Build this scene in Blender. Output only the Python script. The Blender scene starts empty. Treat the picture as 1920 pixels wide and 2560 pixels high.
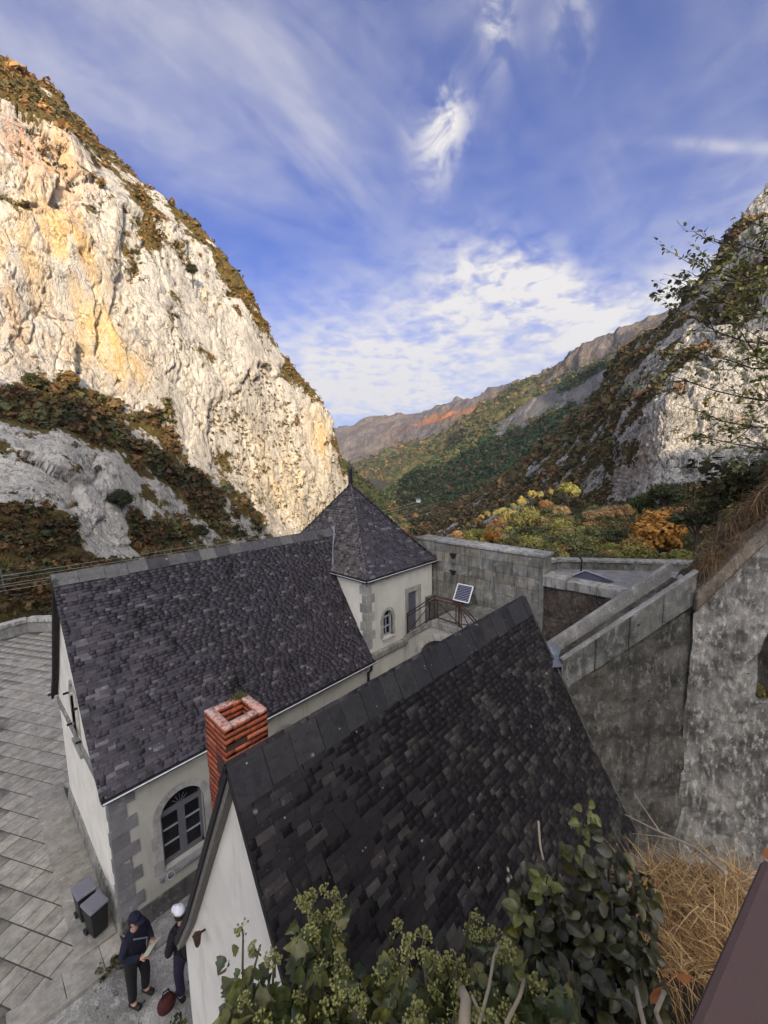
import bpy, math, random
import numpy as np
from mathutils import Vector, Matrix
rng = np.random.default_rng(7)
random.seed(7)
SC = bpy.context.scene
COL = SC.collection
# ------------------------------------------------------------------ camera
# World axes: X runs along the slate roofs' ridges, Y across them; the lens is the origin.
FPX, TILT, ROLL, YAW = 1025.43, 0.12372, -0.01681, 0.756265
def _cam_axes():
    h = np.array([math.cos(YAW), math.sin(YAW), 0]); r = np.array([math.sin(YAW), -math.cos(YAW), 0]); z = np.array([0, 0, 1.])
    fw = h*math.cos(TILT)-z*math.sin(TILT); up = h*math.sin(TILT)+z*math.cos(TILT)
    return r*math.cos(ROLL)+up*math.sin(ROLL), -r*math.sin(ROLL)+up*math.cos(ROLL), fw, h, r
CR, CU, CF, HEAD, RIGHT = _cam_axes()
cam_d = bpy.data.cameras.new('camera'); cam = bpy.data.objects.new('camera', cam_d); COL.objects.link(cam)
M = Matrix.Identity(4)
for i in range(3):
    M[i][0] = CR[i]; M[i][1] = CU[i]; M[i][2] = -CF[i]
cam.matrix_world = M
cam_d.sensor_fit = 'VERTICAL'; cam_d.sensor_height = 36; cam_d.sensor_width = 27
cam_d.lens = 36*FPX/2560; cam_d.clip_start = 0.05; cam_d.clip_end = 40000
SC.camera = cam
SC.render.resolution_x, SC.render.resolution_y = 768, 1024
# ------------------------------------------------------------------ sun, sky, exposure
SUN_EL = math.radians(13)
SUN_TURN = math.radians(12)          # the light travels forward and 12 degrees to the left
LH = HEAD*math.cos(SUN_TURN)-RIGHT*math.sin(SUN_TURN)
LDIR = np.array([LH[0]*math.cos(SUN_EL), LH[1]*math.cos(SUN_EL), -math.sin(SUN_EL)])   # travel direction
SDIR = -LDIR
sl = bpy.data.lights.new('sun', 'SUN'); sl.energy = 3.05; sl.angle = math.radians(0.5); sl.color = (1.0, 0.79, 0.54)
so = bpy.data.objects.new('sun', sl); COL.objects.link(so)
so.rotation_euler = Vector(LDIR).to_track_quat('-Z', 'Y').to_euler(); so.location = (0, 0, 60)
SC.view_settings.view_transform = 'Standard'; SC.view_settings.look = 'None'
SC.view_settings.exposure = 1.75; SC.view_settings.gamma = 1.0; SC.view_settings.use_curve_mapping = False
SKY_STRENGTH = 0.15
HAZE = 0.00006
SKY_TINT = (0.085, 0.155, 0.37); CLOUD = (1.93, 1.84, 1.74); FILL_GLOW = 14.0; FILL_COVER = 0.85
# ------------------------------------------------------------------ small node kit
class NT:
    def __init__(s, tree): s.t = tree; s.n = tree.nodes; s.l = tree.links
    def add(s, typ, **kw):
        n = s.n.new(typ)
        for k, v in kw.items():
            if k in ('ins',):
                for kk, vv in v.items(): s.put(n.inputs[kk], vv)
            else: setattr(n, k, v)
        return n
    def put(s, sock, v):
        if hasattr(v, 'is_output'): s.l.new(v, sock)
        else: sock.default_value = v
    def math(s, op, a, b=None, c=None, clamp=False):
        n = s.n.new('ShaderNodeMath'); n.operation = op; n.use_clamp = clamp
        s.put(n.inputs[0], a)
        if b is not None: s.put(n.inputs[1], b)
        if c is not None: s.put(n.inputs[2], c)
        return n.outputs[0]
    def vmath(s, op, a, b=None):
        n = s.n.new('ShaderNodeVectorMath'); n.operation = op
        s.put(n.inputs[0], a)
        if b is not None: s.put(n.inputs[1], b)
        return n.outputs['Value'] if op in ('DOT_PRODUCT', 'LENGTH') else n.outputs[0]
    def noise(s, vec, scale, detail=4, rough=0.55, dist=0.0):
        n = s.n.new('ShaderNodeTexNoise'); n.inputs['Scale'].default_value = scale; n.inputs['Detail'].default_value = detail
        n.inputs['Roughness'].default_value = rough; n.inputs['Distortion'].default_value = dist
        if vec is not None: s.l.new(vec, n.inputs['Vector'])
        return n.outputs['Fac']
    def voro(s, vec, scale, feature='F1', rnd=1.0, out='Distance'):
        n = s.n.new('ShaderNodeTexVoronoi'); n.feature = feature; n.inputs['Scale'].default_value = scale; n.inputs['Randomness'].default_value = rnd
        if vec is not None: s.l.new(vec, n.inputs['Vector'])
        return n.outputs[out]
    def ramp(s, fac, stops, interp='LINEAR'):
        n = s.n.new('ShaderNodeValToRGB'); e = n.color_ramp; e.interpolation = interp
        while len(e.elements) < len(stops): e.elements.new(0.5)
        for el, (p, c) in zip(e.elements, stops):
            el.position = p; el.color = (*c, 1) if len(c) == 3 else c
        s.l.new(fac, n.inputs[0]) if hasattr(fac, 'is_output') else None
        return n.outputs['Color']
    def smooth(s, x, a, b):
        n = s.n.new('ShaderNodeMapRange'); n.interpolation_type = 'SMOOTHSTEP'
        s.put(n.inputs['Value'], x); n.inputs['From Min'].default_value = a; n.inputs['From Max'].default_value = b
        return n.outputs[0]
    def mix(s, f, a, b, mode='MIX'):
        n = s.n.new('ShaderNodeMix'); n.data_type = 'RGBA'; n.blend_type = mode
        s.put(n.inputs[0], f)
        for sock, v in ((n.inputs[6], a), (n.inputs[7], b)):
            if hasattr(v, 'is_output'): s.l.new(v, sock)
            else: sock.default_value = (*v, 1) if len(v) == 3 else v
        return n.outputs[2]
    def scalev(s, vec, sc):
        n = s.n.new('ShaderNodeMapping'); n.inputs['Scale'].default_value = sc; s.l.new(vec, n.inputs['Vector']); return n.outputs[0]
    def pos(s): return s.n.new('ShaderNodeNewGeometry').outputs['Position']
# ------------------------------------------------------------------ sky
def pix_dir(px, py):
    d = CF*FPX+CR*(px-960)-CU*(py-1280); return d/np.linalg.norm(d)
def build_world():
    w = bpy.data.worlds.new('World'); SC.world = w; w.use_nodes = True
    k = NT(w.node_tree); k.n.clear()
    out = k.add('ShaderNodeOutputWorld'); bg = k.add('ShaderNodeBackground'); bg.inputs['Strength'].default_value = SKY_STRENGTH
    sky = k.add('ShaderNodeTexSky'); sky.sky_type = 'NISHITA'; sky.sun_disc = False; sky.sun_elevation = SUN_EL
    sky.sun_rotation = math.atan2(SDIR[0], SDIR[1]); sky.altitude = 700; sky.air_density = 1.0; sky.dust_density = 1.6; sky.ozone_density = 3.0
    gam = k.mix(1.0, sky.outputs[0], SKY_TINT, 'MULTIPLY')
    d = k.add('ShaderNodeTexCoord').outputs['Generated']
    def patch(px, py, wx, wy, ang=0.0, p=2.0):
        """soft elliptical patch of sky around one direction, sizes in radians"""
        c = pix_dir(px, py); e1 = np.cross(c, [0, 0, 1.]); e1 /= np.linalg.norm(e1); e2 = np.cross(e1, c)
        ca, sa = math.cos(ang), math.sin(ang); f1 = e1*ca+e2*sa; f2 = -e1*sa+e2*ca
        a = k.math('DIVIDE', k.vmath('DOT_PRODUCT', d, tuple(f1)), wx); b = k.math('DIVIDE', k.vmath('DOT_PRODUCT', d, tuple(f2)), wy)
        q = k.math('ADD', k.math('MULTIPLY', a, a), k.math('MULTIPLY', b, b))
        front = k.math('GREATER_THAN', k.vmath('DOT_PRODUCT', d, tuple(c)), 0.0)
        return k.math('MULTIPLY', k.math('EXPONENT', k.math('MULTIPLY', q, -1.0)), front)
    # the sheet of high cloud: noise on a plane overhead, so that it shrinks towards the horizon
    sep = k.add('ShaderNodeSeparateXYZ'); k.l.new(d, sep.inputs[0])
    zz = k.math('ADD', k.math('MAXIMUM', sep.outputs[2], 0.0), 0.16)
    cx = k.math('DIVIDE', sep.outputs[0], zz); cy = k.math('DIVIDE', sep.outputs[1], zz)
    cmb = k.add('ShaderNodeCombineXYZ'); k.l.new(cx, cmb.inputs[0]); k.l.new(cy, cmb.inputs[1])
    pl = cmb.outputs[0]
    rot = k.add('ShaderNodeMapping'); rot.inputs['Rotation'].default_value = (0, 0, -0.55); rot.inputs['Scale'].default_value = (0.55, 2.4, 1); k.l.new(pl, rot.inputs['Vector'])
    soft = k.noise(rot.outputs[0], 1.3, 5, 0.55, 0.5)          # long drawn out veils
    puff = k.noise(pl, 5.0, 6, 0.60, 0.25)                     # small flocks
    cells = k.noise(pl, 11.0, 3, 0.55, 0.4)
    flock = k.smooth(k.math('ADD', k.math('MULTIPLY', puff, 0.55), k.math('MULTIPLY', cells, 0.45)), 0.34, 0.66)
    veil = k.smooth(soft, 0.30, 0.78)
    base = k.math('MULTIPLY', veil, 0.07)
    terms = [base]
    def add(mask, tex, amt): terms.append(k.math('MULTIPLY', k.math('MULTIPLY', mask, tex), amt))
    half = k.math('ADD', k.math('MULTIPLY', flock, 0.75), 0.25)
    add(patch(950, 880, 0.30, 0.125, 0.0), half, 0.85)
    add(patch(880, 985, 0.28, 0.07, 0.0), half, 0.75)
    add(patch(1330, 715, 0.155, 0.055, -0.45), flock, 1.3)
    add(patch(1560, 795, 0.15, 0.05, 0.25), half, 1.1)
    add(patch(1180, 760, 0.14, 0.08, -0.2), half, 0.85)
    add(patch(900, 960, 0.42, 0.11, 0.0), k.math('ADD', k.math('MULTIPLY', veil, 0.5), 0.5), 0.42)
    add(patch(1500, 860, 0.30, 0.07, 0.2), k.math('ADD', k.math('MULTIPLY', veil, 0.5), 0.5), 0.30)
    wis = k.smooth(k.noise(d, 14.0, 6, 0.6, 0.6), 0.38, 0.66)
    add(patch(1095, 350, 0.042, 0.075, -0.25), wis, 0.72)
    add(patch(1110, 300, 0.05, 0.035, 0.0), wis, 0.5)
    add(patch(1245, 40, 0.028, 0.065, 0.1), wis, 0.7)
    add(patch(1425, 60, 0.03, 0.05, 0.3), wis, 0.45)
    add(patch(1830, 366, 0.085, 0.0085, -0.42), k.math('ADD', k.math('MULTIPLY', wis, 0.6), 0.4), 0.5)
    add(patch(690, 230, 0.085, 0.30, 0.52), veil, 0.26)
    add(patch(830, 480, 0.07, 0.16, 0.55), veil, 0.42)
    add(patch(250, 60, 0.42, 0.20, 0.2), veil, 0.25)
    add(patch(640, 60, 0.20, 0.24, 0.4), veil, 0.2)
    add(patch(1640, 200, 0.055, 0.35, -0.55), veil, 0.15)
    # broken high cloud over the unseen sky, added to fill the shaded fort
    seen = patch(960, 900, 0.95, 0.85)
    far_ = k.math('MULTIPLY', k.math('SUBTRACT', 1.0, seen), k.smooth(sep.outputs[2], -0.02, 0.10))
    big = k.smooth(k.noise(pl, 0.9, 3, 0.5, 0.4), 0.30, 0.62)
    terms.append(k.math('MULTIPLY', k.math('MULTIPLY', far_, k.math('MULTIPLY', big, half)), FILL_COVER))
    tot = terms[0]
    for t in terms[1:]: tot = k.math('ADD', tot, t)
    tot = k.math('MINIMUM', tot, 0.95)
    # forward-scattering cloud near the sun, brightened further as fill for shaded walls
    cs = k.math('MAXIMUM', k.vmath('DOT_PRODUCT', d, tuple(SDIR)), 0.0)
    ph = k.math('ADD', 1.0, k.math('MULTIPLY', k.math('POWER', cs, 2.5), FILL_GLOW))
    cc = k.vmath('SCALE', CLOUD); cc_node = cc.node; k.l.new(ph, cc_node.inputs['Scale'])
    col = k.mix(tot, gam, cc)
    k.l.new(col, bg.inputs['Color']); k.l.new(bg.outputs[0], out.inputs[0])
build_world()
# ------------------------------------------------------------------ object helpers
def prep(o, label=None, category=None, group=None, kind=None):
    if label: o['label'] = label
    if category: o["category"] = category
    if group: o['group'] = group
    if kind: o['kind'] = kind
    return o
def setp(c, p):
    if p is None: return
    c.parent = p
    if p.type == 'EMPTY': c.matrix_parent_inverse = Matrix.Translation(-p.location)
def thing(name, loc, label, cat, group=None):
    o = bpy.data.objects.new(name, None); COL.objects.link(o); o.location = loc; o.empty_display_size = 0.3
    return prep(o, label, cat, group)
def mesh_np(name, V, F, tint=None, smooth=False):
    """V (n,3), F list of tuples or an (m,k) array"""
    me = bpy.data.meshes.new(name)
    V = np.asarray(V, dtype=np.float32)
    if isinstance(F, np.ndarray):
        m, kk = F.shape
        me.vertices.add(len(V)); me.vertices.foreach_set('co', V.ravel())
        me.loops.add(m*kk); me.loops.foreach_set('vertex_index', F.astype(np.int32).ravel())
        me.polygons.add(m); me.polygons.foreach_set('loop_start', np.arange(0, m*kk, kk, dtype=np.int32))
        try: me.polygons.foreach_set('loop_total', np.full(m, kk, dtype=np.int32))
        except Exception: pass
        me.update(calc_edges=True)
    else:
        me.from_pydata([tuple(map(float, v)) for v in V], [], [tuple(int(i) for i in f) for f in F]); me.update()
    if tint is not None:
        at = me.color_attributes.new('tint', 'FLOAT_COLOR', 'POINT')
        c = np.ones((len(V), 4), dtype=np.float32); c[:, :3] = tint; at.data.foreach_set('color', c.ravel())
    if smooth: me.polygons.foreach_set('use_smooth', np.ones(len(me.polygons), dtype=bool))
    return me
def obj(name, me, mat, parent=None, **tags):
    o = bpy.data.objects.new(name, me); COL.objects.link(o)
    if mat is not None and len(me.materials) == 0: me.materials.append(mat)
    setp(o, parent)
    return prep(o, **tags)
class MB:
    def __init__(s): s.v = []; s.f = []
    def add(s, V, F):
        b = len(s.v); s.v += [tuple(map(float, p)) for p in V]; s.f += [tuple(b+i for i in f) for f in F]; return s
    def box(s, x0, x1, y0, y1, z0, z1):
        return s.add([(x0,y0,z0),(x1,y0,z0),(x1,y1,z0),(x0,y1,z0),(x0,y0,z1),(x1,y0,z1),(x1,y1,z1),(x0,y1,z1)], BOXF)
    def obox(s, c, ax, ay, az):
        """box from its centre and three half-axis vectors"""
        c, ax, ay, az = (np.asarray(q, float) for q in (c, ax, ay, az))
        return s.add([c+i*ax+j*ay+k*az for k in (-1, 1) for i, j in ((-1,-1),(1,-1),(1,1),(-1,1))], BOXF)
    def bar(s, a, b, w, h=None, up=(0, 0, 1)):
        a, b = np.asarray(a, float), np.asarray(b, float); h = w if h is None else h
        d = b-a; L = np.linalg.norm(d); d /= L; u = np.asarray(up, float)
        if abs(d@u) > 0.97: u = np.array([1., 0, 0])
        sd = np.cross(d, u); sd /= np.linalg.norm(sd); u = np.cross(sd, d)
        return s.obox((a+b)/2, d*L/2, sd*w/2, u*h/2)
    def prism(s, poly, ext):
        n = len(poly); P = [np.asarray(p, float) for p in poly]; e = np.asarray(ext, float)
        return s.add(P+[p+e for p in P], [tuple(range(n))[::-1], tuple(range(n, 2*n))]+[(i, (i+1) % n, n+(i+1) % n, n+i) for i in range(n)])
    def tube(s, pts, rad, n=8, caps=True):
        pts = [np.asarray(p, float) for p in pts]; rad = [rad]*len(pts) if np.isscalar(rad) else rad
        V = []; F = []; up = np.array([0.13, 0.21, 1.0])
        for i, p in enumerate(pts):
            d = pts[min(i+1, len(pts)-1)]-pts[max(i-1, 0)]; d = d/(np.linalg.norm(d)+1e-9)
            a = np.cross(d, up)
            if np.linalg.norm(a) < 0.1: a = np.cross(d, [1., 0, 0])
            a /= np.linalg.norm(a); b = np.cross(d, a)
            V += [p+rad[i]*(a*math.cos(2*math.pi*j/n)+b*math.sin(2*math.pi*j/n)) for j in range(n)]
        for i in range(len(pts)-1):
            for j in range(n): F.append((i*n+j, i*n+(j+1) % n, (i+1)*n+(j+1) % n, (i+1)*n+j))
        if caps: F.append(tuple(range(n))[::-1]); F.append(tuple((len(pts)-1)*n+j for j in range(n)))
        return s.add(V, F)
    def quad(s, *p): return s.add(p, [tuple(range(len(p)))])
    def build(s, name, mat, parent=None, smooth=False, bevel=0.0, **tags):
        me = mesh_np(name, s.v, s.f, smooth=smooth); o = obj(name, me, mat, parent, **tags)
        if bevel:
            m = o.modifiers.new('bevel', 'BEVEL'); m.width = bevel; m.segments = 2; m.limit_method = 'ANGLE'
        return o
BOXF = [(0,3,2,1),(4,5,6,7),(0,1,5,4),(1,2,6,5),(2,3,7,6),(3,0,4,7)]
# ------------------------------------------------------------------ numpy noise
def _h(ix, iy, iz, s):
    n = (ix.astype(np.int64)*374761393+iy.astype(np.int64)*668265263+iz.astype(np.int64)*2147483647+s*1274126177) & 0xffffffff
    n = ((n ^ (n >> 13))*1274126177) & 0xffffffff
    n = ((n ^ (n >> 16))*2246822519) & 0xffffffff
    return ((n ^ (n >> 15)) & 0xffffff)/16777215.0
def vnoise(P, s=0):
    i = np.floor(P).astype(np.int64); f = P-i; f = f*f*f*(f*(f*6-15)+10)
    r = 0
    for dx in (0, 1):
        for dy in (0, 1):
            for dz in (0, 1):
                w = (f[:, 0] if dx else 1-f[:, 0])*(f[:, 1] if dy else 1-f[:, 1])*(f[:, 2] if dz else 1-f[:, 2])
                r = r+w*_h(i[:, 0]+dx, i[:, 1]+dy, i[:, 2]+dz, s)
    return r*2-1
def fbm(P, octv=4, s=0, gain=0.5):
    r = 0; a = 1
    for k in range(octv): r = r+a*vnoise(P*(2.03**k)+17.3*k, s+k); a *= gain
    return r
def ridged(P, octv=4, s=0, gain=0.5):
    r = 0; a = 1
    for k in range(octv): r = r+a*(1-2*np.abs(vnoise(P*(2.07**k)+9.1*k, s+k))); a *= gain
    return r
def voro(P, s=0):
    """F1, F2 distances and a random number per cell"""
    i = np.floor(P).astype(np.int64); f1 = np.full(len(P), 9.); f2 = np.full(len(P), 9.); cid = np.zeros(len(P))
    for dx in (-1, 0, 1):
        for dy in (-1, 0, 1):
            for dz in (-1, 0, 1):
                c = i+np.array([dx, dy, dz])
                q = np.stack([c[:, 0]+_h(c[:, 0], c[:, 1], c[:, 2], s), c[:, 1]+_h(c[:, 0], c[:, 1], c[:, 2], s+1), c[:, 2]+_h(c[:, 0], c[:, 1], c[:, 2], s+2)], 1)
                d = np.linalg.norm(P-q, axis=1); hh = _h(c[:, 0], c[:, 1], c[:, 2], s+3)
                near = d < f1
                f2 = np.where(near, f1, np.minimum(f2, d)); cid = np.where(near, hh, cid); f1 = np.where(near, d, f1)
    return f1, f2, cid
# ------------------------------------------------------------------ materials
MAT = {}
def newmat(name):
    m = bpy.data.materials.new(name); m.use_nodes = True; k = NT(m.node_tree); k.n.clear()
    out = k.add('ShaderNodeOutputMaterial'); b = k.add('ShaderNodeBsdfPrincipled'); k.l.new(b.outputs[0], out.inputs[0])
    MAT[name] = m; return m, k, b, out
def bump(k, b, h, strength=0.5, dist=0.02):
    n = k.add('ShaderNodeBump'); n.inputs['Strength'].default_value = strength; n.inputs['Distance'].default_value = dist
    k.l.new(h, n.inputs['Height']); k.l.new(n.outputs[0], b.inputs['Normal']); return n
def flat(name, col, rough=0.6, metal=0.0, var=0.15, scale=8, bmp=0.0, spec=0.5):
    m, k, b, _ = newmat(name)
    nz = k.noise(k.pos(), scale, 4)
    c = k.mix(k.math('MULTIPLY', k.math('SUBTRACT', nz, 0.5), 2.0, clamp=True), tuple(x*(1-var) for x in col), tuple(min(1, x*(1+var*1.5)) for x in col))
    k.put(b.inputs['Base Color'], c); b.inputs['Roughness'].default_value = rough; b.inputs['Metallic'].default_value = metal
    b.inputs['Specular IOR Level'].default_value = spec
    if bmp: bump(k, b, k.noise(k.pos(), scale*6, 5), bmp, 0.01)
    return m
def piece_color(k, src):
    """colour given to one piece: the object's own colour, or the attribute when pieces are joined"""
    if src == 'obj': return k.add('ShaderNodeObjectInfo').outputs['Color']
    a = k.add('ShaderNodeAttribute'); a.attribute_name = 'tint'; return a.outputs['Color']
def slate_mat(name, src):
    m, k, b, _ = newmat(name)
    p = k.pos(); c = piece_color(k, src)
    n1 = k.noise(p, 9, 5, 0.65); n2 = k.noise(p, 45, 4, 0.6)
    c = k.mix(1.0, c, k.ramp(n1, [(0.25, (0.6, 0.6, 0.6)), (0.75, (1.35, 1.35, 1.35))]), 'MULTIPLY')
    gl = k.math('MULTIPLY', k.smooth(n2, 0.56, 0.70), k.smooth(k.noise(p, 2.6, 4, 0.6), 0.46, 0.62)); c = k.mix(k.math('MULTIPLY', gl, 0.8), c, k.mix(1.0, c, (2.6, 2.6, 2.5), 'MULTIPLY'))           # grey bloom
    sp = k.voro(p, 3.1); big = k.noise(p, 1.1, 2)
    lich = k.math('MULTIPLY', k.smooth(k.math('ADD', sp, k.math('MULTIPLY', n2, 0.1)), 0.155, 0.10), k.smooth(big, 0.46, 0.62))
    sp2 = k.voro(p, 8.5); lich2 = k.math('MULTIPLY', k.smooth(k.math('ADD', sp2, k.math('MULTIPLY', n2, 0.15)), 0.20, 0.12), k.smooth(k.noise(p, 2.3, 2), 0.50, 0.66))
    c = k.mix(k.math('MAXIMUM', lich, lich2), c, (0.47, 0.46, 0.38))        # pale lichen
    moss = k.math('MULTIPLY', k.smooth(k.noise(p, 1.7, 6, 0.7), 0.54, 0.68), 0.8)
    c = k.mix(moss, c, (0.010, 0.010, 0.008))                              # black algae
    k.put(b.inputs['Base Color'], c); b.inputs['Roughness'].default_value = 0.62; b.inputs['Specular IOR Level'].default_value = 0.35
    bump(k, b, k.math('ADD', n2, k.noise(k.scalev(p, (3, 3, 14)), 6, 4)), 0.5, 0.006)
def stone_mat(name, src, lo=0.75, stain=0.6, dark=(0.05, 0.05, 0.045), light=(0.42, 0.41, 0.37)):
    m, k, b, _ = newmat(name); p = k.pos(); c = piece_color(k, src)
    n1 = k.noise(p, 3.2, 6, 0.66); n2 = k.noise(p, 26, 5, 0.6); st = k.noise(k.scalev(p, (5, 5, 0.8)), 1.6, 5, 0.6)
    c = k.mix(1.0, c, k.ramp(n1, [(0.25, (lo*0.7,)*3), (0.8, (1.4, 1.38, 1.32))]), 'MULTIPLY')
    c = k.mix(k.math('MULTIPLY', k.smooth(st, 0.46, 0.66), stain), c, dark)
    c = k.mix(k.math('MULTIPLY', k.smooth(k.noise(p, 5, 6, 0.72), 0.56, 0.68), 0.75), c, light)
    c = k.mix(k.math('MULTIPLY', k.smooth(k.noise(p, 1.4, 5, 0.65), 0.52, 0.68), 0.45), c, dark)
    k.put(b.inputs['Base Color'], c); b.inputs['Roughness'].default_value = 0.9; b.inputs['Specular IOR Level'].default_value = 0.2
    bump(k, b, k.math('ADD', n2, n1), 0.6, 0.012)
def render_mat(name, col, dirt=0.5, grain=1.0, low=None):
    """lime render: trowel marks, faint stains running down, grime"""
    m, k, b, _ = newmat(name); p = k.pos()
    n1 = k.noise(p, 1.3, 5, 0.6); n2 = k.noise(p, 90, 3, 0.6); st = k.noise(k.scalev(p, (4, 4, 0.5)), 1.2, 5, 0.62)
    c = k.mix(k.smooth(n1, 0.35, 0.7), tuple(x*0.86 for x in col), col)
    c = k.mix(k.math('MULTIPLY', k.smooth(st, 0.52, 0.72), 0.35*dirt), c, (col[0]*0.42, col[1]*0.42, col[2]*0.42))
    c = k.mix(k.math('MULTIPLY', k.smooth(k.noise(p, 0.8, 6, 0.72), 0.57, 0.75), 0.4*dirt), c, (0.30, 0.28, 0.24))
    k.put(b.inputs['Base Color'], c); b.inputs['Roughness'].default_value = 0.92; b.inputs['Specular IOR Level'].default_value = 0.2
    bump(k, b, k.math('ADD', n2, k.math('MULTIPLY', k.noise(p, 9, 4), 1.5)), 0.35*grain, 0.01)
def masonry_mat(name, base, dark, pale, brown, sc=1.0, paleamt=0.5):
    m, k, b, _ = newmat(name); p = k.pos()
    n1 = k.noise(p, 1.1*sc, 6, 0.66, 0.3); n2 = k.noise(k.scalev(p, (5, 5, 2.6)), 1.2*sc, 6, 0.66, 0.15); n3 = k.noise(p, 30*sc, 5, 0.6); n4 = k.noise(p, 0.5*sc, 4, 0.6)
    c = k.mix(k.smooth(n1, 0.34, 0.66), dark, base)
    c = k.mix(k.math('MULTIPLY', k.smooth(n2, 0.50, 0.66), paleamt), c, pale)
    c = k.mix(k.math('MULTIPLY', k.smooth(n4, 0.50, 0.66), 0.6), c, brown)
    c = k.mix(1.0, c, k.ramp(n3, [(0.3, (0.7,)*3), (0.75, (1.25,)*3)]), 'MULTIPLY')
    c = k.mix(k.smooth(k.noise(p, 6*sc, 4, 0.7), 0.63, 0.70), c, tuple(x*0.35 for x in dark))
    c = k.mix(k.math('MULTIPLY', k.smooth(k.noise(k.scalev(p, (1, 1, 0.16)), 2.2*sc, 5, 0.6), 0.55, 0.70), 0.6), c, tuple(x*0.7 for x in dark))
    k.put(b.inputs['Base Color'], c); b.inputs['Roughness'].default_value = 0.95; b.inputs['Specular IOR Level'].default_value = 0.15
    bump(k, b, k.math('ADD', n3, k.math('MULTIPLY', n2, 2.0)), 0.8, 0.03)
def leaf_mat(name, src, trans=0.25, rough=0.55, varscale=0.0, spec=0.3):
    m, k, b, out = newmat(name)
    c = piece_color(k, src) if src in ('obj', 'attr') else None
    if src == 'both':
        a = k.add('ShaderNodeAttribute'); a.attribute_name = 'tint'
        c = k.mix(1.0, k.add('ShaderNodeObjectInfo').outputs['Color'], a.outputs['Color'], 'MULTIPLY')
    if varscale: c = k.mix(1.0, c, k.ramp(k.noise(k.pos(), varscale, 3), [(0.3, (0.65,)*3), (0.7, (1.35,)*3)]), 'MULTIPLY')
    k.put(b.inputs['Base Color'], c); b.inputs['Roughness'].default_value = rough; b.inputs['Specular IOR Level'].default_value = spec
    if trans:
        t = k.add('ShaderNodeBsdfTranslucent'); k.put(t.inputs[0], c); ms = k.add('ShaderNodeMixShader'); ms.inputs[0].default_value = trans
        k.l.new(b.outputs[0], ms.inputs[1]); k.l.new(t.outputs[0], ms.inputs[2]); k.l.new(ms.outputs[0], out.inputs[0])
slate_mat('slate', 'obj'); slate_mat('slate_field', 'attr')
stone_mat('stone', 'obj'); stone_mat('stone_field', 'attr')
stone_mat('paving', 'obj', 0.85, 0.35, (0.13, 0.125, 0.11), (0.40, 0.39, 0.36)); stone_mat('paving_field', 'attr', 0.85, 0.35, (0.13, 0.125, 0.11), (0.40, 0.39, 0.36))
stone_mat('quoin', 'obj', 0.9, 0.25, (0.16, 0.155, 0.15), (0.42, 0.41, 0.38))
render_mat('cream_render', (0.86, 0.815, 0.70), 0.5); render_mat('grey_shade_render', (0.50, 0.475, 0.405), 0.9); render_mat('tower_render', (0.62, 0.59, 0.51), 0.9); render_mat('white_render', (0.78, 0.74, 0.65), 0.9)  # front wall's grey holds the passage shade, gable's cream the brighter light
masonry_mat('dark_masonry', (0.145, 0.134, 0.112), (0.05, 0.047, 0.04), (0.30, 0.28, 0.235), (0.12, 0.10, 0.076), 1.6, 0.55)
masonry_mat('pale_masonry', (0.37, 0.345, 0.30), (0.10, 0.094, 0.082), (0.68, 0.63, 0.53), (0.25, 0.23, 0.20), 1.7, 0.75)
masonry_mat('rubble', (0.17, 0.145, 0.12), (0.065, 0.055, 0.047), (0.30, 0.25, 0.21), (0.10, 0.068, 0.052), 2.0, 0.5)
masonry_mat('coping_masonry', (0.23, 0.225, 0.20), (0.085, 0.083, 0.07), (0.40, 0.385, 0.34), (0.14, 0.135, 0.115), 1.5, 0.5)
masonry_mat('buff_coping', (0.30, 0.25, 0.19), (0.12, 0.10, 0.08), (0.50, 0.44, 0.35), (0.26, 0.15, 0.085), 1.4, 0.6)
masonry_mat('concrete', (0.33, 0.32, 0.295), (0.20, 0.19, 0.175), (0.50, 0.48, 0.45), (0.26, 0.25, 0.23), 1.0, 0.5)
masonry_mat('pale_concrete', (0.46, 0.44, 0.405), (0.26, 0.25, 0.225), (0.66, 0.64, 0.60), (0.36, 0.345, 0.315), 1.0, 0.5)
masonry_mat('gravel', (0.33, 0.33, 0.33), (0.2, 0.2, 0.2), (0.5, 0.5, 0.5), (0.28, 0.25, 0.21), 3.0, 0.4)
masonry_mat('earth', (0.06, 0.048, 0.034), (0.02, 0.017, 0.012), (0.10, 0.08, 0.055), (0.05, 0.045, 0.025), 2.0, 0.4)
flat('dark_metal', (0.045, 0.045, 0.05), 0.45, 0.6, bmp=0.1); flat('zinc', (0.33, 0.34, 0.37), 0.42, 0.85, 0.25, 5, 0.15); flat('lead', (0.30, 0.32, 0.36), 0.5, 0.7, 0.35, 4, 0.3)
flat('gutter_lip', (0.72, 0.72, 0.73), 0.45, 0.6); flat('mortar', (0.20, 0.185, 0.16), 0.95, 0, 0.25, 14, 0.5); flat('brick_mortar', (0.085, 0.045, 0.032), 0.95, 0, 0.35, 14, 0.5); flat('soffit', (0.10, 0.095, 0.085), 0.9, 0, 0.5, 6, 0.5)
flat('window_frame', (0.135, 0.13, 0.145), 0.5, 0, 0.12); flat('glazing_bar', (0.36, 0.36, 0.38), 0.5); flat('door_paint', (0.105, 0.10, 0.12), 0.5, 0, 0.1)
flat('iron', (0.03, 0.027, 0.026), 0.7, 0.3, 0.3, 20, 0.3); flat('rust', (0.115, 0.048, 0.028), 0.85, 0.1, 0.55, 16, 0.5); flat('pale_metal', (0.50, 0.50, 0.52), 0.4, 0.5)
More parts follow.
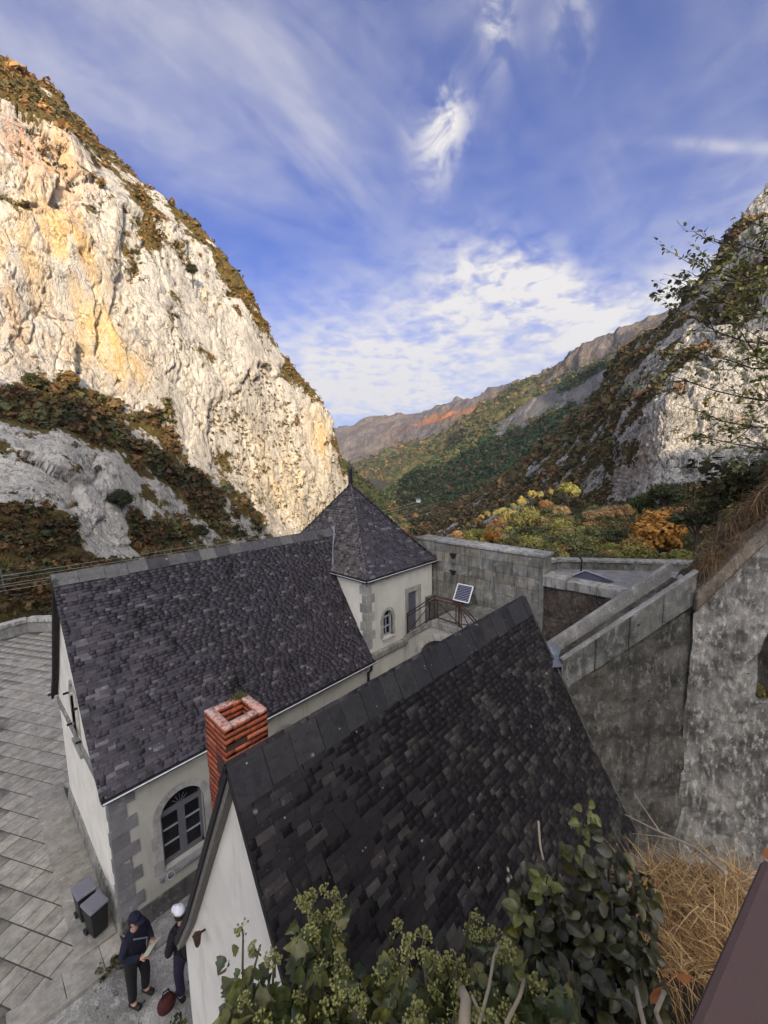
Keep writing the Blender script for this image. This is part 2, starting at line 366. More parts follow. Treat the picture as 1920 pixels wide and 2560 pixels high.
flat('bark', (0.085, 0.065, 0.048), 0.95, 0, 0.4, 12, 0.5); flat('dead_stem', (0.42, 0.35, 0.24), 0.9, 0, 0.3, 20); flat('green_stem', (0.10, 0.10, 0.035), 0.8, 0, 0.3, 20)
flat('black_plastic', (0.012, 0.012, 0.014), 0.45); flat('grey_plastic', (0.17, 0.165, 0.19), 0.5, 0, 0.1); flat('white_paint', (0.8, 0.8, 0.8), 0.5, 0, 0.03)
flat('navy_cloth', (0.012, 0.012, 0.035), 0.9, 0, 0.4, 30, 0.3); flat('black_cloth', (0.009, 0.009, 0.011), 0.9, 0, 0.4, 30, 0.3); flat('grey_cloth', (0.33, 0.33, 0.37), 0.9, 0, 0.35, 25, 0.3)
flat('purple_cloth', (0.028, 0.018, 0.06), 0.9, 0, 0.4, 30, 0.3); flat('red_cloth', (0.08, 0.012, 0.010), 0.85, 0, 0.4, 30, 0.3); flat('skin', (0.48, 0.27, 0.19), 0.6, 0, 0.12); flat('white_cloth', (0.78, 0.78, 0.8), 0.85, 0, 0.05)
flat('paper', (0.52, 0.56, 0.42), 0.7, 0, 0.08); flat('rail_paint', (0.10, 0.060, 0.052), 0.55, 0.0, 0.08, 180, 0.25, 0.4); flat('shoe', (0.01, 0.01, 0.01), 0.6); flat('hair', (0.02, 0.014, 0.01), 0.8)
flat('cloth_hatch', (0.03, 0.032, 0.034), 0.4, 0.2); flat('galvanised', (0.20, 0.21, 0.22), 0.5, 0.8)
flat('terracotta', (0.27, 0.075, 0.04), 0.85, 0, 0.35, 12, 0.4)
flat('joint_soil', (0.085, 0.08, 0.068), 0.95, 0, 0.3, 6, 0.4); flat('wire', (0.42, 0.40, 0.30), 0.5, 0.2)
def glass_mat():
    m, k, b, _ = newmat('dark_glass'); b.inputs['Base Color'].default_value = (0.006, 0.007, 0.009, 1); b.inputs['Roughness'].default_value = 0.06
    bump(k, b, k.noise(k.pos(), 2.5, 2), 0.05, 0.02)
glass_mat()
def brick_mat():
    m, k, b, _ = newmat('brick'); p = k.pos(); c = k.add('ShaderNodeObjectInfo').outputs['Color']
    n = k.noise(p, 28, 5, 0.65); c = k.mix(1.0, c, k.ramp(n, [(0.3, (0.65,)*3), (0.75, (1.35,)*3)]), 'MULTIPLY')
    c = k.mix(k.math('MULTIPLY', k.smooth(k.noise(p, 9, 5, 0.7), 0.55, 0.72), 0.55), c, (0.06, 0.022, 0.015))
    up = k.add('ShaderNodeNewGeometry').outputs['Normal']; sp = k.add('ShaderNodeSeparateXYZ'); k.l.new(up, sp.inputs[0])
    spz = k.add('ShaderNodeSeparateXYZ'); k.l.new(p, spz.inputs[0]); skylit = k.math('MULTIPLY', k.math('MULTIPLY', k.smooth(sp.outputs[2], 0.6, 0.9), k.smooth(spz.outputs[2], -3.03, -3.01)), k.smooth(k.noise(p, 16, 5, 0.7), 0.36, 0.58))
    c = k.mix(k.math('MULTIPLY', skylit, 0.85), c, (0.62, 0.47, 0.40))        # sky reflection painted pale on the upward top faces
    k.put(b.inputs['Base Color'], c); b.inputs['Roughness'].default_value = 0.9; bump(k, b, n, 0.6, 0.008)
brick_mat()
def pv_mat():
    m, k, b, _ = newmat('solar_cell'); b.inputs['Base Color'].default_value = (0.035, 0.035, 0.075, 1); b.inputs['Roughness'].default_value = 0.25
pv_mat()
leaf_mat('foliage_field', 'attr', 0.22, 0.7); leaf_mat('foliage', 'both', 0.22, 0.7); leaf_mat('ivy_leaf', 'attr', 0.18, 0.38, 60, 0.5); leaf_mat('umbel', 'attr', 0.15, 0.7)
leaf_mat('dry_grass', 'attr', 0.2, 0.8)
# ------------------------------------------------------------------ terrain
def at(px, py, rr):
    """point of the place seen at photo pixel (px, py), rr metres away on plan"""
    px, py, rr = np.broadcast_arrays(np.asarray(px, float), np.asarray(py, float), np.asarray(rr, float))
    d = CF*FPX+np.multiply.outer(px-960, CR)-np.multiply.outer(py-1280, CU)
    h = np.hypot(d[..., 0], d[..., 1])
    return d*(rr/h)[..., None]
def grid_faces(nu, nv):
    i = np.arange(nu*nv).reshape(nv, nu)
    return np.stack([i[:-1, :-1], i[:-1, 1:], i[1:, 1:], i[1:, :-1]], -1).reshape(-1, 4)
def grid_normals(P):
    du = np.gradient(P, axis=1); dv = np.gradient(P, axis=0); n = np.cross(du, dv)
    return n/(np.linalg.norm(n, axis=2, keepdims=True)+1e-9)
def sect(cols, nu, nv, back=(0.35, 30)):
    """a slope built from sections: cols = [(px, [(py, range, veg), ...bottom to top]), ...]; adds a back side beyond the crest"""
    xs = np.array([c[0] for c in cols], float); K = len(cols[0][1])
    A = np.array([c[1] for c in cols], float)                     # ncol, K, 3
    u = np.linspace(xs[0], xs[-1], nu)
    def cub(y):                                                   # monotone-ish cubic across columns
        m = np.gradient(y, xs, axis=0); j = np.clip(np.searchsorted(xs, u)-1, 0, len(xs)-2)
        h = (xs[j+1]-xs[j]); t = ((u-xs[j])/h)
        sh = (slice(None),)+(None,)*(y.ndim-1); t = t[sh]; h = h[sh]
        return (2*t**3-3*t**2+1)*y[j]+(t**3-2*t**2+t)*h*m[j]*0.7+(-2*t**3+3*t**2)*y[j+1]+(t**3-t**2)*h*m[j+1]*0.7
    B = cub(A)                                                    # nu, K, 3
    # rows spread by how tall each band is in the photograph
    w = np.abs(np.diff(A[:, :, 0], axis=1)).mean(0)+12; cum = np.concatenate([[0], np.cumsum(w)]); cum /= cum[-1]
    tv = np.linspace(0, 1, nv); j = np.clip(np.searchsorted(cum, tv)-1, 0, K-2); f = ((tv-cum[j])/(cum[j+1]-cum[j]))[None, :, None]
    f = f*0.6+0.4*(f*f*(3-2*f))
    G = B[:, j]*(1-f)+B[:, j+1]*f                                 # nu, nv, 3
    P = at(np.broadcast_to(u[:, None], G.shape[:2]), G[..., 0], G[..., 1])
    P = np.transpose(P, (1, 0, 2)); veg = G[..., 2].T
    # back side: continues away from the lens and falls
    top = P[-1]; hd = top.copy(); hd[:, 2] = 0; hd /= np.linalg.norm(hd, axis=1)[:, None]
    rows = []
    for q in (0.15, 0.5, 1.0):
        r = top+hd*back[1]*q; r[:, 2] -= back[1]*q*q*back[0]*3; rows.append(r)
    P = np.concatenate([P, np.array(rows)], 0); veg = np.concatenate([veg, np.repeat(veg[-1:], 3, 0)], 0)
    return P, veg
def facets(Q, sc, seed, tilt=1.0):
    """broken planes: every cell is a plane of its own tilt, cracked along its border"""
    i = np.floor(Q/sc).astype(np.int64); P = Q/sc; f1 = np.full(len(P), 9.); f2 = np.full(len(P), 9.); h = np.zeros(len(P))
    for dx in (-1, 0, 1):
        for dy in (-1, 0, 1):
            for dz in (-1, 0, 1):
                c = i+np.array([dx, dy, dz]); hh = [_h(c[:, 0], c[:, 1], c[:, 2], seed+k) for k in range(6)]
                q = np.stack([c[:, 0]+hh[0], c[:, 1]+hh[1], c[:, 2]+hh[2]], 1); v = P-q; d = np.linalg.norm(v, axis=1)
                pl = (hh[3]-.5)*1.0+tilt*((hh[4]-.5)*(v@RIGHT)+(hh[5]-.62)*v[:, 2]+(hh[3]-.5)*(v@HEAD)); near = d < f1
                f2 = np.where(near, f1, np.minimum(f2, d)); h = np.where(near, pl, h); f1 = np.where(near, d, f1)
    return h, f2-f1
def rockify(P, veg, amp, sc, seed, flat_veg=0.35, rmin=.15):
    """breaks a smooth slope into faces, ledges and cracks (real displacement)"""
    nv, nu, _ = P.shape; N = grid_normals(P); Q = P.reshape(-1, 3); v = veg.reshape(-1)
    big = fbm(Q/(42*sc), 3, seed)
    T = Q.copy(); T[:, 2] += 0.35*(Q@RIGHT); T = T*np.array([1, 1, 0.42]); wp = fbm(Q/(9*sc), 3, seed+9)[:, None]
    h1, e1 = facets(T+wp*4.0*sc, 27*sc, seed+11, 1.3); h2, e2 = facets(T+wp*2.0*sc, 8.5*sc, seed+21, 1.3); h3, e3 = facets(T*np.array([1, 1, 1.3])+wp*.8*sc, 2.6*sc, seed+31, 1.4)
    rough = np.clip(.55+.9*fbm(Q/(30*sc), 2, seed+61), rmin, max(1.2, rmin))                     # sheer slabs here, broken rock there
    L1 = T.copy(); L1[:, 2] += .6*(Q@RIGHT); cl = np.clip(1-np.abs(vnoise(L1*np.array([1, 1, 1.0])/(19*sc)+fbm(Q/(11*sc), 3, seed+63)[:, None]*.35, seed+64))/.035, 0, 1)
    cv = np.clip(1-np.abs(vnoise(T*np.array([1, 1, .35])/(12*sc)+fbm(Q/(9*sc), 3, seed+66)[:, None]*.3, seed+67))/.03, 0, 1)
    cr1 = np.clip(1-e1/.06, 0, 1); cr2 = np.clip(1-e2/.08, 0, 1); fine = ridged(T/(2.0*sc), 3, seed+51)
    d = big*2.4+h1*3.2+h2*1.15*rough+h3*.55*rough-cr1*1.2-cr2*.7*rough-cl*1.5-cv*.9+fine*.14*rough
    d = d*amp*sc*np.where(v > 0.55, flat_veg, 1.0)
    D = N.reshape(-1, 3)*d[:, None]
    return (Q+D).reshape(nv, nu, 3), d
def terrain_obj(name, P, mat, veg=None, flip=False, smooth=False, **tags):
    nv, nu, _ = P.shape; F = grid_faces(nu, nv)
    if flip: F = F[:, ::-1]
    V = P.reshape(-1, 3)
    tint = None
    if veg is not None: tint = np.stack([veg.reshape(-1)]*3, 1)
    me = mesh_np(name, V, F, tint, smooth)
    return obj(name, me, mat, None, kind='structure', **tags)
def cliff_mat(name, grey, white, ochre, veg_a, veg_b, streak=1.0, sc=1.0, dark=(0.09, 0.088, 0.085), stains=(), rel=0.5):
    m, k, b, _ = newmat(name); p = k.pos()
    a = k.add('ShaderNodeAttribute'); a.attribute_name = 'tint'; vg = a.outputs['Fac']
    st = k.noise(k.scalev(p, (1, 1, 0.10)), 0.16/sc, 6, 0.62, 0.4)         # water streaks
    st2 = k.noise(k.scalev(p, (1, 1, 0.07)), 0.75/sc, 6, 0.64, 0.5)
    n1 = k.noise(p, 0.06/sc, 6, 0.65, 0.3); n2 = k.noise(p, 0.9/sc, 6, 0.68); n3 = k.noise(p, 4.0/sc, 4, 0.6)
    c = k.mix(k.smooth(n1, 0.33, 0.66), grey, white)
    c = k.mix(k.math('MULTIPLY', k.smooth(st2, 0.48, 0.66), 0.75*streak), c, tuple(x*0.56 for x in grey))
    for (pt, ax, az, col, amt) in stains:                                  # iron stains where the rock seeps
        q = k.vmath('SUBTRACT', p, tuple(pt)); q = k.vmath('MULTIPLY', q, (1/ax, 1/ax, 1/az))
        e = k.math('EXPONENT', k.math('MULTIPLY', k.vmath('DOT_PRODUCT', q, q), -1.0))
        c = k.mix(k.math('MULTIPLY', k.math('MULTIPLY', e, k.smooth(st, 0.36, 0.60)), amt), c, col)
    c = k.mix(k.math('MULTIPLY', k.smooth(st, 0.60, 0.76), 0.7*streak), c, ochre)
    c = k.mix(1.0, c, k.ramp(n2, [(0.28, (0.72, 0.72, 0.74)), (0.62, (1.10, 1.10, 1.08))]), 'MULTIPLY')
    c = k.mix(k.math('MULTIPLY', k.smooth(k.math('MULTIPLY', n3, n1), 0.31, 0.42), 0.5), c, dark)
    # open joints: earth and lichen, plus crack shade put into the colour
    wq = k.vmath('ADD', k.scalev(p, (1, 1, 0.38)), k.vmath('MULTIPLY', k.vmath('SUBTRACT', k.add('ShaderNodeTexNoise', ins={'Vector': p, 'Scale': 0.16/sc, 'Detail': 5.0, 'Roughness': 0.65}).outputs['Color'], (.5, .5, .5)), (9.0*sc,)*3))
    e1 = k.voro(wq, 0.11/sc, 'DISTANCE_TO_EDGE'); e2 = k.voro(wq, 0.34/sc, 'DISTANCE_TO_EDGE'); brk = k.smooth(k.noise(p, 0.12/sc, 4, 0.6), 0.44, 0.60); brk2 = k.smooth(k.noise(p, 0.2/sc, 4, 0.6), 0.50, 0.64)
    jt = k.math('MAXIMUM', k.math('MULTIPLY', k.smooth(e1, 0.030, 0.008), brk), k.math('MULTIPLY', k.smooth(e2, 0.045, 0.012), brk2))
    c = k.mix(k.math('MULTIPLY', jt, 0.8), c, tuple(x*0.55 for x in dark))
    vc = k.mix(k.smooth(n2, 0.36, 0.64), veg_a, veg_b)
    vf = k.smooth(k.math('ADD', vg, k.math('MULTIPLY', k.math('SUBTRACT', k.noise(p, 0.35/sc, 5, 0.7), 0.5), 1.3)), 0.46, 0.58)
    c = k.mix(vf, c, vc)
    k.put(b.inputs['Base Color'], c); b.inputs['Roughness'].default_value = 0.95; b.inputs['Specular IOR Level'].default_value = 0.1
    wv = k.vmath('ADD', k.scalev(p, (1, 1, 0.45)), k.vmath('MULTIPLY', k.vmath('SUBTRACT', k.add('ShaderNodeTexNoise', ins={'Vector': p, 'Scale': 0.5/sc, 'Detail': 3.0}).outputs['Color'], (.5, .5, .5)), (2.2*sc,)*3))
    ve = k.voro(wv, 0.62/sc, 'DISTANCE_TO_EDGE'); vc_ = k.voro(wv, 0.62/sc, 'F1'); ve2 = k.voro(wv, 1.7/sc, 'F1')
    h = k.math('ADD', k.math('MULTIPLY', k.smooth(ve, 0.0, 0.10), 0.9), k.math('ADD', k.math('MULTIPLY', vc_, 0.9), k.math('ADD', k.math('MULTIPLY', ve2, 0.45), k.math('ADD', k.math('MULTIPLY', n3, 0.35), k.math('MULTIPLY', jt, -1.2)))))
    bump(k, b, h, rel, 0.7*sc)
# --- left mountain: a limestone wall above a wooded foot, its crest running down to the gorge
LEFT = [
 (-260, [(1600,58,1.0),(1480,72,1.0),(1340,96,.95),(1240,112,.6),(1170,122,.05),(1110,130,.3),(1020,146,1.0),(900,165,.8),(760,176,0.0),(420,192,0.0),(160,208,.1),(90,235,.95),(-70,285,1.0)]),
 (0,    [(1600,62,1.0),(1480,78,1.0),(1345,102,.95),(1268,115,.55),(1200,125,.05),(1132,134,.3),(1040,150,1.0),(940,168,.8),(850,178,0.1),(520,196,0.0),(290,212,.12),(215,240,.95),(135,280,1.0)]),
 (140,  [(1600,70,1.0),(1480,86,1.0),(1380,106,.9),(1290,120,.5),(1210,130,.03),(1122,139,.3),(1050,156,1.0),(965,175,.85),(880,184,.1),(570,202,0.0),(345,220,.15),(300,244,.9),(238,274,1.0)]),
 (260,  [(1600,79,1.0),(1480,95,1.0),(1405,112,.9),(1355,124,.4),(1260,135,.05),(1155,146,.35),(1095,162,1.0),(1020,180,.8),(920,190,.08),(640,207,.06),(470,224,.45),(420,246,.8),(370,270,.95)]),
 (380,  [(1600,90,1.0),(1480,106,1.0),(1420,122,.9),(1375,134,.75),(1310,146,.45),(1225,157,.55),(1160,170,.95),(1080,186,.7),(960,198,.05),(730,212,.1),(570,228,.45),(520,246,.65),(472,265,.95)]),
 (480,  [(1600,102,1.0),(1480,118,1.0),(1425,134,.9),(1385,146,.8),(1325,158,.45),(1255,170,.6),(1195,183,.85),(1130,197,.5),(1010,208,.04),(820,220,.05),(670,234,.2),(610,247,.5),(552,262,.9)]),
 (600,  [(1600,120,1.0),(1480,138,1.0),(1430,154,.9),(1395,167,.8),(1345,180,.45),(1290,193,.6),(1240,204,.6),(1170,213,.2),(1050,221,0.03),(900,230,.03),(790,240,.1),(738,249,.3),(688,258,.85)]),
 (720,  [(1600,150,1.0),(1480,170,1.0),(1435,190,.9),(1405,203,.8),(1375,213,.5),(1340,222,.5),(1300,230,.25),(1230,237,.08),(1120,243,0.03),(1020,249,.04),(960,255,.1),(932,260,.3),(903,266,.8)]),
 (810,  [(1600,180,1.0),(1480,205,1.0),(1435,222,.9),(1408,233,.8),(1385,241,.5),(1355,247,.4),(1320,252,.25),(1265,256,.08),(1195,260,0.05),(1130,264,.08),(1080,268,.1),(1050,271,.25),(1018,276,.6)]),
 (860,  [(1600,215,1.0),(1480,240,1.0),(1440,250,.9),(1415,256,.8),(1390,260,.5),(1365,264,.4),(1335,267,.25),(1300,270,.2),(1265,273,.15),(1235,276,.15),(1205,278,.2),(1185,280,.3),(1165,283,.5)]),
 (884,  [(1600,250,1.0),(1480,266,1.0),(1450,272,.9),(1430,276,.8),(1410,279,.5),(1390,281,.4),(1370,283,.3),(1350,285,.3),(1330,287,.3),(1310,289,.3),(1290,291,.3),(1275,293,.4),(1260,296,.6)]),
]
PL, VL = sect(LEFT, 460, 430, (0.5, 60))
PL, dL = rockify(PL, VL, 1.0, 1.0, 3)
def wob(V, P, sc, amt, seed): return np.clip(V+amt*fbm(P.reshape(-1, 3)/sc, 4, seed).reshape(V.shape), 0, 1)
VLn = wob(VL, PL, 13, 0.48, 71)
ST = [(at(160,640,205), 14, 26, (0.56,0.36,0.13), 1.0), (at(90,420,214), 13, 26, (0.52,0.30,0.17), .9), (at(140,330,216), 8, 18, (0.55,0.33,0.15), .8), (at(265,850,192), 9, 16, (0.58,0.38,0.12), .9),
      (at(330,900,196), 8, 10, (0.50,0.32,0.12), .6), (at(820,1090,262), 12, 16, (0.50,0.35,0.15), .8), (at(20,620,190), 10, 16, (0.52,0.34,0.14), .7), (at(720,1200,238), 30, 30, (0.52,0.42,0.26), .6), (at(60,800,180), 12, 14, (0.5,0.3,0.13), .5)]
cliff_mat('left_cliff', (0.35, 0.335, 0.31), (0.52, 0.485, 0.42), (0.48, 0.34, 0.16), (0.12, 0.075, 0.025), (0.055, 0.055, 0.018), 1.0, 1.0, stains=ST)
left_mountain = terrain_obj('left_mountain', PL, MAT['left_cliff'], VLn, label='tall sunlit limestone cliff with orange stains and wooded foot on the left', category='cliff')
# --- right mountain: broken slope climbing to the right
RIGHTM = [
 (1060, [(1520,190,1.0),(1400,260,1.0),(1370,285,.9),(1350,300,.8),(1335,315,.8),(1322,330,.8),(1312,342,.8),(1304,352,.8),(1296,362,.9),(1290,372,1.0)]),
 (1150, [(1520,170,1.0),(1400,235,1.0),(1370,255,.9),(1345,275,.75),(1325,295,.7),(1308,315,.75),(1292,335,.8),(1276,352,.8),(1262,370,.9),(1250,388,1.0)]),
 (1260, [(1520,150,1.0),(1400,205,1.0),(1350,225,.9),(1315,245,.6),(1290,262,.6),(1268,282,.8),(1248,305,.8),(1228,330,.8),(1210,355,.9),(1190,385,1.0)]),
 (1400, [(1520,130,1.0),(1400,170,1.0),(1320,190,.9),(1265,208,.75),(1225,224,.55),(1190,243,.65),(1155,268,.75),(1125,296,.75),(1095,326,.85),(1072,360,1.0)]),
 (1500, [(1520,112,1.0),(1400,142,1.0),(1300,160,.9),(1235,174,.8),(1185,186,.6),(1140,202,.7),(1095,226,.75),(1055,254,.7),(1010,284,.8),(975,318,.9)]),
 (1560, [(1520,100,1.0),(1400,126,1.0),(1300,140,.9),(1235,150,.3),(1160,157,.08),(1080,166,.25),(1020,192,.8),(975,222,.6),(920,254,.75),(868,290,.85)]),
 (1640, [(1520,90,1.0),(1400,112,1.0),(1300,126,.9),(1238,136,.2),(1130,142,.0),(1010,152,.12),(950,172,.7),(910,194,.45),(865,220,.65),(825,248,.75)]),
 (1740, [(1520,89,1.0),(1400,109,1.0),(1300,123,.9),(1220,138,.4),(1110,146,.1),(980,156,.05),(900,170,.3),(835,188,.4),(770,210,.55),(692,236,.65)]),
 (1860, [(1520,89,1.0),(1400,109,1.0),(1280,123,.9),(1180,144,.6),(1060,154,.3),(930,164,.1),(830,176,.2),(740,192,.5),(645,212,.5),(528,234,.6)]),
 (1990, [(1520,93,1.0),(1400,111,1.0),(1260,125,.9),(1140,152,.6),(1010,162,.3),(880,174,.2),(760,186,.3),(650,202,.5),(540,222,.5),(385,246,.6)]),
 (2300, [(1520,100,1.0),(1400,118,1.0),(1240,132,.9),(1090,170,.6),(930,182,.4),(780,194,.3),(650,206,.3),(530,222,.5),(440,242,.4),(335,266,.5)]),
]
PR, VR = sect(RIGHTM, 420, 330, (0.5, 60))
PR, dR = rockify(PR, VR, 0.95, 0.75, 41, flat_veg=0.6, rmin=1.5)
VRn = wob(VR, PR, 11, 0.55, 81)
cliff_mat('right_slope_rock', (0.33, 0.325, 0.31), (0.50, 0.48, 0.44), (0.40, 0.27, 0.15), (0.085, 0.058, 0.026), (0.05, 0.05, 0.02), 0.6, 0.7,
          rel=1.0, stains=[(at(1545,1150,152), 9, 8, (0.50,0.30,0.17), .8), (at(1800,1010,138), 10, 8, (0.55,0.42,0.16), .6)])
right_mountain = terrain_obj('right_mountain', PR, MAT['right_slope_rock'], VRn, label='shrubby broken slope with grey crags climbing to the right edge', category='slope')
# --- wooded hillside in the middle distance, with a grey crag along its crest
MID = [
 (930,  [(1420,380,1.0),(1330,460,1.0),(1300,500,1.0),(1280,540,1.0),(1266,570,1.0),(1256,600,1.0),(1248,640,1.0)]),
 (990,  [(1420,380,1.0),(1330,460,1.0),(1295,520,1.0),(1268,580,1.0),(1245,630,1.0),(1228,680,1.0),(1212,740,1.0)]),
 (1060, [(1420,370,1.0),(1330,450,1.0),(1285,520,1.0),(1245,600,1.0),(1212,670,1.0),(1188,740,1.0),(1166,820,1.0)]),
 (1150, [(1420,360,1.0),(1320,450,1.0),(1265,540,1.0),(1215,640,1.0),(1170,740,1.0),(1140,830,.9),(1112,920,.9)]),
 (1250, [(1420,350,1.0),(1300,460,1.0),(1235,560,1.0),(1175,680,1.0),(1120,800,.95),(1086,880,.45),(1056,960,.55)]),
 (1350, [(1420,350,1.0),(1280,470,1.0),(1200,580,1.0),(1130,700,1.0),(1070,820,.9),(1020,900,.15),(984,960,.55)]),
 (1440, [(1420,350,1.0),(1260,470,1.0),(1170,580,1.0),(1100,690,1.0),(1035,800,.9),(975,870,.12),(935,920,.6)]),
 (1520, [(1420,350,1.0),(1250,460,1.0),(1150,560,1.0),(1080,660,1.0),(1010,760,.9),(950,820,.2),(908,860,.7)]),
 (1640, [(1420,350,1.0),(1250,450,1.0),(1150,540,1.0),(1080,620,1.0),(1010,700,1.0),(960,760,1.0),(930,800,1.0)]),
]
PM, VM = sect(MID, 260, 200, (0.4, 200))
PM, dM = rockify(PM, VM, 0.5, 3.0, 61, flat_veg=0.5)
VMn = wob(VM, PM, 60, 0.25, 91)
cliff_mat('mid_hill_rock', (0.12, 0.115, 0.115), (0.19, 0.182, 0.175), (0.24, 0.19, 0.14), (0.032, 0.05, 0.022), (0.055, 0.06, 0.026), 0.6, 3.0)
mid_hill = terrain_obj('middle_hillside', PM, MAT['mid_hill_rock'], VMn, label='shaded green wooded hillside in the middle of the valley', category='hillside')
# --- spur on the left of the gorge, its trees darkened in colour for shade
SPUR = [
 (700,  [(1500,330,1.0),(1340,400,1.0),(1270,440,1.0),(1200,470,1.0),(1130,500,1.0)]),
 (800,  [(1500,330,1.0),(1340,400,1.0),(1270,440,1.0),(1190,480,1.0),(1110,520,1.0)]),
 (862,  [(1500,330,1.0),(1350,400,1.0),(1280,440,1.0),(1215,480,1.0),(1150,520,1.0)]),
 (900,  [(1500,320,1.0),(1360,390,1.0),(1300,430,1.0),(1245,475,1.0),(1190,520,1.0)]),
 (945,  [(1500,310,1.0),(1370,370,1.0),(1320,410,1.0),(1275,455,1.0),(1228,505,1.0)]),
 (985,  [(1500,300,1.0),(1380,350,1.0),(1340,385,1.0),(1305,425,1.0),(1268,470,1.0)]),
 (1040, [(1500,290,1.0),(1400,330,1.0),(1370,355,1.0),(1345,385,1.0),(1320,420,1.0)]),
]
PS, VS = sect(SPUR, 110, 90, (0.5, 150))
PS, dS = rockify(PS, VS, 0.5, 2.0, 65, flat_veg=0.5)
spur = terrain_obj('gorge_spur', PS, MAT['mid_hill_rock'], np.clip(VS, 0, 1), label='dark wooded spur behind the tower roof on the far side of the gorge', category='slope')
# --- far mountains, sunlit
FAR = [
 (560,  [(1330,900,.9),(1280,1300,.8),(1220,2000,.6),(1180,2700,.4),(1140,3300,.2),(1110,3900,.1)]),
 (800,  [(1330,900,.9),(1280,1300,.8),(1215,2000,.6),(1170,2700,.4),(1130,3300,.2),(1098,3900,.1)]),
 (840,  [(1330,900,.9),(1280,1300,.8),(1210,2000,.6),(1165,2700,.4),(1122,3300,.2),(1087,3900,.1)]),
 (880,  [(1330,900,.9),(1275,1300,.8),(1205,1900,.6),(1150,2600,.35),(1108,3200,.2),(1070,3850,.1)]),
 (920,  [(1330,900,.9),(1270,1250,.8),(1200,1800,.7),(1145,2450,.35),(1090,3100,.2),(1044,3800,.1)]),
 (1000, [(1330,900,.9),(1250,1200,.9),(1180,1650,.8),(1125,2200,.5),(1080,2900,.2),(1042,3700,.1)]),
 (1060, [(1330,900,.9),(1235,1150,.9),(1165,1550,.8),(1112,2050,.5),(1068,2750,.15),(1031,3500,.1)]),
 (1130, [(1330,900,.9),(1215,1150,.9),(1140,1500,.8),(1090,1950,.5),(1048,2600,.15),(1013,3300,.1)]),
 (1180, [(1330,900,.9),(1195,1150,.9),(1120,1450,.9),(1068,1850,.6),(1030,2450,.15),(1006,3100,.1)]),
 (1250, [(1330,900,.9),(1160,1150,.9),(1080,1400,.9),(1030,1750,.7),(992,2250,.15),(978,2800,.1)]),
 (1340, [(1330,900,.9),(1120,1150,.9),(1030,1350,.9),(985,1650,.6),(952,2050,.15),(948,2500,.1)]),
 (1420, [(1330,900,.9),(1090,1150,.9),(1000,1300,.9),(955,1550,.4),(925,1900,.12),(926,2300,.1)]),
 (1520, [(1330,900,.9),(1060,1100,.9),(960,1250,.7),(915,1450,.3),(885,1750,.12),(912,2150,.1)]),
 (1600, [(1330,900,.9),(1030,1100,.9),(930,1200,.6),(890,1400,.3),(865,1650,.12),(900,2000,.1)]),
 (1760, [(1330,900,.9),(1000,1100,.9),(910,1200,.6),(870,1400,.3),(845,1600,.12),(890,1900,.1)]),
]
PF, VF = sect(FAR, 330, 170, (0.3, 700))
def far_relief(P):
    N = grid_normals(P); Q = P.reshape(-1, 3); T = Q.copy(); T[:, 2] *= 0.35
    d = 55*ridged(T/420, 5, 101, 0.55)+70*fbm(Q/900, 3, 111)
    w = np.ones(P.shape[:2]); w[-6:] = 0.35; w[:20] = 0.5
    return (Q+N.reshape(-1, 3)*(d*w.reshape(-1))[:, None]*0.7).reshape(P.shape)
PF = far_relief(PF)
def far_mat():
    m, k, b, _ = newmat('far_mountain_ground'); p = k.pos()
    a = k.add('ShaderNodeAttribute'); a.attribute_name = 'tint'; vg = a.outputs['Fac']
    n1 = k.noise(p, 0.004, 6, 0.6, 0.3); n2 = k.noise(p, 0.02, 6, 0.68); n3 = k.noise(k.scalev(p, (1, 1, 0.3)), 0.05, 5, 0.65); n4 = k.noise(p, 0.0016, 4, 0.55)
    c = k.mix(k.smooth(n2, 0.36, 0.62), (0.095, 0.082, 0.085), (0.155, 0.132, 0.118))
    c = k.mix(k.math('MULTIPLY', k.smooth(n1, 0.45, 0.6), 0.8), c, (0.15, 0.118, 0.082))
    c = k.mix(k.math('MULTIPLY', k.smooth(n3, 0.56, 0.68), 0.6), c, (0.22, 0.21, 0.205))
    for (px, py, rr, rx, amt) in ((1085,1075,2600,260,.9),(1190,1025,2300,200,.9),(1000,1140,2200,180,.6),(1525,895,1500,60,.8),(1130,1055,2450,180,.9)):
        q = k.vmath('SUBTRACT', p, tuple(at(px, py, rr))); q = k.vmath('MULTIPLY', q, (1/rx, 1/rx, 1/(rx*0.62)))
        e = k.math('EXPONENT', k.math('MULTIPLY', k.vmath('DOT_PRODUCT', q, q), -1.0))
        c = k.mix(k.smooth(k.math('ADD', k.math('MULTIPLY', e, amt), k.math('MULTIPLY', k.math('SUBTRACT', n2, 0.5), 0.8)), 0.26, 0.62), c, (0.30, 0.13, 0.06))   # bracken turned orange
    vf = k.smooth(k.math('ADD', vg, k.math('MULTIPLY', k.math('SUBTRACT', k.noise(p, 0.012, 6, 0.7), 0.5), 1.4)), 0.5, 0.62)
    c = k.mix(vf, c, k.mix(k.smooth(n2, 0.4, 0.6), (0.045, 0.058, 0.026), (0.11, 0.10, 0.04)))
    k.put(b.inputs['Base Color'], c); b.inputs['Roughness'].default_value = 1.0; b.inputs['Specular IOR Level'].default_value = 0.0
    bump(k, b, k.math('ADD', n2, n3), 0.8, 22)
far_mat()
far_mountain = terrain_obj('far_mountain', PF, MAT['far_mountain_ground'], np.clip(VF, 0, 1), smooth=True, label='far sunlit mountain ridge with orange bracken slopes at the head of the valley', category='mountain')
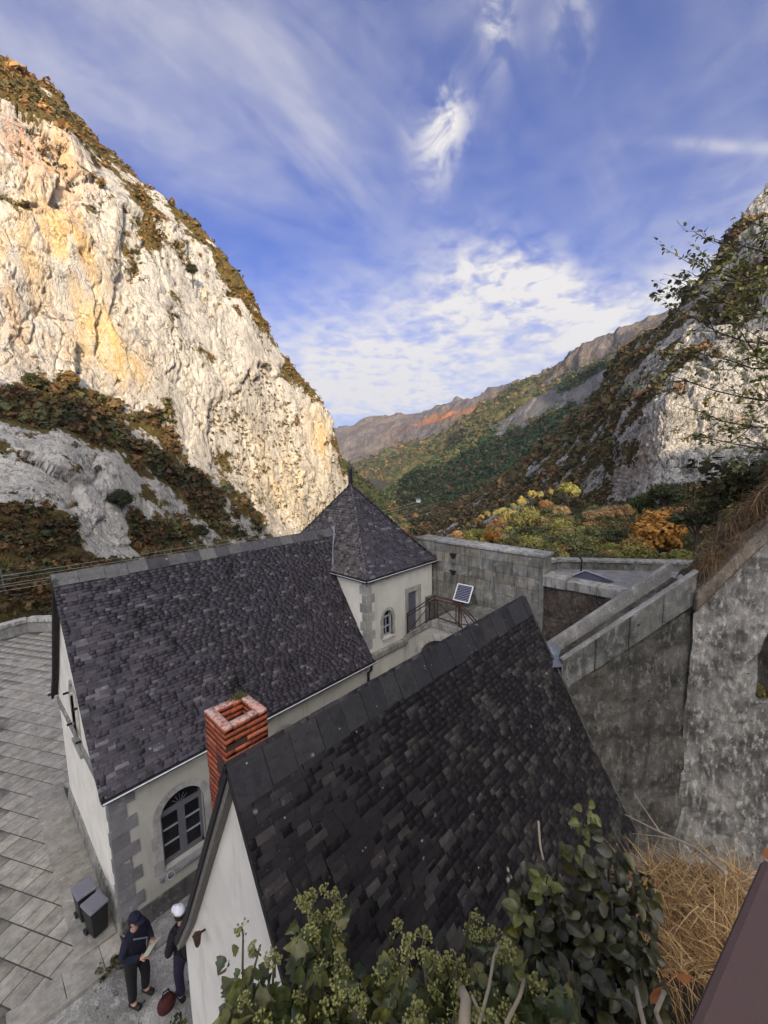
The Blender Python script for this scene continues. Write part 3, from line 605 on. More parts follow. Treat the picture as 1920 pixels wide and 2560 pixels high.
# --- wooded knoll just beyond the fort
KNOLL = [
 (960,  [(1700,30,1.0),(1500,44,1.0),(1455,58,1.0),(1425,75,1.0),(1400,95,1.0)]),
 (1040, [(1700,30,1.0),(1500,42,1.0),(1445,56,1.0),(1405,73,1.0),(1372,95,1.0)]),
 (1140, [(1700,30,1.0),(1490,42,1.0),(1430,56,1.0),(1385,74,1.0),(1348,98,1.0)]),
 (1250, [(1700,28,1.0),(1480,40,1.0),(1415,54,1.0),(1360,74,1.0),(1312,100,1.0)]),
 (1340, [(1700,28,1.0),(1475,39,1.0),(1405,53,1.0),(1342,74,1.0),(1284,102,1.0)]),
 (1430, [(1700,26,1.0),(1470,38,1.0),(1400,52,1.0),(1332,74,1.0),(1268,104,1.0)]),
 (1560, [(1700,26,1.0),(1465,36,1.0),(1395,49,1.0),(1335,68,1.0),(1290,92,1.0)]),
 (1700, [(1700,24,1.0),(1460,33,1.0),(1395,43,1.0),(1340,58,1.0),(1300,78,1.0)]),
 (1950, [(1700,22,1.0),(1450,29,1.0),(1385,36,1.0),(1335,46,1.0),(1295,60,1.0)]),
]
PK, VK = sect(KNOLL, 90, 60, (0.4, 40))
PK = (PK.reshape(-1, 3)+np.array([0, 0, 1.])*(1.2*fbm(PK.reshape(-1, 3)/9, 3, 131))[:, None]).reshape(PK.shape)
cliff_mat('wood_floor', (0.06, 0.055, 0.035), (0.07, 0.06, 0.04), (0.07, 0.055, 0.03), (0.045, 0.038, 0.018), (0.03, 0.032, 0.014), 0.3, 0.6)
knoll = terrain_obj('wooded_knoll', PK, MAT['wood_floor'], np.clip(VK, 0, 1), label='low knoll covered with autumn trees beyond the rampart', category='hill')
# --- the ground sheet under everything, out to the horizon
g = MB(); R_ = 30000; g.quad((-R_, -R_, -62), (R_, -R_, -62), (R_, R_, -62), (-R_, R_, -62))
ground = g.build('valley_ground', MAT['wood_floor'], kind='structure', label='dark floor of the gorge far below the fort', category='ground')
# --- the mountain behind the viewer: its ridge throws the shade over the fort, with a col that lets the sun through
SIDE = RIGHT*math.cos(SUN_TURN)+HEAD*math.sin(SUN_TURN)
RIDGE = [(-700,-300,60),(-400,-300,66),(-220,-300,84),(-150,-300,112),(-115,-300,134),(-90,-300,131),(-84,-300,127),(-72,-300,125.5),(-66,-300,127),(-53,-300,118),(-38,-300,109),(-32,-300,103),(-20,-300,90),(-9,-300,80),(2,-300,77),(10,-300,74),(27,-300,71.2),(37,-300,71.6),(46,-300,74.6),
         (53,-300,76.8),(59,-300,78.6),(63,-300,79.4),(75,-300,82.5),(88,-300,87.5),(97,-300,92),(104,-300,93),(115,-300,92.5),(125,-300,93),(131,-300,98),(138,-298,113),(146,-290,140),(156,-260,169),(165,-200,157),(178,-100,140),(200,-50,142),(290,-20,176),(320,0,190),(430,0,236),(484,0,248),(515,0,318),(560,0,330),(950,0,380)]
def ridge_mesh():
    R = []; pts = np.array(RIDGE, float); aa = np.concatenate([np.linspace(pts[i, 0], pts[i+1, 0], 5)[:-1] for i in range(len(pts)-1)]+[[pts[-1, 0]]])
    s = np.interp(aa, pts[:, 0], pts[:, 1]); z = np.interp(aa, pts[:, 0], pts[:, 2])
    prof = [(1.0, -62), (0.72, 0.12), (0.4, 0.46), (0.18, 0.75), (0.0, 1.0), (-0.25, 0.8), (-0.7, 0.3), (-1.1, -62)]
    for q, h in prof:
        w = np.where(q > 0, np.where(aa > 140, 75, np.minimum(235, -s-60)), 260)
        zz = np.full_like(z, h) if h == -62 else z*h+(1-h)*(-25)
        P = np.multiply.outer(aa, SIDE)+np.multiply.outer(s+q*w, LH); P[:, 2] = zz
        if q != 0.0: P += (6*fbm(P/25, 3, 151))[:, None]*np.array([0, 0, 1.])
        R.append(P)
    return np.array(R)
PB = ridge_mesh()
back_mountain = terrain_obj('mountain_behind', PB, MAT['right_slope_rock'], np.full(PB.shape[:2], 0.45), label='mountain behind the viewer that shades the fort', category='mountain')
# ------------------------------------------------------------------ pieces: many alike small parts
UNIT = np.array([(-.5,0,0),(.5,0,0),(.5,1,0),(-.5,1,0),(-.5,0,1),(.5,0,1),(.5,1,1),(-.5,1,1)], float)
UF = np.array(BOXF)
def pix(P):
    P = np.atleast_2d(P); w = P@CF
    return np.stack([960+FPX*(P@CR)/w, 1280-FPX*(P@CU)/w], 1), w
def facing_area(mats):
    """how large each unit piece shows (top face), zero when out of the frame"""
    c = np.array([[[-.5,0,1,1],[.5,0,1,1],[.5,1,1,1],[-.5,1,1,1]]])
    W = np.einsum('nij,kj->nki', mats, c[0])[..., :3]
    p, w = pix(W.reshape(-1, 3)); p = p.reshape(-1, 4, 2)
    x, y = p[..., 0], p[..., 1]
    A = 0.5*np.abs((x*np.roll(y, -1, 1)-y*np.roll(x, -1, 1)).sum(1))
    cx, cy = x.mean(1), y.mean(1)
    return np.where((w.reshape(-1, 4).min(1) > 0.1) & (cx > 0) & (cx < 1920) & (cy > 0) & (cy < 2560), A, 0)
def pieces(name, parent, mats, cols, mat, mat_field, verts=UNIT, faces=UF, limit=300, field_name=None, score=None):
    """mats (n,4,4): the pieces that show largest become objects sharing one mesh, the rest one joined part"""
    mats = np.asarray(mats, float); cols = np.asarray(cols, float)
    sc_ = facing_area(mats) if score is None else score
    order = np.argsort(-sc_); sel = [i for i in order[:limit] if sc_[i] > 0]; rest = np.setdiff1d(np.arange(len(mats)), sel)
    base = mesh_np(name, verts, faces); base.materials.append(MAT[mat])
    for i in sel:
        o = bpy.data.objects.new(name, base); COL.objects.link(o)
        setp(o, parent); o.matrix_basis = Matrix(mats[i].tolist()); o.color = (*cols[i], 1)
    if len(rest):
        hv = np.concatenate([verts, np.ones((len(verts), 1))], 1)
        V = np.einsum('nij,kj->nki', mats[rest], hv)[..., :3].reshape(-1, 3)
        F = (faces[None]+(np.arange(len(rest))*len(verts))[:, None, None]).reshape(-1, faces.shape[1])
        me = mesh_np(field_name or name+'_field', V, F, np.repeat(cols[rest], len(verts), 0))
        obj(field_name or name+'_field', me, MAT[mat_field], parent, kind='stuff')
def m4(o, a, b, c):
    m = np.eye(4); m[:3, 0] = a; m[:3, 1] = b; m[:3, 2] = c; m[:3, 3] = o; return m
def slate_col(n, pal):
    pal = np.array(pal); c = pal[rng.integers(0, len(pal), n)]*rng.uniform(0.86, 1.15, (n, 1)); return c
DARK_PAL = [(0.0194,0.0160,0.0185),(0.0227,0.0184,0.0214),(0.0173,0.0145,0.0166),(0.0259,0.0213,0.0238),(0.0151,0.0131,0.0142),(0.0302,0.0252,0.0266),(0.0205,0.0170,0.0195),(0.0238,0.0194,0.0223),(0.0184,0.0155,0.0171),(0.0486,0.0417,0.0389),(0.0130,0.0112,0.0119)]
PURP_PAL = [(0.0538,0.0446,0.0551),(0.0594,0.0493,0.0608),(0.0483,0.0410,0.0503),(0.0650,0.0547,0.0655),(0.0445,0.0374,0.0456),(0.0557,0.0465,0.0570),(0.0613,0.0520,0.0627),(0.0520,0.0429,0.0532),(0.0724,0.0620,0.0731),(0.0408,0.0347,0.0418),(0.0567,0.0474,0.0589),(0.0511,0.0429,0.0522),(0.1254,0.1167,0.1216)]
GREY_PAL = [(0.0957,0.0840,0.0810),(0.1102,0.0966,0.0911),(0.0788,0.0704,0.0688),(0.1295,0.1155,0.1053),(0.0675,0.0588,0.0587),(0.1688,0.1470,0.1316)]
class Prof:
    """roof profile in the slope plane: polyline of (out, z) from eave to ridge; slope coordinate is its length"""
    def __init__(s, pts):
        s.p = np.array(pts, float); s.L = np.concatenate([[0], np.cumsum(np.linalg.norm(np.diff(s.p, axis=0), axis=1))])
    def at(s, q): return np.array([np.interp(q, s.L, s.p[:, 0]), np.interp(q, s.L, s.p[:, 1])])
    def dir(s, q):
        a = s.at(max(q-.04, 0)); b = s.at(min(q+.04, s.L[-1])); d = b-a; return d/np.linalg.norm(d)
def slates(parent, prof, to3, along, a_lo, a_hi, expo, wid, pal, name='slate', limit=300, hull=False, stop=0.0, worn=None):
    """to3(a, out, z) maps to the place; courses of overlapping slates from eave to ridge"""
    ms = []
    A = np.asarray(along, float); nc = int((prof.L[-1]-stop)/expo)
    for i in range(nc):
        s0 = i*expo+0.0; o0 = prof.at(s0); d = prof.dir(s0+expo*.6)
        p0 = to3(0, *o0); p1 = to3(0, *(o0+d)); U = p1-p0; N = np.cross(A, U); N /= np.linalg.norm(N)
        if N[2] < 0: N = -N
        lo, hi = a_lo(o0[1]), a_hi(o0[1]); a = lo-rng.uniform(0, wid*.6)
        while a < hi:
            w = wid*rng.choice([0.62, 0.8, 1.0, 1.0, 1.2, 1.45])*rng.uniform(.92, 1.08); a0, a1 = max(a, lo), min(a+w, hi); a += w
            if a1-a0 < 0.035: continue
            ln = expo*1.75; th = rng.uniform(.014, .018); j = rng.normal(0, .003); sj = rng.normal(0, .0018)
            c = to3((a0+a1)/2, *o0)+U*sj
            Uj = U+A*j; Uj /= np.linalg.norm(Uj); lift = .029+rng.normal(0, .0014)
            Ut = Uj*ln-N*(lift-.003)+A*0; ms.append(m4(c+N*lift, A*(a1-a0-rng.uniform(.008, .016)), Ut, N*th))
    ms = np.array(ms); cl_ = slate_col(len(ms), pal)
    if worn is not None:                                          # slates with grey lichen, in patches
        pw = np.array([worn(*m[:3, 3]) for m in ms]); hit = rng.uniform(0, 1, len(ms)) < pw; cl_[hit] = np.array([(.058, .055, .049)])*rng.uniform(.6, 1.3, (hit.sum(), 1))
    pieces(name, parent, ms, cl_, 'slate', 'slate_field', limit=limit)
def ridge_tiles(parent, x0, x1, y, z, slopes, length, drop, pal, name='ridge_tile', limit=60):
    """big slates laid over the ridge: one leaf on each side"""
    x = x0; k = 0
    while x < x1-0.05:
        w = length*rng.uniform(.85, 1.2); xe = min(x+w, x1); c = slate_col(1, pal)[0]
        for sgn, sl in slopes:
            d = np.array([0, sgn, -sl]); d /= np.linalg.norm(d); n = np.cross([1., 0, 0], d); n = n if n[2] > 0 else -n
            dr = drop*rng.uniform(.93, 1.06); mb = MB(); t = .014+.006*(k % 2)
            o = np.array([(x+xe)/2, y, z+.012]); mb.obox(o+d*dr/2+n*(t/2+.03), np.array([(xe-x)/2-.004, 0, 0]), d*dr/2, n*t/2)
            ob = mb.build(name, MAT['slate'], parent); ob.color = (*c, 1)
        x = xe; k += 1
# ------------------------------------------------------------------ walls with openings
def wall_face(mb, to3, a0, a1, zb, zt, ops, depth=.16, n=14, extra=()):
    """to3(a, z, d): d goes into the wall. ops: dict(a0,a1,lo(a),hi(a))"""
    extra = [e for e in extra if not any(o['a0'] < e < o['a1'] for o in ops)]
    cuts = sorted(set([a0, a1]+list(extra)+[q for o in ops for q in (o['a0'], o['a1'])]))
    for c0, c1 in zip(cuts[:-1], cuts[1:]):
        op = next((o for o in ops if o['a0'] <= c0+1e-6 and o['a1'] >= c1-1e-6), None)
        if op is None:
            mb.quad(to3(c0, zb(c0), 0), to3(c1, zb(c1), 0), to3(c1, zt(c1), 0), to3(c0, zt(c0), 0)); continue
        t = np.linspace(0, math.pi, n+1); aa = (op['a0']+op['a1'])/2-(op['a1']-op['a0'])/2*np.cos(t)
        for p, q in zip(aa[:-1], aa[1:]):
            hp, hq, lp, lq = op['hi'](p), op['hi'](q), op['lo'](p), op['lo'](q)
            mb.quad(to3(p, hp, 0), to3(q, hq, 0), to3(q, zt(q), 0), to3(p, zt(p), 0)); mb.quad(to3(p, zb(p), 0), to3(q, zb(q), 0), to3(q, lq, 0), to3(p, lp, 0))
            mb.quad(to3(p, hp, 0), to3(p, hp, depth), to3(q, hq, depth), to3(q, hq, 0)); mb.quad(to3(p, lp, 0), to3(q, lq, 0), to3(q, lq, depth), to3(p, lp, depth))
        for e in (op['a0'], op['a1']):
            if op['hi'](e)-op['lo'](e) > 1e-3: mb.quad(to3(e, op['lo'](e), 0), to3(e, op['lo'](e), depth), to3(e, op['hi'](e), depth), to3(e, op['hi'](e), 0))
def arch(a0, a1, z0, zs, top=None):
    c, r = (a0+a1)/2, (a1-a0)/2; h = (top-zs) if top is not None else r
    return dict(a0=a0, a1=a1, lo=lambda a: z0, hi=lambda a: zs+h*math.sqrt(max(0, 1-((a-c)/r)**2)))
def arch_pts(op, n=20):
    t = np.linspace(0, math.pi, n+1); aa = (op['a0']+op['a1'])/2-(op['a1']-op['a0'])/2*np.cos(t); return [(a, op['hi'](a)) for a in aa]
def pane(mb, to3, op, d):
    P = [(op['a0'], op['lo'](op['a0']))]+arch_pts(op)+[(op['a1'], op['lo'](op['a1']))]
    mb.quad(*[to3(a, z, d) for a, z in P])
def voussoirs(parent, to3, op, thick, n, proud, col, name='voussoir', jamb=0, z0=None, mat='quoin', full=True):
    c, r = (op['a0']+op['a1'])/2, (op['a1']-op['a0'])/2; zs = op['hi'](op['a0']); h = op['hi'](c)-zs
    for i in range(n):
        t0, t1 = math.pi*i/n+.012, math.pi*(i+1)/n-.012
        P = []
        for t in np.linspace(t0, t1, 4): P.append((c-r*math.cos(t), zs+h*math.sin(t)))
        for t in np.linspace(t1, t0, 4): P.append((c-(r+thick)*math.cos(t), zs+(h+thick)*math.sin(t)))
        mb = MB(); mb.prism([to3(a, z, -proud) for a, z in P], np.array(to3(0, 0, proud+.05))-np.array(to3(0, 0, 0)))
        o = mb.build(name, MAT[mat], parent); q = rng.uniform(.85, 1.15); o.color = (col[0]*q, col[1]*q, col[2]*q, 1)
    for k in range(jamb):
        H = (zs-z0)/jamb; w = thick*(1.0 if k % 2 else 1.35)
        for sgn, e in ((-1, op['a0']), (1, op['a1'])):
            mb = MB(); P = [(e, z0+k*H+.006), (e+sgn*w, z0+k*H+.006), (e+sgn*w, z0+(k+1)*H-.006), (e, z0+(k+1)*H-.006)]
            mb.prism([to3(a, z, -proud) for a, z in P], np.array(to3(0, 0, proud+.05))-np.array(to3(0, 0, 0)))
            o = mb.build('jamb_stone', MAT[mat], parent); q = rng.uniform(.85, 1.15); o.color = (col[0]*q, col[1]*q, col[2]*q, 1)
# ------------------------------------------------------------------ the long slate-roofed house
Z0 = -9.3
house = thing('long_house', (1.47, 8.82, Z0), 'long cream rendered house with steep purple slate roof beside the paved terrace', 'house')
EAVE_Z, RIDGE_Z, RY = -6.2, -2.38, 11.3
WY, WYF, WX = 8.82, 13.78, 1.5
toS = lambda a, z, d: np.array([a, WY+d, z])                  # front wall
toG = lambda a, z, d: np.array([WX+d, a, z])                  # gable wall
w1 = arch(2.35, 3.25, -8.62, -7.42, -6.98)
w2 = arch(4.9, 5.8, -8.62, -7.42, -6.98)
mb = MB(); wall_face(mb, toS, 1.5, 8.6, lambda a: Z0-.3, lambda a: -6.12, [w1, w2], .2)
mb.build('front_wall', MAT['grey_shade_render'], house)
gz = lambda y: -2.52-abs(y-RY)*1.4379
wg = arch(11.06, 11.86, -6.55, -5.45, -5.02)
oc = dict(a0=11.22, a1=11.62, lo=lambda a: -4.28-.2*math.sqrt(max(0, 1-((a-11.42)/.2)**2)), hi=lambda a: -4.28+.2*math.sqrt(max(0, 1-((a-11.42)/.2)**2)))
def split_gable(mb):
    wall_face(mb, toG, 8.82, 13.78, lambda a: Z0-.3, lambda a: -6.56, [], .2, extra=(10.2, 11.3, 12.4))
    k0, k1 = RY-(-2.52+4.7)/1.4379, RY+(-2.52+4.7)/1.4379
    wall_face(mb, toG, 8.82, 13.78, lambda a: -6.56, lambda a: min(gz(a), -4.7), [wg], .2, extra=(k0, k1))
    wall_face(mb, toG, k0, k1, lambda a: -4.7, lambda a: gz(a)+1e-4, [oc], .2, extra=(11.3,))
mb = MB(); split_gable(mb); mb.build('gable_wall', MAT['cream_render'], house)
mb = MB(); mb.box(1.6, 12, 13.6, 13.78, Z0-.3, -6.2); mb.build('rear_wall', MAT['grey_shade_render'], house)
# string course and plinth on the gable
mb = MB(); mb.box(1.455, 1.498, 8.80, 13.8, -6.42, -6.24); o = mb.build('string_course', MAT['stone'], house, bevel=.01); o.color = (.26, .255, .235, 1)
mb = MB(); mb.prism([(1.40, 8.78, Z0-.2), (1.498, 8.78, Z0-.2), (1.498, 8.78, Z0+.34), (1.47, 8.78, Z0+.34)], (0, 5.0, 0)); o = mb.build('plinth', MAT['stone'], house); o.color = (.30, .29, .26, 1)
mb = MB(); mb.box(1.5, 8.6, 8.78, 8.818, Z0-.3, Z0+.22); o = mb.build('plinth', MAT['stone'], house); o.color = (.12, .115, .11, 1)
# quoins on the near corner
zq = Z0+.05; k = 0
while zq < -6.35:
    h = .29 if zq+.29 < -6.3 else -6.3-zq+.05; lx = .46 if k % 2 else .30; ly = .16 if k % 2 else .26
    mb = MB(); mb.prism([(1.478, 8.796, zq), (1.478+lx, 8.796, zq), (1.478+lx, 8.83, zq), (1.51, 8.83, zq), (1.51, 8.796+ly, zq), (1.478, 8.796+ly, zq)], (0, 0, h-.008))
    o = mb.build('quoin', MAT['quoin'], house, bevel=.004); q = rng.uniform(.85, 1.15); o.color = (.195*q, .19*q, .195*q, 1); zq += h; k += 1
def big_window(parent, op, to3, name='window', bars=2):
    wn = MB(); d = .13; a0, a1 = op['a0'], op['a1']; zb = op['lo'](a0); zs = op['hi'](a0); zt = op['hi']((a0+a1)/2); c = (a0+a1)/2
    e = np.array(to3(0, 0, d+.05))-np.array(to3(0, 0, d))
    def rect(x0, x1, y0, y1, dd=d): wn.prism([to3(x0, y0, dd), to3(x1, y0, dd), to3(x1, y1, dd), to3(x0, y1, dd)], e)
    rect(a0, a0+.06, zb, zs+.1); rect(a1-.06, a1, zb, zs+.1); rect(a0, a1, zb, zb+.10); rect(a0, a1, zs-.06, zs+.05, d-.012); rect(c-.075, c+.075, zb+.1, zs-.06, d-.008)
    w = wn.build(name, MAT['window_frame'], parent, bevel=.004)
    g = MB(); pane(g, to3, op, d+.045); g.build('pane', MAT['dark_glass'], w)
    for s0, s1 in ((a0+.06, c-.075), (c+.075, a1-.06)):
        for t in range(1, bars+1):
            b = MB(); z = zb+.1+(zs-.06-zb-.1)*t/(bars+1); b.prism([to3(s0, z-.012, d+.01), to3(s1, z-.012, d+.01), to3(s1, z+.012, d+.01), to3(s0, z+.012, d+.01)], e*.6); b.build('glazing_bar', MAT['glazing_bar'], w)
    f = MB()                                               # fan of bars in the head
    for t in (35, 62, 90, 118, 145):
        r = math.radians(t); f.bar(to3(c-.03*math.cos(r), zs+.05, d+.02), to3(c-(a1-a0)*.2*math.cos(r), zs+.05+(zt-zs)*.45*math.sin(r), d+.02), .012)
    f.build('fanlight_bar', MAT['window_frame'], w)
    return w
for op in (w1, w2):
    big_window(house, op, toS); voussoirs(house, toS, op, .15, 9, .008, (.36, .355, .335), jamb=4, z0=-8.62)
    mb = MB(); mb.box(op['a0']-.12, op['a1']+.12, 8.70, 8.86, -8.70, -8.622); o = mb.build('sill', MAT['quoin'], house, bevel=.006); o.color = (.27, .265, .27, 1)
    mb = MB(); mb.box(op['a0']-.12, op['a1']+.12, 8.745, 8.83, -8.78, -8.702); o = mb.build('sill_moulding', MAT['quoin'], house); o.color = (.22, .215, .22, 1)
mb = MB(); pane(mb, toG, wg, .19); mb.build('gable_window', MAT['dark_glass'], house)
mb = MB(); pane(mb, toG, oc, .19); mb.build('oculus', MAT['dark_glass'], house)
voussoirs(house, toG, wg, .10, 7, .006, (.36, .35, .32), jamb=3, z0=-6.55)
mb = MB(); mb.box(1.44, 1.497, 10.98, 11.94, -6.63, -6.555); o = mb.build('sill', MAT['quoin'], house); o.color = (.3, .3, .28, 1)
for z in (-5.4, -6.2):
    for y in (10.98, 11.94): mb = MB(); mb.bar((1.49, y, z), (1.38, y, z), .02, .05); mb.build('shutter_hinge', MAT['iron'], house)
# roof
profS = Prof([(8.62, EAVE_Z), (9.25, -5.40), (RY, RIDGE_Z)])
towx = lambda z: 8.56 if z < -3.60 else 8.45+(z+3.66)/2.76*1.75+.05
roofb = MB()
for pts in ([(8.66, EAVE_Z-.02), (9.25, -5.43), (RY, RIDGE_Z-.04)], [(13.98, EAVE_Z-.02), (13.3, -5.43), (RY, RIDGE_Z-.04)]):
    for (ya, za), (yb, zb_) in zip(pts[:-1], pts[1:]):
        x0, xa, xb = 1.36, max(8.57, towx(za)), max(8.57, towx(zb_))
        roofb.add([(x0, ya, za), (xa, ya, za), (xb, yb, zb_), (x0, yb, zb_), (x0, ya, za-.06), (xa, ya, za-.06), (xb, yb, zb_-.06), (x0, yb, zb_-.06)], BOXF)
roof = roofb.build('roof', MAT['soffit'], house)
slates(roof, profS, lambda a, o, z: np.array([a, o, z]), (1, 0, 0), lambda z: 1.33, towx, .078, .175, PURP_PAL)
ridge_tiles(roof, 1.33, 9.22, RY, RIDGE_Z, ((-1, 1.46), (1, 1.46)), .42, .30, [(.07,.066,.07),(.09,.086,.086),(.055,.052,.056),(.11,.106,.10),(.13,.126,.116)])
# verge boards on the gable
vg = MB()
for pts in ([(8.66, EAVE_Z), (9.25, -5.41), (RY, RIDGE_Z)], [(13.98, EAVE_Z), (13.3, -5.41), (RY, RIDGE_Z)]):
    for a, b in zip(pts[:-1], pts[1:]): vg.bar((1.385, a[0], a[1]-.09), (1.385, b[0], b[1]-.09), .05, .13)
vg.build('verge_board', MAT['iron'], roof)
def gutter(parent, p0, p1, out, r=.06):
    p0, p1, out = (np.asarray(q, float) for q in (p0, p1, out)); d = p1-p0; n = 8; V = []; F = []
    for i, p in enumerate((p0, p1)):
        for j in range(n+1):
            t = math.pi*j/n; V.append(p+out*(-math.cos(t))*r+np.array([0, 0, -math.sin(t)])*r)
        for j in range(n+1):
            t = math.pi*j/n; V.append(p+out*(-math.cos(t))*(r-.008)+np.array([0, 0, -math.sin(t)])*(r-.008))
    m = n+1
    for j in range(n): F += [(j, j+1, 2*m+j+1, 2*m+j), (m+j, 3*m+j, 3*m+j+1, m+j+1)]
    F += [(0, 2*m, 3*m, m), (n, m+n, 3*m+n, 2*m+n)]
    F += [(j, m+j, m+j+1, j+1) for j in range(n)]
    g = MB(); g.add(V, F); o = g.build('gutter', MAT['dark_metal'], parent)
    b = MB(); b.tube([p0+out*r+np.array([0, 0, .006]), p1+out*r+np.array([0, 0, .006])], .016, 6); b.build('gutter_lip', MAT['gutter_lip'], o); return o
gutter(house, (1.36, 8.585, -6.215), (8.66, 8.585, -6.215), (0, -1, 0)); gutter(house, (1.30, 14.05, -6.215), (8.6, 14.05, -6.215), (0, 1, 0))
mb = MB(); mb.tube([(8.45, 8.60, -6.26), (8.45, 8.63, -6.45), (8.45, 8.76, -6.6), (8.45, 8.77, -9.2)], .04, 8); mb.build('downpipe', MAT['dark_metal'], house, smooth=True)
mb = MB(); mb.box(2.30, 2.36, 8.66, 8.70, -8.72, -8.66); ringp = [(2.40+.075*math.cos(t), 8.64+.05*math.sin(t), -8.63+.05*math.sin(t)) for t in np.linspace(0, 2*math.pi, 15)]
mb.tube(ringp, .008, 5); mb.build('pot_holder', MAT['pale_metal'], house)
# ------------------------------------------------------------------ tower
tower = thing('tower', (10.3, 11.3, Z0), 'square cream tower with steep four sided slate roof between the long house and the rampart', 'tower')
TX0, TX1, TY0, TY1, TE = 8.58, 11.98, 8.91, 13.8, -3.66
toT = lambda a, z, d: np.array([a, TY0+d, z]); toTL = lambda a, z, d: np.array([TX0+d, a, z])
wt = arch(9.33, 9.76, -5.80, -5.12, -4.90); dr = dict(a0=10.60, a1=11.16, lo=lambda a: -6.05, hi=lambda a: -4.58)
mb = MB(); wall_face(mb, toT, TX0, TX1, lambda a: Z0-.3, lambda a: TE-.05, [wt, dr], .16)
wall_face(mb, toTL, TY0, TY1, lambda a: -6.6, lambda a: TE-.05, []); mb.box(TX0+.05, TX1, TY1-.1, TY1, Z0, TE-.05); mb.quad((TX1, TY0, Z0), (TX1, TY1, Z0), (TX1, TY1, TE-.05), (TX1, TY0, TE-.05))
mb.build('wall', MAT['tower_render'], tower)
mb = MB(); wall_face(mb, lambda a, z, d: np.array([TX0-.004, a, z]), TY0, 10.6, lambda a: -6.2, lambda a: TE-.06, []); mb.build('left_wall', MAT['cream_render'], tower)
zq = -5.95; k = 0
while zq < TE-.15:
    h = .30; lx = .36 if k % 2 else .22; ly = .2 if k % 2 else .3
    mb = MB(); mb.prism([(TX0-.012, TY0-.012, zq), (TX0+lx, TY0-.012, zq), (TX0+lx, TY0+.02, zq), (TX0+.02, TY0+.02, zq), (TX0+.02, TY0+ly, zq), (TX0-.012, TY0+ly, zq)], (0, 0, h-.008))
    o = mb.build('quoin', MAT['quoin'], tower, bevel=.004); q = rng.uniform(.85, 1.15); o.color = (.33*q, .325*q, .295*q, 1); zq += h; k += 1
voussoirs(tower, toT, wt, .11, 7, .008, (.33, .325, .29), jamb=3, z0=-5.80)
win = MB(); e = np.array([0, .04, 0])
for x0, x1, y0, y1 in ((9.33, 9.37, -5.8, -4.98), (9.72, 9.76, -5.8, -4.98), (9.33, 9.76, -5.8, -5.74), (9.33, 9.76, -5.50, -5.46), (9.33, 9.76, -5.16, -5.11), (9.53, 9.56, -5.74, -5.16)): win.prism([toT(x0, y0, .09), toT(x1, y0, .09), toT(x1, y1, .09), toT(x0, y1, .09)], e)
w = win.build('window', MAT['glazing_bar'], tower); g = MB(); pane(g, toT, wt, .14); g.build('pane', MAT['dark_glass'], w)
mb = MB(); mb.box(9.25, 9.84, 8.83, 8.93, -5.87, -5.802); o = mb.build('sill', MAT['quoin'], tower, bevel=.006); o.color = (.42, .41, .38, 1)
mb = MB(); mb.box(10.60, 11.16, TY0+.12, TY0+.16, -6.05, -4.58)
for z in (-5.9, -5.3): mb.box(10.64, 11.12, TY0+.108, TY0+.12, z, z+.5)
mb.build('door', MAT['door_paint'], tower)
for (x0, x1, z0, z1) in ((10.44, 10.597, -6.05, -4.58), (11.163, 11.32, -6.05, -4.58), (10.44, 11.32, -4.577, -4.40)):
    mb = MB(); mb.box(x0, x1, TY0-.012, TY0+.03, z0, z1); o = mb.build('door_surround', MAT['quoin'], tower); o.color = (.31, .30, .265, 1)
mb = MB(); mb.box(8.62, 10.36, TY0-.17, TY0-.002, -6.28, -6.10); o = mb.build('string_course', MAT['stone'], tower, bevel=.012); o.color = (.27, .265, .235, 1)
mb = MB(); mb.box(8.62, 10.36, TY0-.10, TY0-.002, -6.36, -6.283); o = mb.build('string_course', MAT['stone'], tower, bevel=.01); o.color = (.22, .215, .19, 1)
# roof: hips meet at the apex
AP = np.array([10.25, 11.35, -0.88]); EX0, EX1, EY0, EY1 = 8.46, 12.16, 8.76, 13.95
fr = [(0.0, 0.0), (.16, .115), (.36, .315), (1.0, 1.0)]         # inward fraction, height fraction: a slight kick at the eaves
zf = lambda t: TE+.03+(AP[2]-TE-.03)*t
def hipx(sgn):
    def f(z):
        t = (z-TE-.03)/(AP[2]-TE-.03); q = np.interp(t, [p[1] for p in fr], [p[0] for p in fr]); return (EX0+(AP[0]-EX0)*q) if sgn < 0 else (EX1+(AP[0]-EX1)*q)
    return f
def hipy(sgn):
    def f(z):
        t = (z-TE-.03)/(AP[2]-TE-.03); q = np.interp(t, [p[1] for p in fr], [p[0] for p in fr]); return (EY0+(AP[1]-EY0)*q) if sgn < 0 else (EY1+(AP[1]-EY1)*q)
    return f
tb = MB(); ring = []
for q, h in fr[:-1]:
    z = zf(h)-.03; ring.append([(EX0+(AP[0]-EX0)*q+.02, EY0+(AP[1]-EY0)*q+.02, z), (EX1+(AP[0]-EX1)*q-.02, EY0+(AP[1]-EY0)*q+.02, z), (EX1+(AP[0]-EX1)*q-.02, EY1+(AP[1]-EY1)*q-.02, z), (EX0+(AP[0]-EX0)*q+.02, EY1+(AP[1]-EY1)*q-.02, z)])
V = [p for r in ring for p in r]+[tuple(AP-[0, 0, .03])]
F = [(4*i+j, 4*i+(j+1) % 4, 4*i+4+(j+1) % 4, 4*i+4+j) for i in range(len(ring)-1) for j in range(4)]+[(4*(len(ring)-1)+j, 4*(len(ring)-1)+(j+1) % 4, len(V)-1) for j in range(4)]+[(3, 2, 1, 0)]
tb.add(V, F); troof = tb.build('roof', MAT['soffit'], tower)
pY = lambda e0, e1: Prof([(e0+(e1-e0)*q, zf(h)) for q, h in fr])
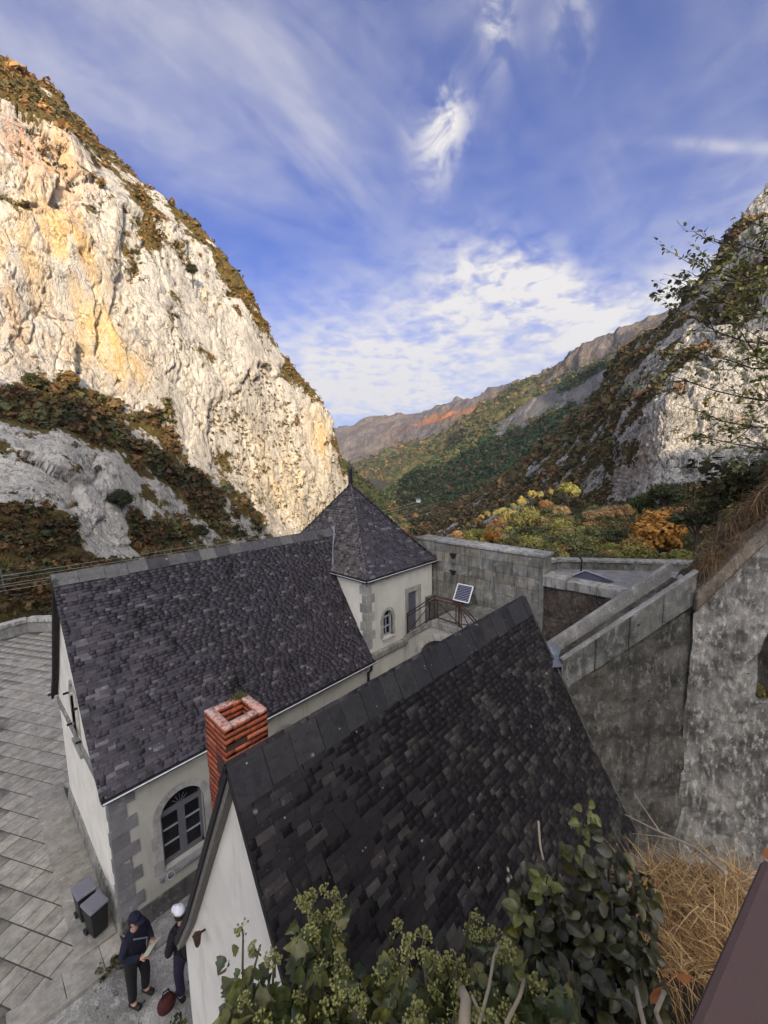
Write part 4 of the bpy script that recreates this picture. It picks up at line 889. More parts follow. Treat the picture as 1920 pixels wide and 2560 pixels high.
slates(troof, pY(EY0, AP[1]), lambda a, o, z: np.array([a, o, z]), (1, 0, 0), hipx(-1), hipx(1), .098, .17, PURP_PAL, limit=170, stop=.05)
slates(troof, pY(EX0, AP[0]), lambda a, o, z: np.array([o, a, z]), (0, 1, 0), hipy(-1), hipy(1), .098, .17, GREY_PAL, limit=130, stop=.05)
slates(troof, pY(EX1, AP[0]), lambda a, o, z: np.array([o, a, z]), (0, 1, 0), hipy(-1), hipy(1), .16, .3, PURP_PAL, limit=0, stop=.05)
slates(troof, pY(EY1, AP[1]), lambda a, o, z: np.array([a, o, z]), (1, 0, 0), hipx(-1), hipx(1), .16, .3, PURP_PAL, limit=0, stop=.05)
mb = MB()                                                        # zinc along the near hip
mb.tube([(EX0, EY0, TE+.05)]+[(EX0+(AP[0]-EX0)*q, EY0+(AP[1]-EY0)*q, zf(h)+.012) for q, h in fr[1:]], .016, 6); mb.build('hip_seam', MAT['dark_metal'], troof)
mb = MB(); mb.tube([tuple(AP+[0, 0, -.25]), tuple(AP+[0, 0, .02]), tuple(AP+[0, 0, .06]), tuple(AP+[0, 0, .62])], [.14, .10, .085, .075], 8); mb.tube([tuple(AP+[0, 0, .60]), tuple(AP+[0, 0, .70])], [.09, .05], 8)
mb.build('finial', MAT['dark_metal'], troof)
gutter(tower, (EX0-.03, EY0-.03, TE), (EX1+.02, EY0-.03, TE), (0, -1, 0), .05); gutter(tower, (EX0-.03, EY0-.04, TE), (EX0-.03, 10.5, TE), (-1, 0, 0), .05)
mb = MB(); f0, f1 = np.array([9.33, 11.30, -2.30]), np.array([8.47, 10.42, -3.62]); mid = (f0+f1)/2+np.array([-.07, .02, -.06])
for a, b in ((f0, mid), (mid, f1)): mb.bar(a, b, .16, .02, up=(-.75, -.45, .5))
mb.build('lead_flashing', MAT['lead'], house)
# ------------------------------------------------------------------ the near house under the viewer
near = thing('near_house', (1.75, 3.8, Z0), 'small white gabled house with black slate roof close below the viewer', 'house')
NRY, NRZ, NX0, NX1 = 3.8, -3.05, 1.64, 8.46
profN = Prof([(1.42, -7.25), (2.15, -6.08), (NRY, NRZ)]); profNF = [(6.02, -7.10), (5.45, -6.22), (NRY, NRZ)]
mb = MB()
for pts in ([(1.46, -7.28), (2.15, -6.11), (NRY, NRZ-.04)], [(5.98, -7.12), (5.45, -6.25), (NRY, NRZ-.04)]):
    for (ya, za), (yb, zb_) in zip(pts[:-1], pts[1:]):
        mb.add([(NX0+.03, ya, za), (NX1, ya, za), (NX1, yb, zb_), (NX0+.03, yb, zb_), (NX0+.03, ya, za-.07), (NX1, ya, za-.07), (NX1, yb, zb_-.07), (NX0+.03, yb, zb_-.07)], BOXF)
nroof = mb.build('roof', MAT['soffit'], near)
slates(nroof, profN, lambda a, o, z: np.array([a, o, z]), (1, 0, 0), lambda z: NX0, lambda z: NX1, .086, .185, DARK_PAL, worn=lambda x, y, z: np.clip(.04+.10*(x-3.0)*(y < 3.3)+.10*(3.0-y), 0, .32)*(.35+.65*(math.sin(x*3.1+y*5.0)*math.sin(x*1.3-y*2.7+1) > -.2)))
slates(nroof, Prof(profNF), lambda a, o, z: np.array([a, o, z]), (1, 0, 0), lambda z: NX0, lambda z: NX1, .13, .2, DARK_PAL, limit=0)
ridge_tiles(nroof, NX0-.01, NX1+.03, NRY, NRZ, ((-1, 1.87), (1, 1.87)), .33, .40, [(.032,.030,.033),(.039,.037,.037),(.027,.026,.028),(.05,.047,.044),(.037,.034,.034)])
# nail heads on the ridge tiles
nl = MB(); dn = np.array([0, -1, -1.87]); dn /= np.linalg.norm(dn); nn = np.cross([1., 0, 0], dn); nn = nn if nn[2] > 0 else -nn
for x in np.arange(NX0+.1, NX1, .17):
    c = np.array([x+rng.normal(0, .02), NRY, NRZ+.012])+dn*(.13+rng.normal(0, .015))+nn*.052; nl.tube([c, c+nn*.006], .009, 6)
nl.build('nail_head', MAT['iron'], nroof, kind='stuff')
# verge: mortar fillet, slate edges and the dark board beneath
vb = MB(); vm = MB()
for pts in ([(1.46, -7.25), (2.15, -6.09), (NRY, NRZ)], [(6.0, -7.10), (5.45, -6.22), (NRY, NRZ)]):
    for a, b in zip(pts[:-1], pts[1:]):
        vb.bar((NX0+.02, a[0], a[1]-.02), (NX0+.02, b[0], b[1]-.02), .05, .07); vm.bar((NX0+.075, a[0], a[1]-.11), (NX0+.075, b[0], b[1]-.11), .11, .10)
vb.build('verge_slate', MAT['iron'], nroof); vm.build('verge_fillet', MAT['mortar'], nroof)
# gable wall and the wall under the far eave
gN = lambda y: min(NRZ-.16-abs(y-NRY)*1.87, NRZ-.1) if True else 0
GX = 1.76
mb = MB(); toN = lambda a, z, d: np.array([GX+d, a, z])
wall_face(mb, toN, 1.75, 5.92, lambda a: Z0-.6, lambda a: max(gN(a), -7.22), [], extra=(1.97, NRY, 5.63))
mb.quad((GX, 5.92, Z0-.6), (NX1, 5.92, Z0-.6), (NX1, 5.92, -6.9), (GX, 5.92, -6.9)); mb.quad((GX, 1.75, Z0-.6), (NX1, 1.75, Z0-.6), (NX1, 1.75, -6.9), (GX, 1.75, -6.9)); mb.quad((NX1, 1.75, Z0-.6), (NX1, 5.92, Z0-.6), (NX1, 5.92, -6.9), (NX1, NRY, NRZ-.1), (NX1, 1.75, -6.9))
mb.build('wall', MAT['white_render'], near)
# wall lantern under the verge
lan = MB(); lan.bar((GX-.01, 5.05, -6.15), (GX-.12, 5.05, -6.12), .02); lan.tube([(GX-.12, 5.05, -6.11), (GX-.12, 5.05, -6.13), (GX-.12, 5.05, -6.16), (GX-.12, 5.05, -6.27), (GX-.12, 5.05, -6.31)], [.01, .06, .05, .035, .01], 6)
lan.build('wall_lantern', MAT['rust'], near)
# chimney of single bricks
CX0, CX1, CY0, CY1, CT = 1.87, 2.42, 4.32, 4.86, -3.0
ch = MB(); ch.box(CX0+.008, CX1-.008, CY0+.008, CY0+.10, -5.6, CT-.03); ch.box(CX0+.008, CX1-.008, CY1-.10, CY1-.008, -5.6, CT-.03); ch.box(CX0+.008, CX0+.10, CY0+.105, CY1-.105, -5.6, CT-.03); ch.box(CX1-.10, CX1-.008, CY0+.105, CY1-.105, -5.6, CT-.03)
chim = ch.build('chimney', MAT['brick_mortar'], near, label='red brick chimney stack with an open flue')
BH = .075; bm = []; bc = []
bpal = np.array([(.36,.085,.032),(.40,.10,.04),(.31,.07,.028),(.43,.12,.05),(.26,.055,.024)])
def brick(x0, x1, y0, y1, z0, z1):
    g = .0035; jx, jy, jz = rng.normal(0, .003, 3)
    bm.append(m4(((x0+x1)/2+jx, y0+g+jy, z0+g), (x1-x0-2*g, 0, 0), (0, y1-y0-2*g, 0), (0, 0, z1-z0-2*g+jz*.3))); bc.append(bpal[rng.integers(0, len(bpal))]*rng.uniform(.8, 1.2))
T = .115
for i in range(30):
    z1 = CT-i*BH; z0 = z1-BH
    if i % 2 == 0:
        my = (CY0+CY1)/2
        for x0 in (CX0, CX1-T):
            brick(x0, x0+T, CY0, my, z0, z1); brick(x0, x0+T, my, CY1, z0, z1)
        mx = (CX0+CX1)/2+.05
        for y0 in (CY0, CY1-T): brick(CX0+T, mx, y0, y0+T, z0, z1); brick(mx, CX1-T, y0, y0+T, z0, z1)
    else:
        mx = (CX0+CX1)/2
        for y0 in (CY0, CY1-T): brick(CX0, mx, y0, y0+T, z0, z1); brick(mx, CX1, y0, y0+T, z0, z1)
        for x0 in (CX0, CX1-T):
            my = (CY0+CY1)/2; brick(x0, x0+T, CY0+T, my, z0, z1); brick(x0, x0+T, my, CY1-T, z0, z1)
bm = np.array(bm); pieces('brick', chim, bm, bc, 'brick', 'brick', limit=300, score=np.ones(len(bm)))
ms = MB()
for i in range(70):
    p = np.array([2.30+rng.normal(0, .045), 4.80+rng.normal(0, .03), CT+.01]); d = np.array([rng.normal(0, .5), rng.normal(0, .5), 1]); d /= np.linalg.norm(d); ms.tube([p, p+d*rng.uniform(.02, .055)], [.012, .003], 4)
ms.build('moss', MAT['green_stem'], chim, kind='stuff')
# ------------------------------------------------------------------ humpback bridge between tower and rampart
bridge = thing('foot_bridge', (10.9, 7.2, Z0), 'small humpbacked stone footbridge with arch in front of the tower door', 'bridge')
BX0, BX1 = 10.37, 11.5
def deck(y):
    if y > 7.7: return -5.16-(y-7.7)/(8.91-7.7)*.90
    if y < 6.68: return -5.18-(6.68-y)/1.2*.9
    return -5.17
toB = lambda a, z, d: np.array([BX0+d, a, z])
ar = arch(6.13, 8.27, Z0-.2, -6.82, -5.76)
mb = MB(); ys = (5.2, 5.6, 6.0, 6.13, 6.68, 7.7, 8.27, 8.9)
wall_face(mb, toB, 5.2, 8.9, lambda a: Z0-.3, lambda a: deck(a)-.2, [ar], 1.1, 18, extra=(6.68, 7.7))
for y0, y1 in zip(ys[:-1], ys[1:]): mb.quad((BX0, y0, deck(y0)-.2), (BX1+.6, y0, deck(y0)-.2), (BX1+.6, y1, deck(y1)-.2), (BX0, y1, deck(y1)-.2))
mb.build('arch_wall', MAT['grey_shade_render'], bridge)
voussoirs(bridge, toB, ar, .2, 13, .035, (.50, .48, .42))
def coping(parent, y0, y1, n, name='coping_stone'):
    for i in range(n):
        a, b = y0+(y1-y0)*i/n, y0+(y1-y0)*(i+1)/n; m = MB(); dz = .20
        m.add([(BX0-.05, a+.004, deck(a)-dz), (BX0+.30, a+.004, deck(a)-dz), (BX0+.30, b-.004, deck(b)-dz), (BX0-.05, b-.004, deck(b)-dz), (BX0-.05, a+.004, deck(a)), (BX0+.30, a+.004, deck(a)), (BX0+.30, b-.004, deck(b)), (BX0-.05, b-.004, deck(b))], BOXF)
        o = m.build(name, MAT['stone'], parent, bevel=.01); q = rng.uniform(.85, 1.15); o.color = (.33*q, .325*q, .29*q, 1)
coping(bridge, 5.25, 6.68, 3); coping(bridge, 6.68, 7.7, 2); coping(bridge, 7.7, 8.88, 3)
mb = MB(); mb.box(BX0+.304, BX1, 6.68, 7.7, -5.35, -5.175); mb.build('deck', MAT['concrete'], bridge)
for k in range(6):
    for sgn, base in ((1, 7.7), (-1, 6.68)):
        y0 = base+sgn*k*.2; y1 = y0+sgn*.2; z = -5.175-(k+1)*.15; mb = MB(); mb.box(BX0+.304, BX1, min(y0, y1)+.002, max(y0, y1)-.002, z-.3, z); o = mb.build('step', MAT['stone'], bridge); o.color = (.36, .35, .32, 1)
# iron railing on the bridge
rail = thing('iron_railing', (BX0+.08, 7.2, -5.17), 'rusty iron railing with diagonal braces along the footbridge', 'railing')
RX = BX0+.06; post = [(8.80, -6.02), (7.66, -5.14), (6.72, -5.15), (6.05, -5.62)]; HT = .78
for i, (y, z) in enumerate(post):
    mb = MB(); mb.bar((RX, y, z), (RX, y, z+HT+.02), .04); mb.build('post', MAT['iron'] if i == 0 else MAT['rust'], rail)
for (ya, za), (yb, zb_) in zip(post[:-1], post[1:]):
    m = MAT['rust'] if ya < 8 else MAT['iron']
    for h in (HT, HT-.11, .08): mb = MB(); mb.bar((RX, ya, za+h), (RX, yb, zb_+h), .03); mb.build('rail', m, rail)
    for u0, u1 in (((ya, za+.1), (yb, zb_+HT-.12)), ((yb, zb_+.1), (ya, za+HT-.12))):
        if ya > 8 and u0 == (yb, zb_+.1): continue
        mb = MB(); mb.bar((RX, u0[0], u0[1]), (RX, u1[0], u1[1]), .022); mb.build('brace', m, rail)
    for f in ((.12, .88) if ya < 8 else (.82,)):
        y, z = ya+(yb-ya)*f, za+(zb_-za)*f; mb = MB(); mb.bar((RX, y, z+.05), (RX, y, z+HT-.1), .025); mb.build('baluster', m, rail)
# ------------------------------------------------------------------ rampart of squared blocks
ramp = thing('rampart_wall', (12.4, 7.2, Z0), 'tall grey rampart wall of squared stone blocks behind the solar panel', 'wall')
RMX, RM0, RM1, RMT = 12.10, 4.80, 9.75, -2.90
mb = MB(); mb.box(RMX+.03, RMX+.62, RM0+.02, RM1, Z0-.3, RMT-.03); mb.build('core', MAT['mortar'], ramp)
def blocks(parent, x, y0, y1, z0, z1, ch, bl, tone, name='block', thick=.30):
    z = z1; r = 0
    while z > z0+.05:
        h = min(ch*rng.uniform(.85, 1.15), z-z0); y = y0-(rng.uniform(0, bl*.6)); 
        while y < y1:
            w = bl*rng.uniform(.65, 1.4); a, b = max(y, y0), min(y+w, y1); y += w
            if b-a < .06: continue
            pr = rng.uniform(-.012, .014); m = MB(); m.box(x-pr, x+thick, a+.005, b-.005, z-h+.005, z-.005)
            o = m.build(name, MAT['stone'], parent, bevel=.012); q = rng.uniform(.72, 1.22); wq = rng.uniform(-.01, .012); o.color = (tone[0]*q+wq, tone[1]*q, tone[2]*q-wq, 1)
        z -= h
blocks(ramp, RMX, RM0, RM1, -6.3, RMT-.11, .36, .62, (.26, .25, .22))
blocks(ramp, RMX-.03, RM0-.03, RM1, RMT-.11, RMT, .11, .9, (.36, .355, .335), 'coping_stone', .72)
mb = MB()
for y, z in ((8.05, -3.42), (8.05, -4.02)): mb.tube([(RMX-.02, y, z), (RMX+.04, y, z)], .10, 10); mb.box(RMX-.06, RMX-.005, y-.13, y+.13, z+.05, z+.10)
mb.build('drain_hole', MAT['iron'], ramp)
# ledge at its foot, beside the bridge deck
mb = MB()
for i in range(60): pass
led = thing('stone_ledge', (11.8, 7.5, -5.5), 'low stone ledge at the foot of the rampart under the solar panel', 'ledge')
for i, y in enumerate(np.arange(5.0, 8.9, .65)):
    m = MB(); m.box(11.52, 12.06, y+.004, min(y+.65, 8.88)-.004, -6.2, -4.96+rng.normal(0, .008)); o = m.build('stone', MAT['stone'], led, bevel=.014); q = rng.uniform(.7, 1.1); o.color = (.20*q, .195*q, .175*q, 1)
# solar panel on legs
sp = thing('solar_panel', (11.85, 7.55, -4.95), 'small white framed solar panel leaning on legs by the rampart', 'solar panel')
c0, c1, c2, c3 = (np.array(p) for p in ((11.98, 7.76, -4.34), (11.98, 7.16, -4.33), (11.62, 7.12, -4.80), (11.62, 7.72, -4.81)))
nrm = np.cross(c1-c0, c3-c0); nrm /= np.linalg.norm(nrm); nrm = nrm if nrm[0] < 0 else -nrm
mb = MB(); mb.prism([c0, c1, c2, c3], -nrm*.03); mb.build('panel', MAT['solar_cell'], sp)
fb = MB()
for a, b in ((c0, c1), (c1, c2), (c2, c3), (c3, c0)): fb.bar(a+nrm*.004, b+nrm*.004, .035, .03, up=nrm)
fb.build('frame', MAT['white_paint'], sp)
for i in range(1, 10):
    t = i/10; cb = MB(); cb.bar(c0+(c3-c0)*t+nrm*.003, c1+(c2-c1)*t+nrm*.003, .012, .006, up=nrm); cb.build('cell_line', MAT['pale_metal'], sp)
for p, q in ((c3, (11.60, 7.72, -4.95)), (c2, (11.60, 7.13, -4.95)), (c1+(c2-c1)*.3, (12.0, 7.0, -4.95)), (c0+(c3-c0)*.3, (12.0, 7.8, -4.95))):
    mb = MB(); mb.bar(p-nrm*.03, q, .022); mb.build('leg', MAT['iron'], sp)
# ------------------------------------------------------------------ lower rubble wall and gravel roof terrace
def rough_grid(o, ex, ey, nu, nv, amp, sc, seed, normal):
    o, ex, ey, normal = (np.asarray(q, float) for q in (o, ex, ey, normal)); u, v = np.meshgrid(np.linspace(0, 1, nu), np.linspace(0, 1, nv))
    P = o+u[..., None]*ex+v[..., None]*ey; Q = P.reshape(-1, 3)
    f1, f2, cid = voro(Q/sc, seed); d = (cid-.5)*.7+fbm(Q/(sc*.7), 3, seed+5)*.5-(1-np.clip((f2-f1)/.15, 0, 1))*.8
    return P+normal*(d*amp).reshape(P.shape[:2])[..., None]
rub = thing('rubble_wall', (12.2, 3.5, Z0), 'brown rubble wall with pale coping between the rampart and the gravel terrace', 'wall')
P = rough_grid((12.13, RM0+.15, Z0), (0, -5.2, 0), (0, 0, -3.80-Z0), 150, 150, .03, .14, 201, (-1, 0, 0))
mesh = mesh_np('masonry', P.reshape(-1, 3), grid_faces(150, 150)); obj('masonry', mesh, MAT['rubble'], rub)
mb = MB(); mb.box(12.16, 12.60, -.3, 4.78, Z0, -3.82); mb.build('core', MAT['mortar'], rub)
for y0, y1, zt in ((4.12, 4.79, -3.50), (3.3, 4.115, -3.575), (2.5, 3.295, -3.575), (1.6, 2.495, -3.575), (.6, 1.595, -3.575), (-.3, .595, -3.575)):
    m = MB(); m.box(12.04-(.06 if y0 > 4 else 0), 12.64, y0+.004, y1-.004, -3.82, zt); o = m.build('coping_stone', MAT['stone'], rub, bevel=.014); q = rng.uniform(.9, 1.1); o.color = (.36*q, .355*q, .325*q, 1)
m = MB(); m.box(12.07, 12.5, 4.79, 4.93, -6.0, -3.36); o = m.build('end_pier', MAT['stone'], rub, bevel=.02); o.color = (.24, .24, .215, 1)
ter = thing('gravel_terrace', (15, 3, -4.3), 'pale gravel roof terrace with low parapet beyond the rubble wall', 'terrace')
m = MB(); m.prism([(12.6, 6.2, -4.35), (12.6, -1.5, -4.35), (18.9, .6, -4.35), (15.3, 5.6, -4.35)], (0, 0, .28)); m.build('gravel_floor', MAT['gravel'], ter)
pp = [(12.7, 6.4), (15.3, 5.6), (17.5, 2.3), (18.9, .4)]
for i, (a, b) in enumerate(zip(pp[:-1], pp[1:])):
    m = MB(); m.bar((*a, -4.05), (*b, -4.05), .35, .55); m.build('parapet', MAT['coping_masonry'], ter); m = MB(); m.bar((*a, -3.75), (*b, -3.75), .45, .07); m.build('parapet_cap', MAT['stone'], ter).color = (.30, .295, .27, 1)
hat = thing('roof_hatch', (14.3, 4.2, -4.05), 'dark low hatch cover with a short rod on the gravel terrace', 'hatch')
m = MB(); m.add([(13.6, 4.9, -4.06), (15.0, 4.6, -4.06), (14.7, 3.5, -4.06), (13.4, 3.8, -4.06), (13.8, 4.65, -3.94), (14.8, 4.45, -3.90), (14.5, 3.7, -3.96), (13.6, 4.0, -4.0)], BOXF); m.build('cover', MAT['cloth_hatch'], hat)
m = MB(); m.tube([(14.95, 4.62, -4.0), (14.95, 4.62, -3.55), (14.9, 4.7, -3.42)], .03, 6); m.build('rod', MAT['iron'], hat)
m = MB(); m.tube([(13.8, 4.65, -3.92), (14.8, 4.45, -3.88)], .025, 6); m.tube([(14.8, 4.45, -3.88), (14.5, 3.7, -3.94)], .025, 6); m.build('rim', MAT['pale_metal'], hat)
# ------------------------------------------------------------------ wall with the open drain channel on its sloping top
cw = thing('channel_wall', (9.5, 1.9, Z0), 'dark mossy wall with a sloping open drain channel along its top', 'wall')
A0, A1 = np.array([8.5, 2.95, 0]), np.array([10.6, 1.0, 0]); AD = A1-A0; AL = np.linalg.norm(AD); ad = AD/AL; an = np.array([ad[1], -ad[0], 0]);
if an@(-A0) < 0: an = -an
zt0, zt1 = -4.24, -2.42                                         # top of the near rim at each end
zl0, zl1 = -4.95, -3.22                                         # underside of the coping
def sheared(t0, t1, d0, d1, h0, h1, zref):
    """box along the wall: t along, d outward from the face, h above the reference line"""
    V = []
    for h in (h0, h1):
        for t, d in ((t0, d0), (t1, d0), (t1, d1), (t0, d1)):
            p = A0+AD*t+an*d; V.append((p[0], p[1], zref[0]+(zref[1]-zref[0])*t+h))
    return V
nu, nv = 90, 160; u, v = np.meshgrid(np.linspace(0, 1, nu), np.linspace(0, 1, nv)); zt_ = zl0+(zl1-zl0)*u; zz = (Z0-.5)+(zt_-(Z0-.5))*v
P = A0+AD*u[..., None]; P[..., 2] = zz; Q = P.reshape(-1, 3); bat = np.clip((-5-zz)*.03, 0, .2)
P = P+an*((fbm(Q/.5, 4, 211)*.04+ridged(Q/.18, 2, 214)*.012).reshape(nv, nu)+bat)[..., None]
obj('masonry', mesh_np('masonry', P.reshape(-1, 3), grid_faces(nu, nv)), MAT['dark_masonry'], cw)
m = MB(); m.add([(*((A0+AD*t+an*d)[:2]), z) for z in (Z0-.5,) for t, d in ((0, -.02), (1, -.02), (1, -.62), (0, -.62))]+[(*((A0+AD*t+an*d)[:2]), zl0+(zl1-zl0)*t) for t, d in ((0, -.02), (1, -.02), (1, -.62), (0, -.62))], BOXF); m.build('core', MAT['dark_masonry'], cw)
for i in range(4):
    t0, t1 = i/4, (i+1)/4
    m = MB(); m.add(sheared(t0+.002, t1-.002, .07+rng.normal(0, .008), -.12, -.70, 0, (zt0, zt1)), BOXF); m.build('coping_slab', MAT['coping_masonry'], cw, bevel=.03)
m = MB(); m.add(sheared(0, 1, .075, -.06, .002, .045, (zt0, zt1)), BOXF); m.build('rim', MAT['concrete'], cw, bevel=.015)
m = MB(); m.add(sheared(.01, 1, -.122, -.64, -.62, -.30, (zt0, zt1)), BOXF); m.build('channel_floor', MAT['dark_masonry'], cw)
m = MB(); m.add(sheared(-.06, 1, -.642, -.74, -.62, .05, (zt0, zt1)), BOXF); m.build('far_rim', MAT['concrete'], cw, bevel=.012)
m = MB(); m.add([(8.66, 3.06, -4.26), (8.40, 2.86, -4.32), (8.18, 3.26, -4.42), (8.22, 3.74, -4.40), (8.62, 3.56, -4.18), (8.86, 3.46, -4.08), (8.92, 3.10, -4.20)], [(0, 1, 2, 3, 4), (0, 4, 5, 6)]); o = m.build('lead_apron', MAT['lead'], cw); o.modifiers.new('solid', 'SOLIDIFY').thickness = .02
m = MB(); m.add([(8.66, 2.72, -4.26), (8.90, 2.90, -4.28), (8.72, 3.10, -4.30), (8.45, 2.92, -4.32)], [(0, 1, 2, 3)]); o = m.build('channel_lip', MAT['concrete'], cw); o.modifiers.new('solid', 'SOLIDIFY').thickness = .12
# cement fillet where the near roof meets it
m = MB()
for (ya, za), (yb, zb_) in zip([(1.5, -7.1), (2.15, -6.04), (3.2, -4.1)], [(2.15, -6.04), (3.2, -4.1), (3.78, -3.05)]): m.bar((8.47, ya, za), (8.47, yb, zb_), .05, .06)
m.build('cement_fillet', MAT['dark_masonry'], near)
# ------------------------------------------------------------------ tall pale wall at the right with a dark vaulted opening
tw = thing('tall_wall', (11, 0, Z0), 'tall pale roughcast wall with a dark vaulted opening at the right edge', 'wall')
B0 = np.array([10.62, 1.04, 0]); B1 = np.array([12.3, -2.3, 0]); BD = B1-B0; BL = np.linalg.norm(BD); bd = BD/BL; bn = np.array([bd[1], -bd[0], 0])
if bn@(-B0) < 0: bn = -bn
lz0, lz1 = -3.26, 2.0                                          # the sloping underside of the coping
nu, nv = 200, 220; u, v = np.meshgrid(np.linspace(0, 1, nu), np.linspace(0, 1, nv)); zz = (Z0-.5)+(lz0+(lz1-lz0)*u-(Z0-.5))*v
P = B0+BD*u[..., None]; P[..., 2] = zz; Q = P.reshape(-1, 3); S_ = Q*np.array([1, 1, .55])
P = P+bn*((fbm(S_/.30, 4, 221)*.045+ridged(S_/.13, 2, 224)*.022+fbm(Q/1.6, 2, 229)*.06).reshape(nv, nu)+.12)[..., None]
oc_, or_, oz = 1.60/BL, .42, -4.15                             # opening: centre along, half width, spring height
inside = ((np.abs(u-oc_)*BL < or_) & (zz > -5.0) & (zz < oz)) | (((u-oc_)*BL/or_)**2+((zz-oz)/.95)**2 < 1) & (zz >= oz)
F = grid_faces(nu, nv); ins = inside.reshape(-1)[F].all(1)
obj('masonry', mesh_np('masonry', P.reshape(-1, 3), F[~ins]), MAT['pale_masonry'], tw)
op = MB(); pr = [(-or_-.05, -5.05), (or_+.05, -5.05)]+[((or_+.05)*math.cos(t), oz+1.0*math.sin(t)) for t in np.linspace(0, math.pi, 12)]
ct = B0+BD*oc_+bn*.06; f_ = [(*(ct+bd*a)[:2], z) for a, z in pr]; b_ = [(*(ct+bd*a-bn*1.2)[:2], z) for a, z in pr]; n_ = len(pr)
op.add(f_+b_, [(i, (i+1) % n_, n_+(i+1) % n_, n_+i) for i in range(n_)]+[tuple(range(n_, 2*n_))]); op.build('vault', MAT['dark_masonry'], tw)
m = MB()
def shB(t0, t1, d0, d1, h0, h1):
    V = []
    for h in (h0, h1):
        for t, d in ((t0, d0), (t1, d0), (t1, d1), (t0, d1)):
            p = B0+BD*t+bn*d; V.append((p[0], p[1], lz0+(lz1-lz0)*t+h))
    return V
m.add(shB(0.0, 1, .24, -.4, .03, .42), BOXF); m.build('coping', MAT['buff_coping'], tw, bevel=.03)
m = MB(); m.add(shB(0.0, 1, .17, -.4, -.03, .028), BOXF); m.build('coping_shade_joint', MAT['rust'], tw)  # joint strip coloured dark for the shadow line under the coping
m = MB(); m.quad(*[tuple(B0-bn*.5+[0,0,Z0-.5]), tuple(B1-bn*.5+[0,0,Z0-.5]), tuple(B1-bn*.5+[0,0,lz1]), tuple(B0-bn*.5+[0,0,lz0])]); m.build('rear_face', MAT['dark_masonry'], tw)
# ------------------------------------------------------------------ paved terrace on the left
terr = MB(); terr.prism([(-14, 8.36, Z0-.9), (1.47, 8.36, Z0-.9), (1.47, 14.2, Z0-.9), (9, 14.2, Z0-.9), (9, 24, Z0-.9), (2.35, 30.3, Z0-.9), (-14, 26.5, Z0-.9)], (0, 0, .891))
terrace = terr.build('paved_terrace', MAT['joint_soil'], kind='structure', label='stone paved terrace beside the long house')
PA = math.radians(-62); ua = np.array([math.cos(PA), math.sin(PA), 0]); va = np.array([-ua[1], ua[0], 0])     # rows run along ua
pm = []; pc = []
def slab(c, hx, hy, X, Y, tone=1.0, up=0.0):
    z = Z0-.045+rng.normal(0, .002)+up; th = .045
    tilt = rng.normal(0, .006, 2); pm.append(m4(np.array([c[0], c[1], z])-Y*hy, X*2*hx, Y*2*hy+np.array([0, 0, tilt[0]*hy]), np.array([0, 0, th]))); q = rng.uniform(.91, 1.09)*tone; w = rng.uniform(-.006, .006)
    pc.append((.325*q+w, .305*q, .265*q-w))
def poly_ok(c):
    x, y = c
    if x > 1.46 and y < 14.2: return False
    if x > 9 or y < 8.55: return False
    if x > 1.18 and y < 14.3: return False
    # inside the parapet lines
    e0, e1 = np.array([-14, 26.5]), np.array([2.35, 30.3]); d = e1-e0; 
    if (d[0]*(y-e0[1])-d[1]*(x-e0[0])) > -1.2*np.linalg.norm(d)*0+(-.35*np.linalg.norm(d)): return False
    e0, e1 = np.array([2.35, 30.3]), np.array([9, 24]); d = e1-e0
    if (d[0]*(y-e0[1])-d[1]*(x-e0[0])) > -.35*np.linalg.norm(d): return False
    return x > -7
org = np.array([0.75, 9.30])
for r in range(-34, 34):
    t = -40+rng.uniform(0, .3)
    while t < 40:
        L = rng.choice([.35, .36, .37, .40, .52]); c = org+va[:2]*(r*.5+.25)+ua[:2]*(t+L/2); t += L
        if c[0] < -7.5 or c[0] > 9.5 or c[1] < 8.2 or c[1] > 31: continue
        if poly_ok(c): slab(c, L/2-.013, .25-.014, ua, va)
X_, Y_ = np.array([1., 0, 0]), np.array([0, 1., 0])
for y in np.arange(8.90, 14.5, .45): slab((1.09, y+.225), .33, .218, X_, Y_, .85, .016)          # border along the gable
x = -7.4
while x < 1.45:
    w = rng.uniform(.55, .85); slab((min(x+w, 1.44)/2+x/2, 8.62), (min(x+w, 1.44)-x)/2-.006, .26, X_, Y_, 1.0, .016); x += w   # border along the step
pm = np.array(pm); pieces('paving_slab', terrace, pm, pc, 'paving', 'paving_field', limit=300)
m = MB(); m.prism([(-14, 8.30, Z0-.12), (1.47, 8.30, Z0-.12), (1.47, 8.36, Z0-.12), (-14, 8.36, Z0-.12)], (0, 0, .12)); m.build('step_edge', MAT['paving'], terrace).color = (.30, .285, .25, 1)
# lower yard with a worn concrete apron
u, v = np.meshgrid(np.linspace(-9, 13, 120), np.linspace(-.6, 8.9, 70)); zz = -9.55+.04*fbm(np.stack([u.ravel(), v.ravel(), u.ravel()*0], 1)/1.2, 3, 301).reshape(u.shape)+np.clip((v-7.2)*.16, 0, .2)*(u < 1.3)
yard = obj('lower_yard', mesh_np('lower_yard', np.stack([u, v, zz], -1).reshape(-1, 3), grid_faces(120, 70), smooth=True), MAT['pale_concrete'], kind='structure', label='worn pale concrete yard below the terrace step')
m = MB(); m.box(1.4, 13, 8.2, 9.0, -9.8, -9.52); m.build('passage_floor', MAT['concrete'], kind='structure', label='floor of the passage between the houses')
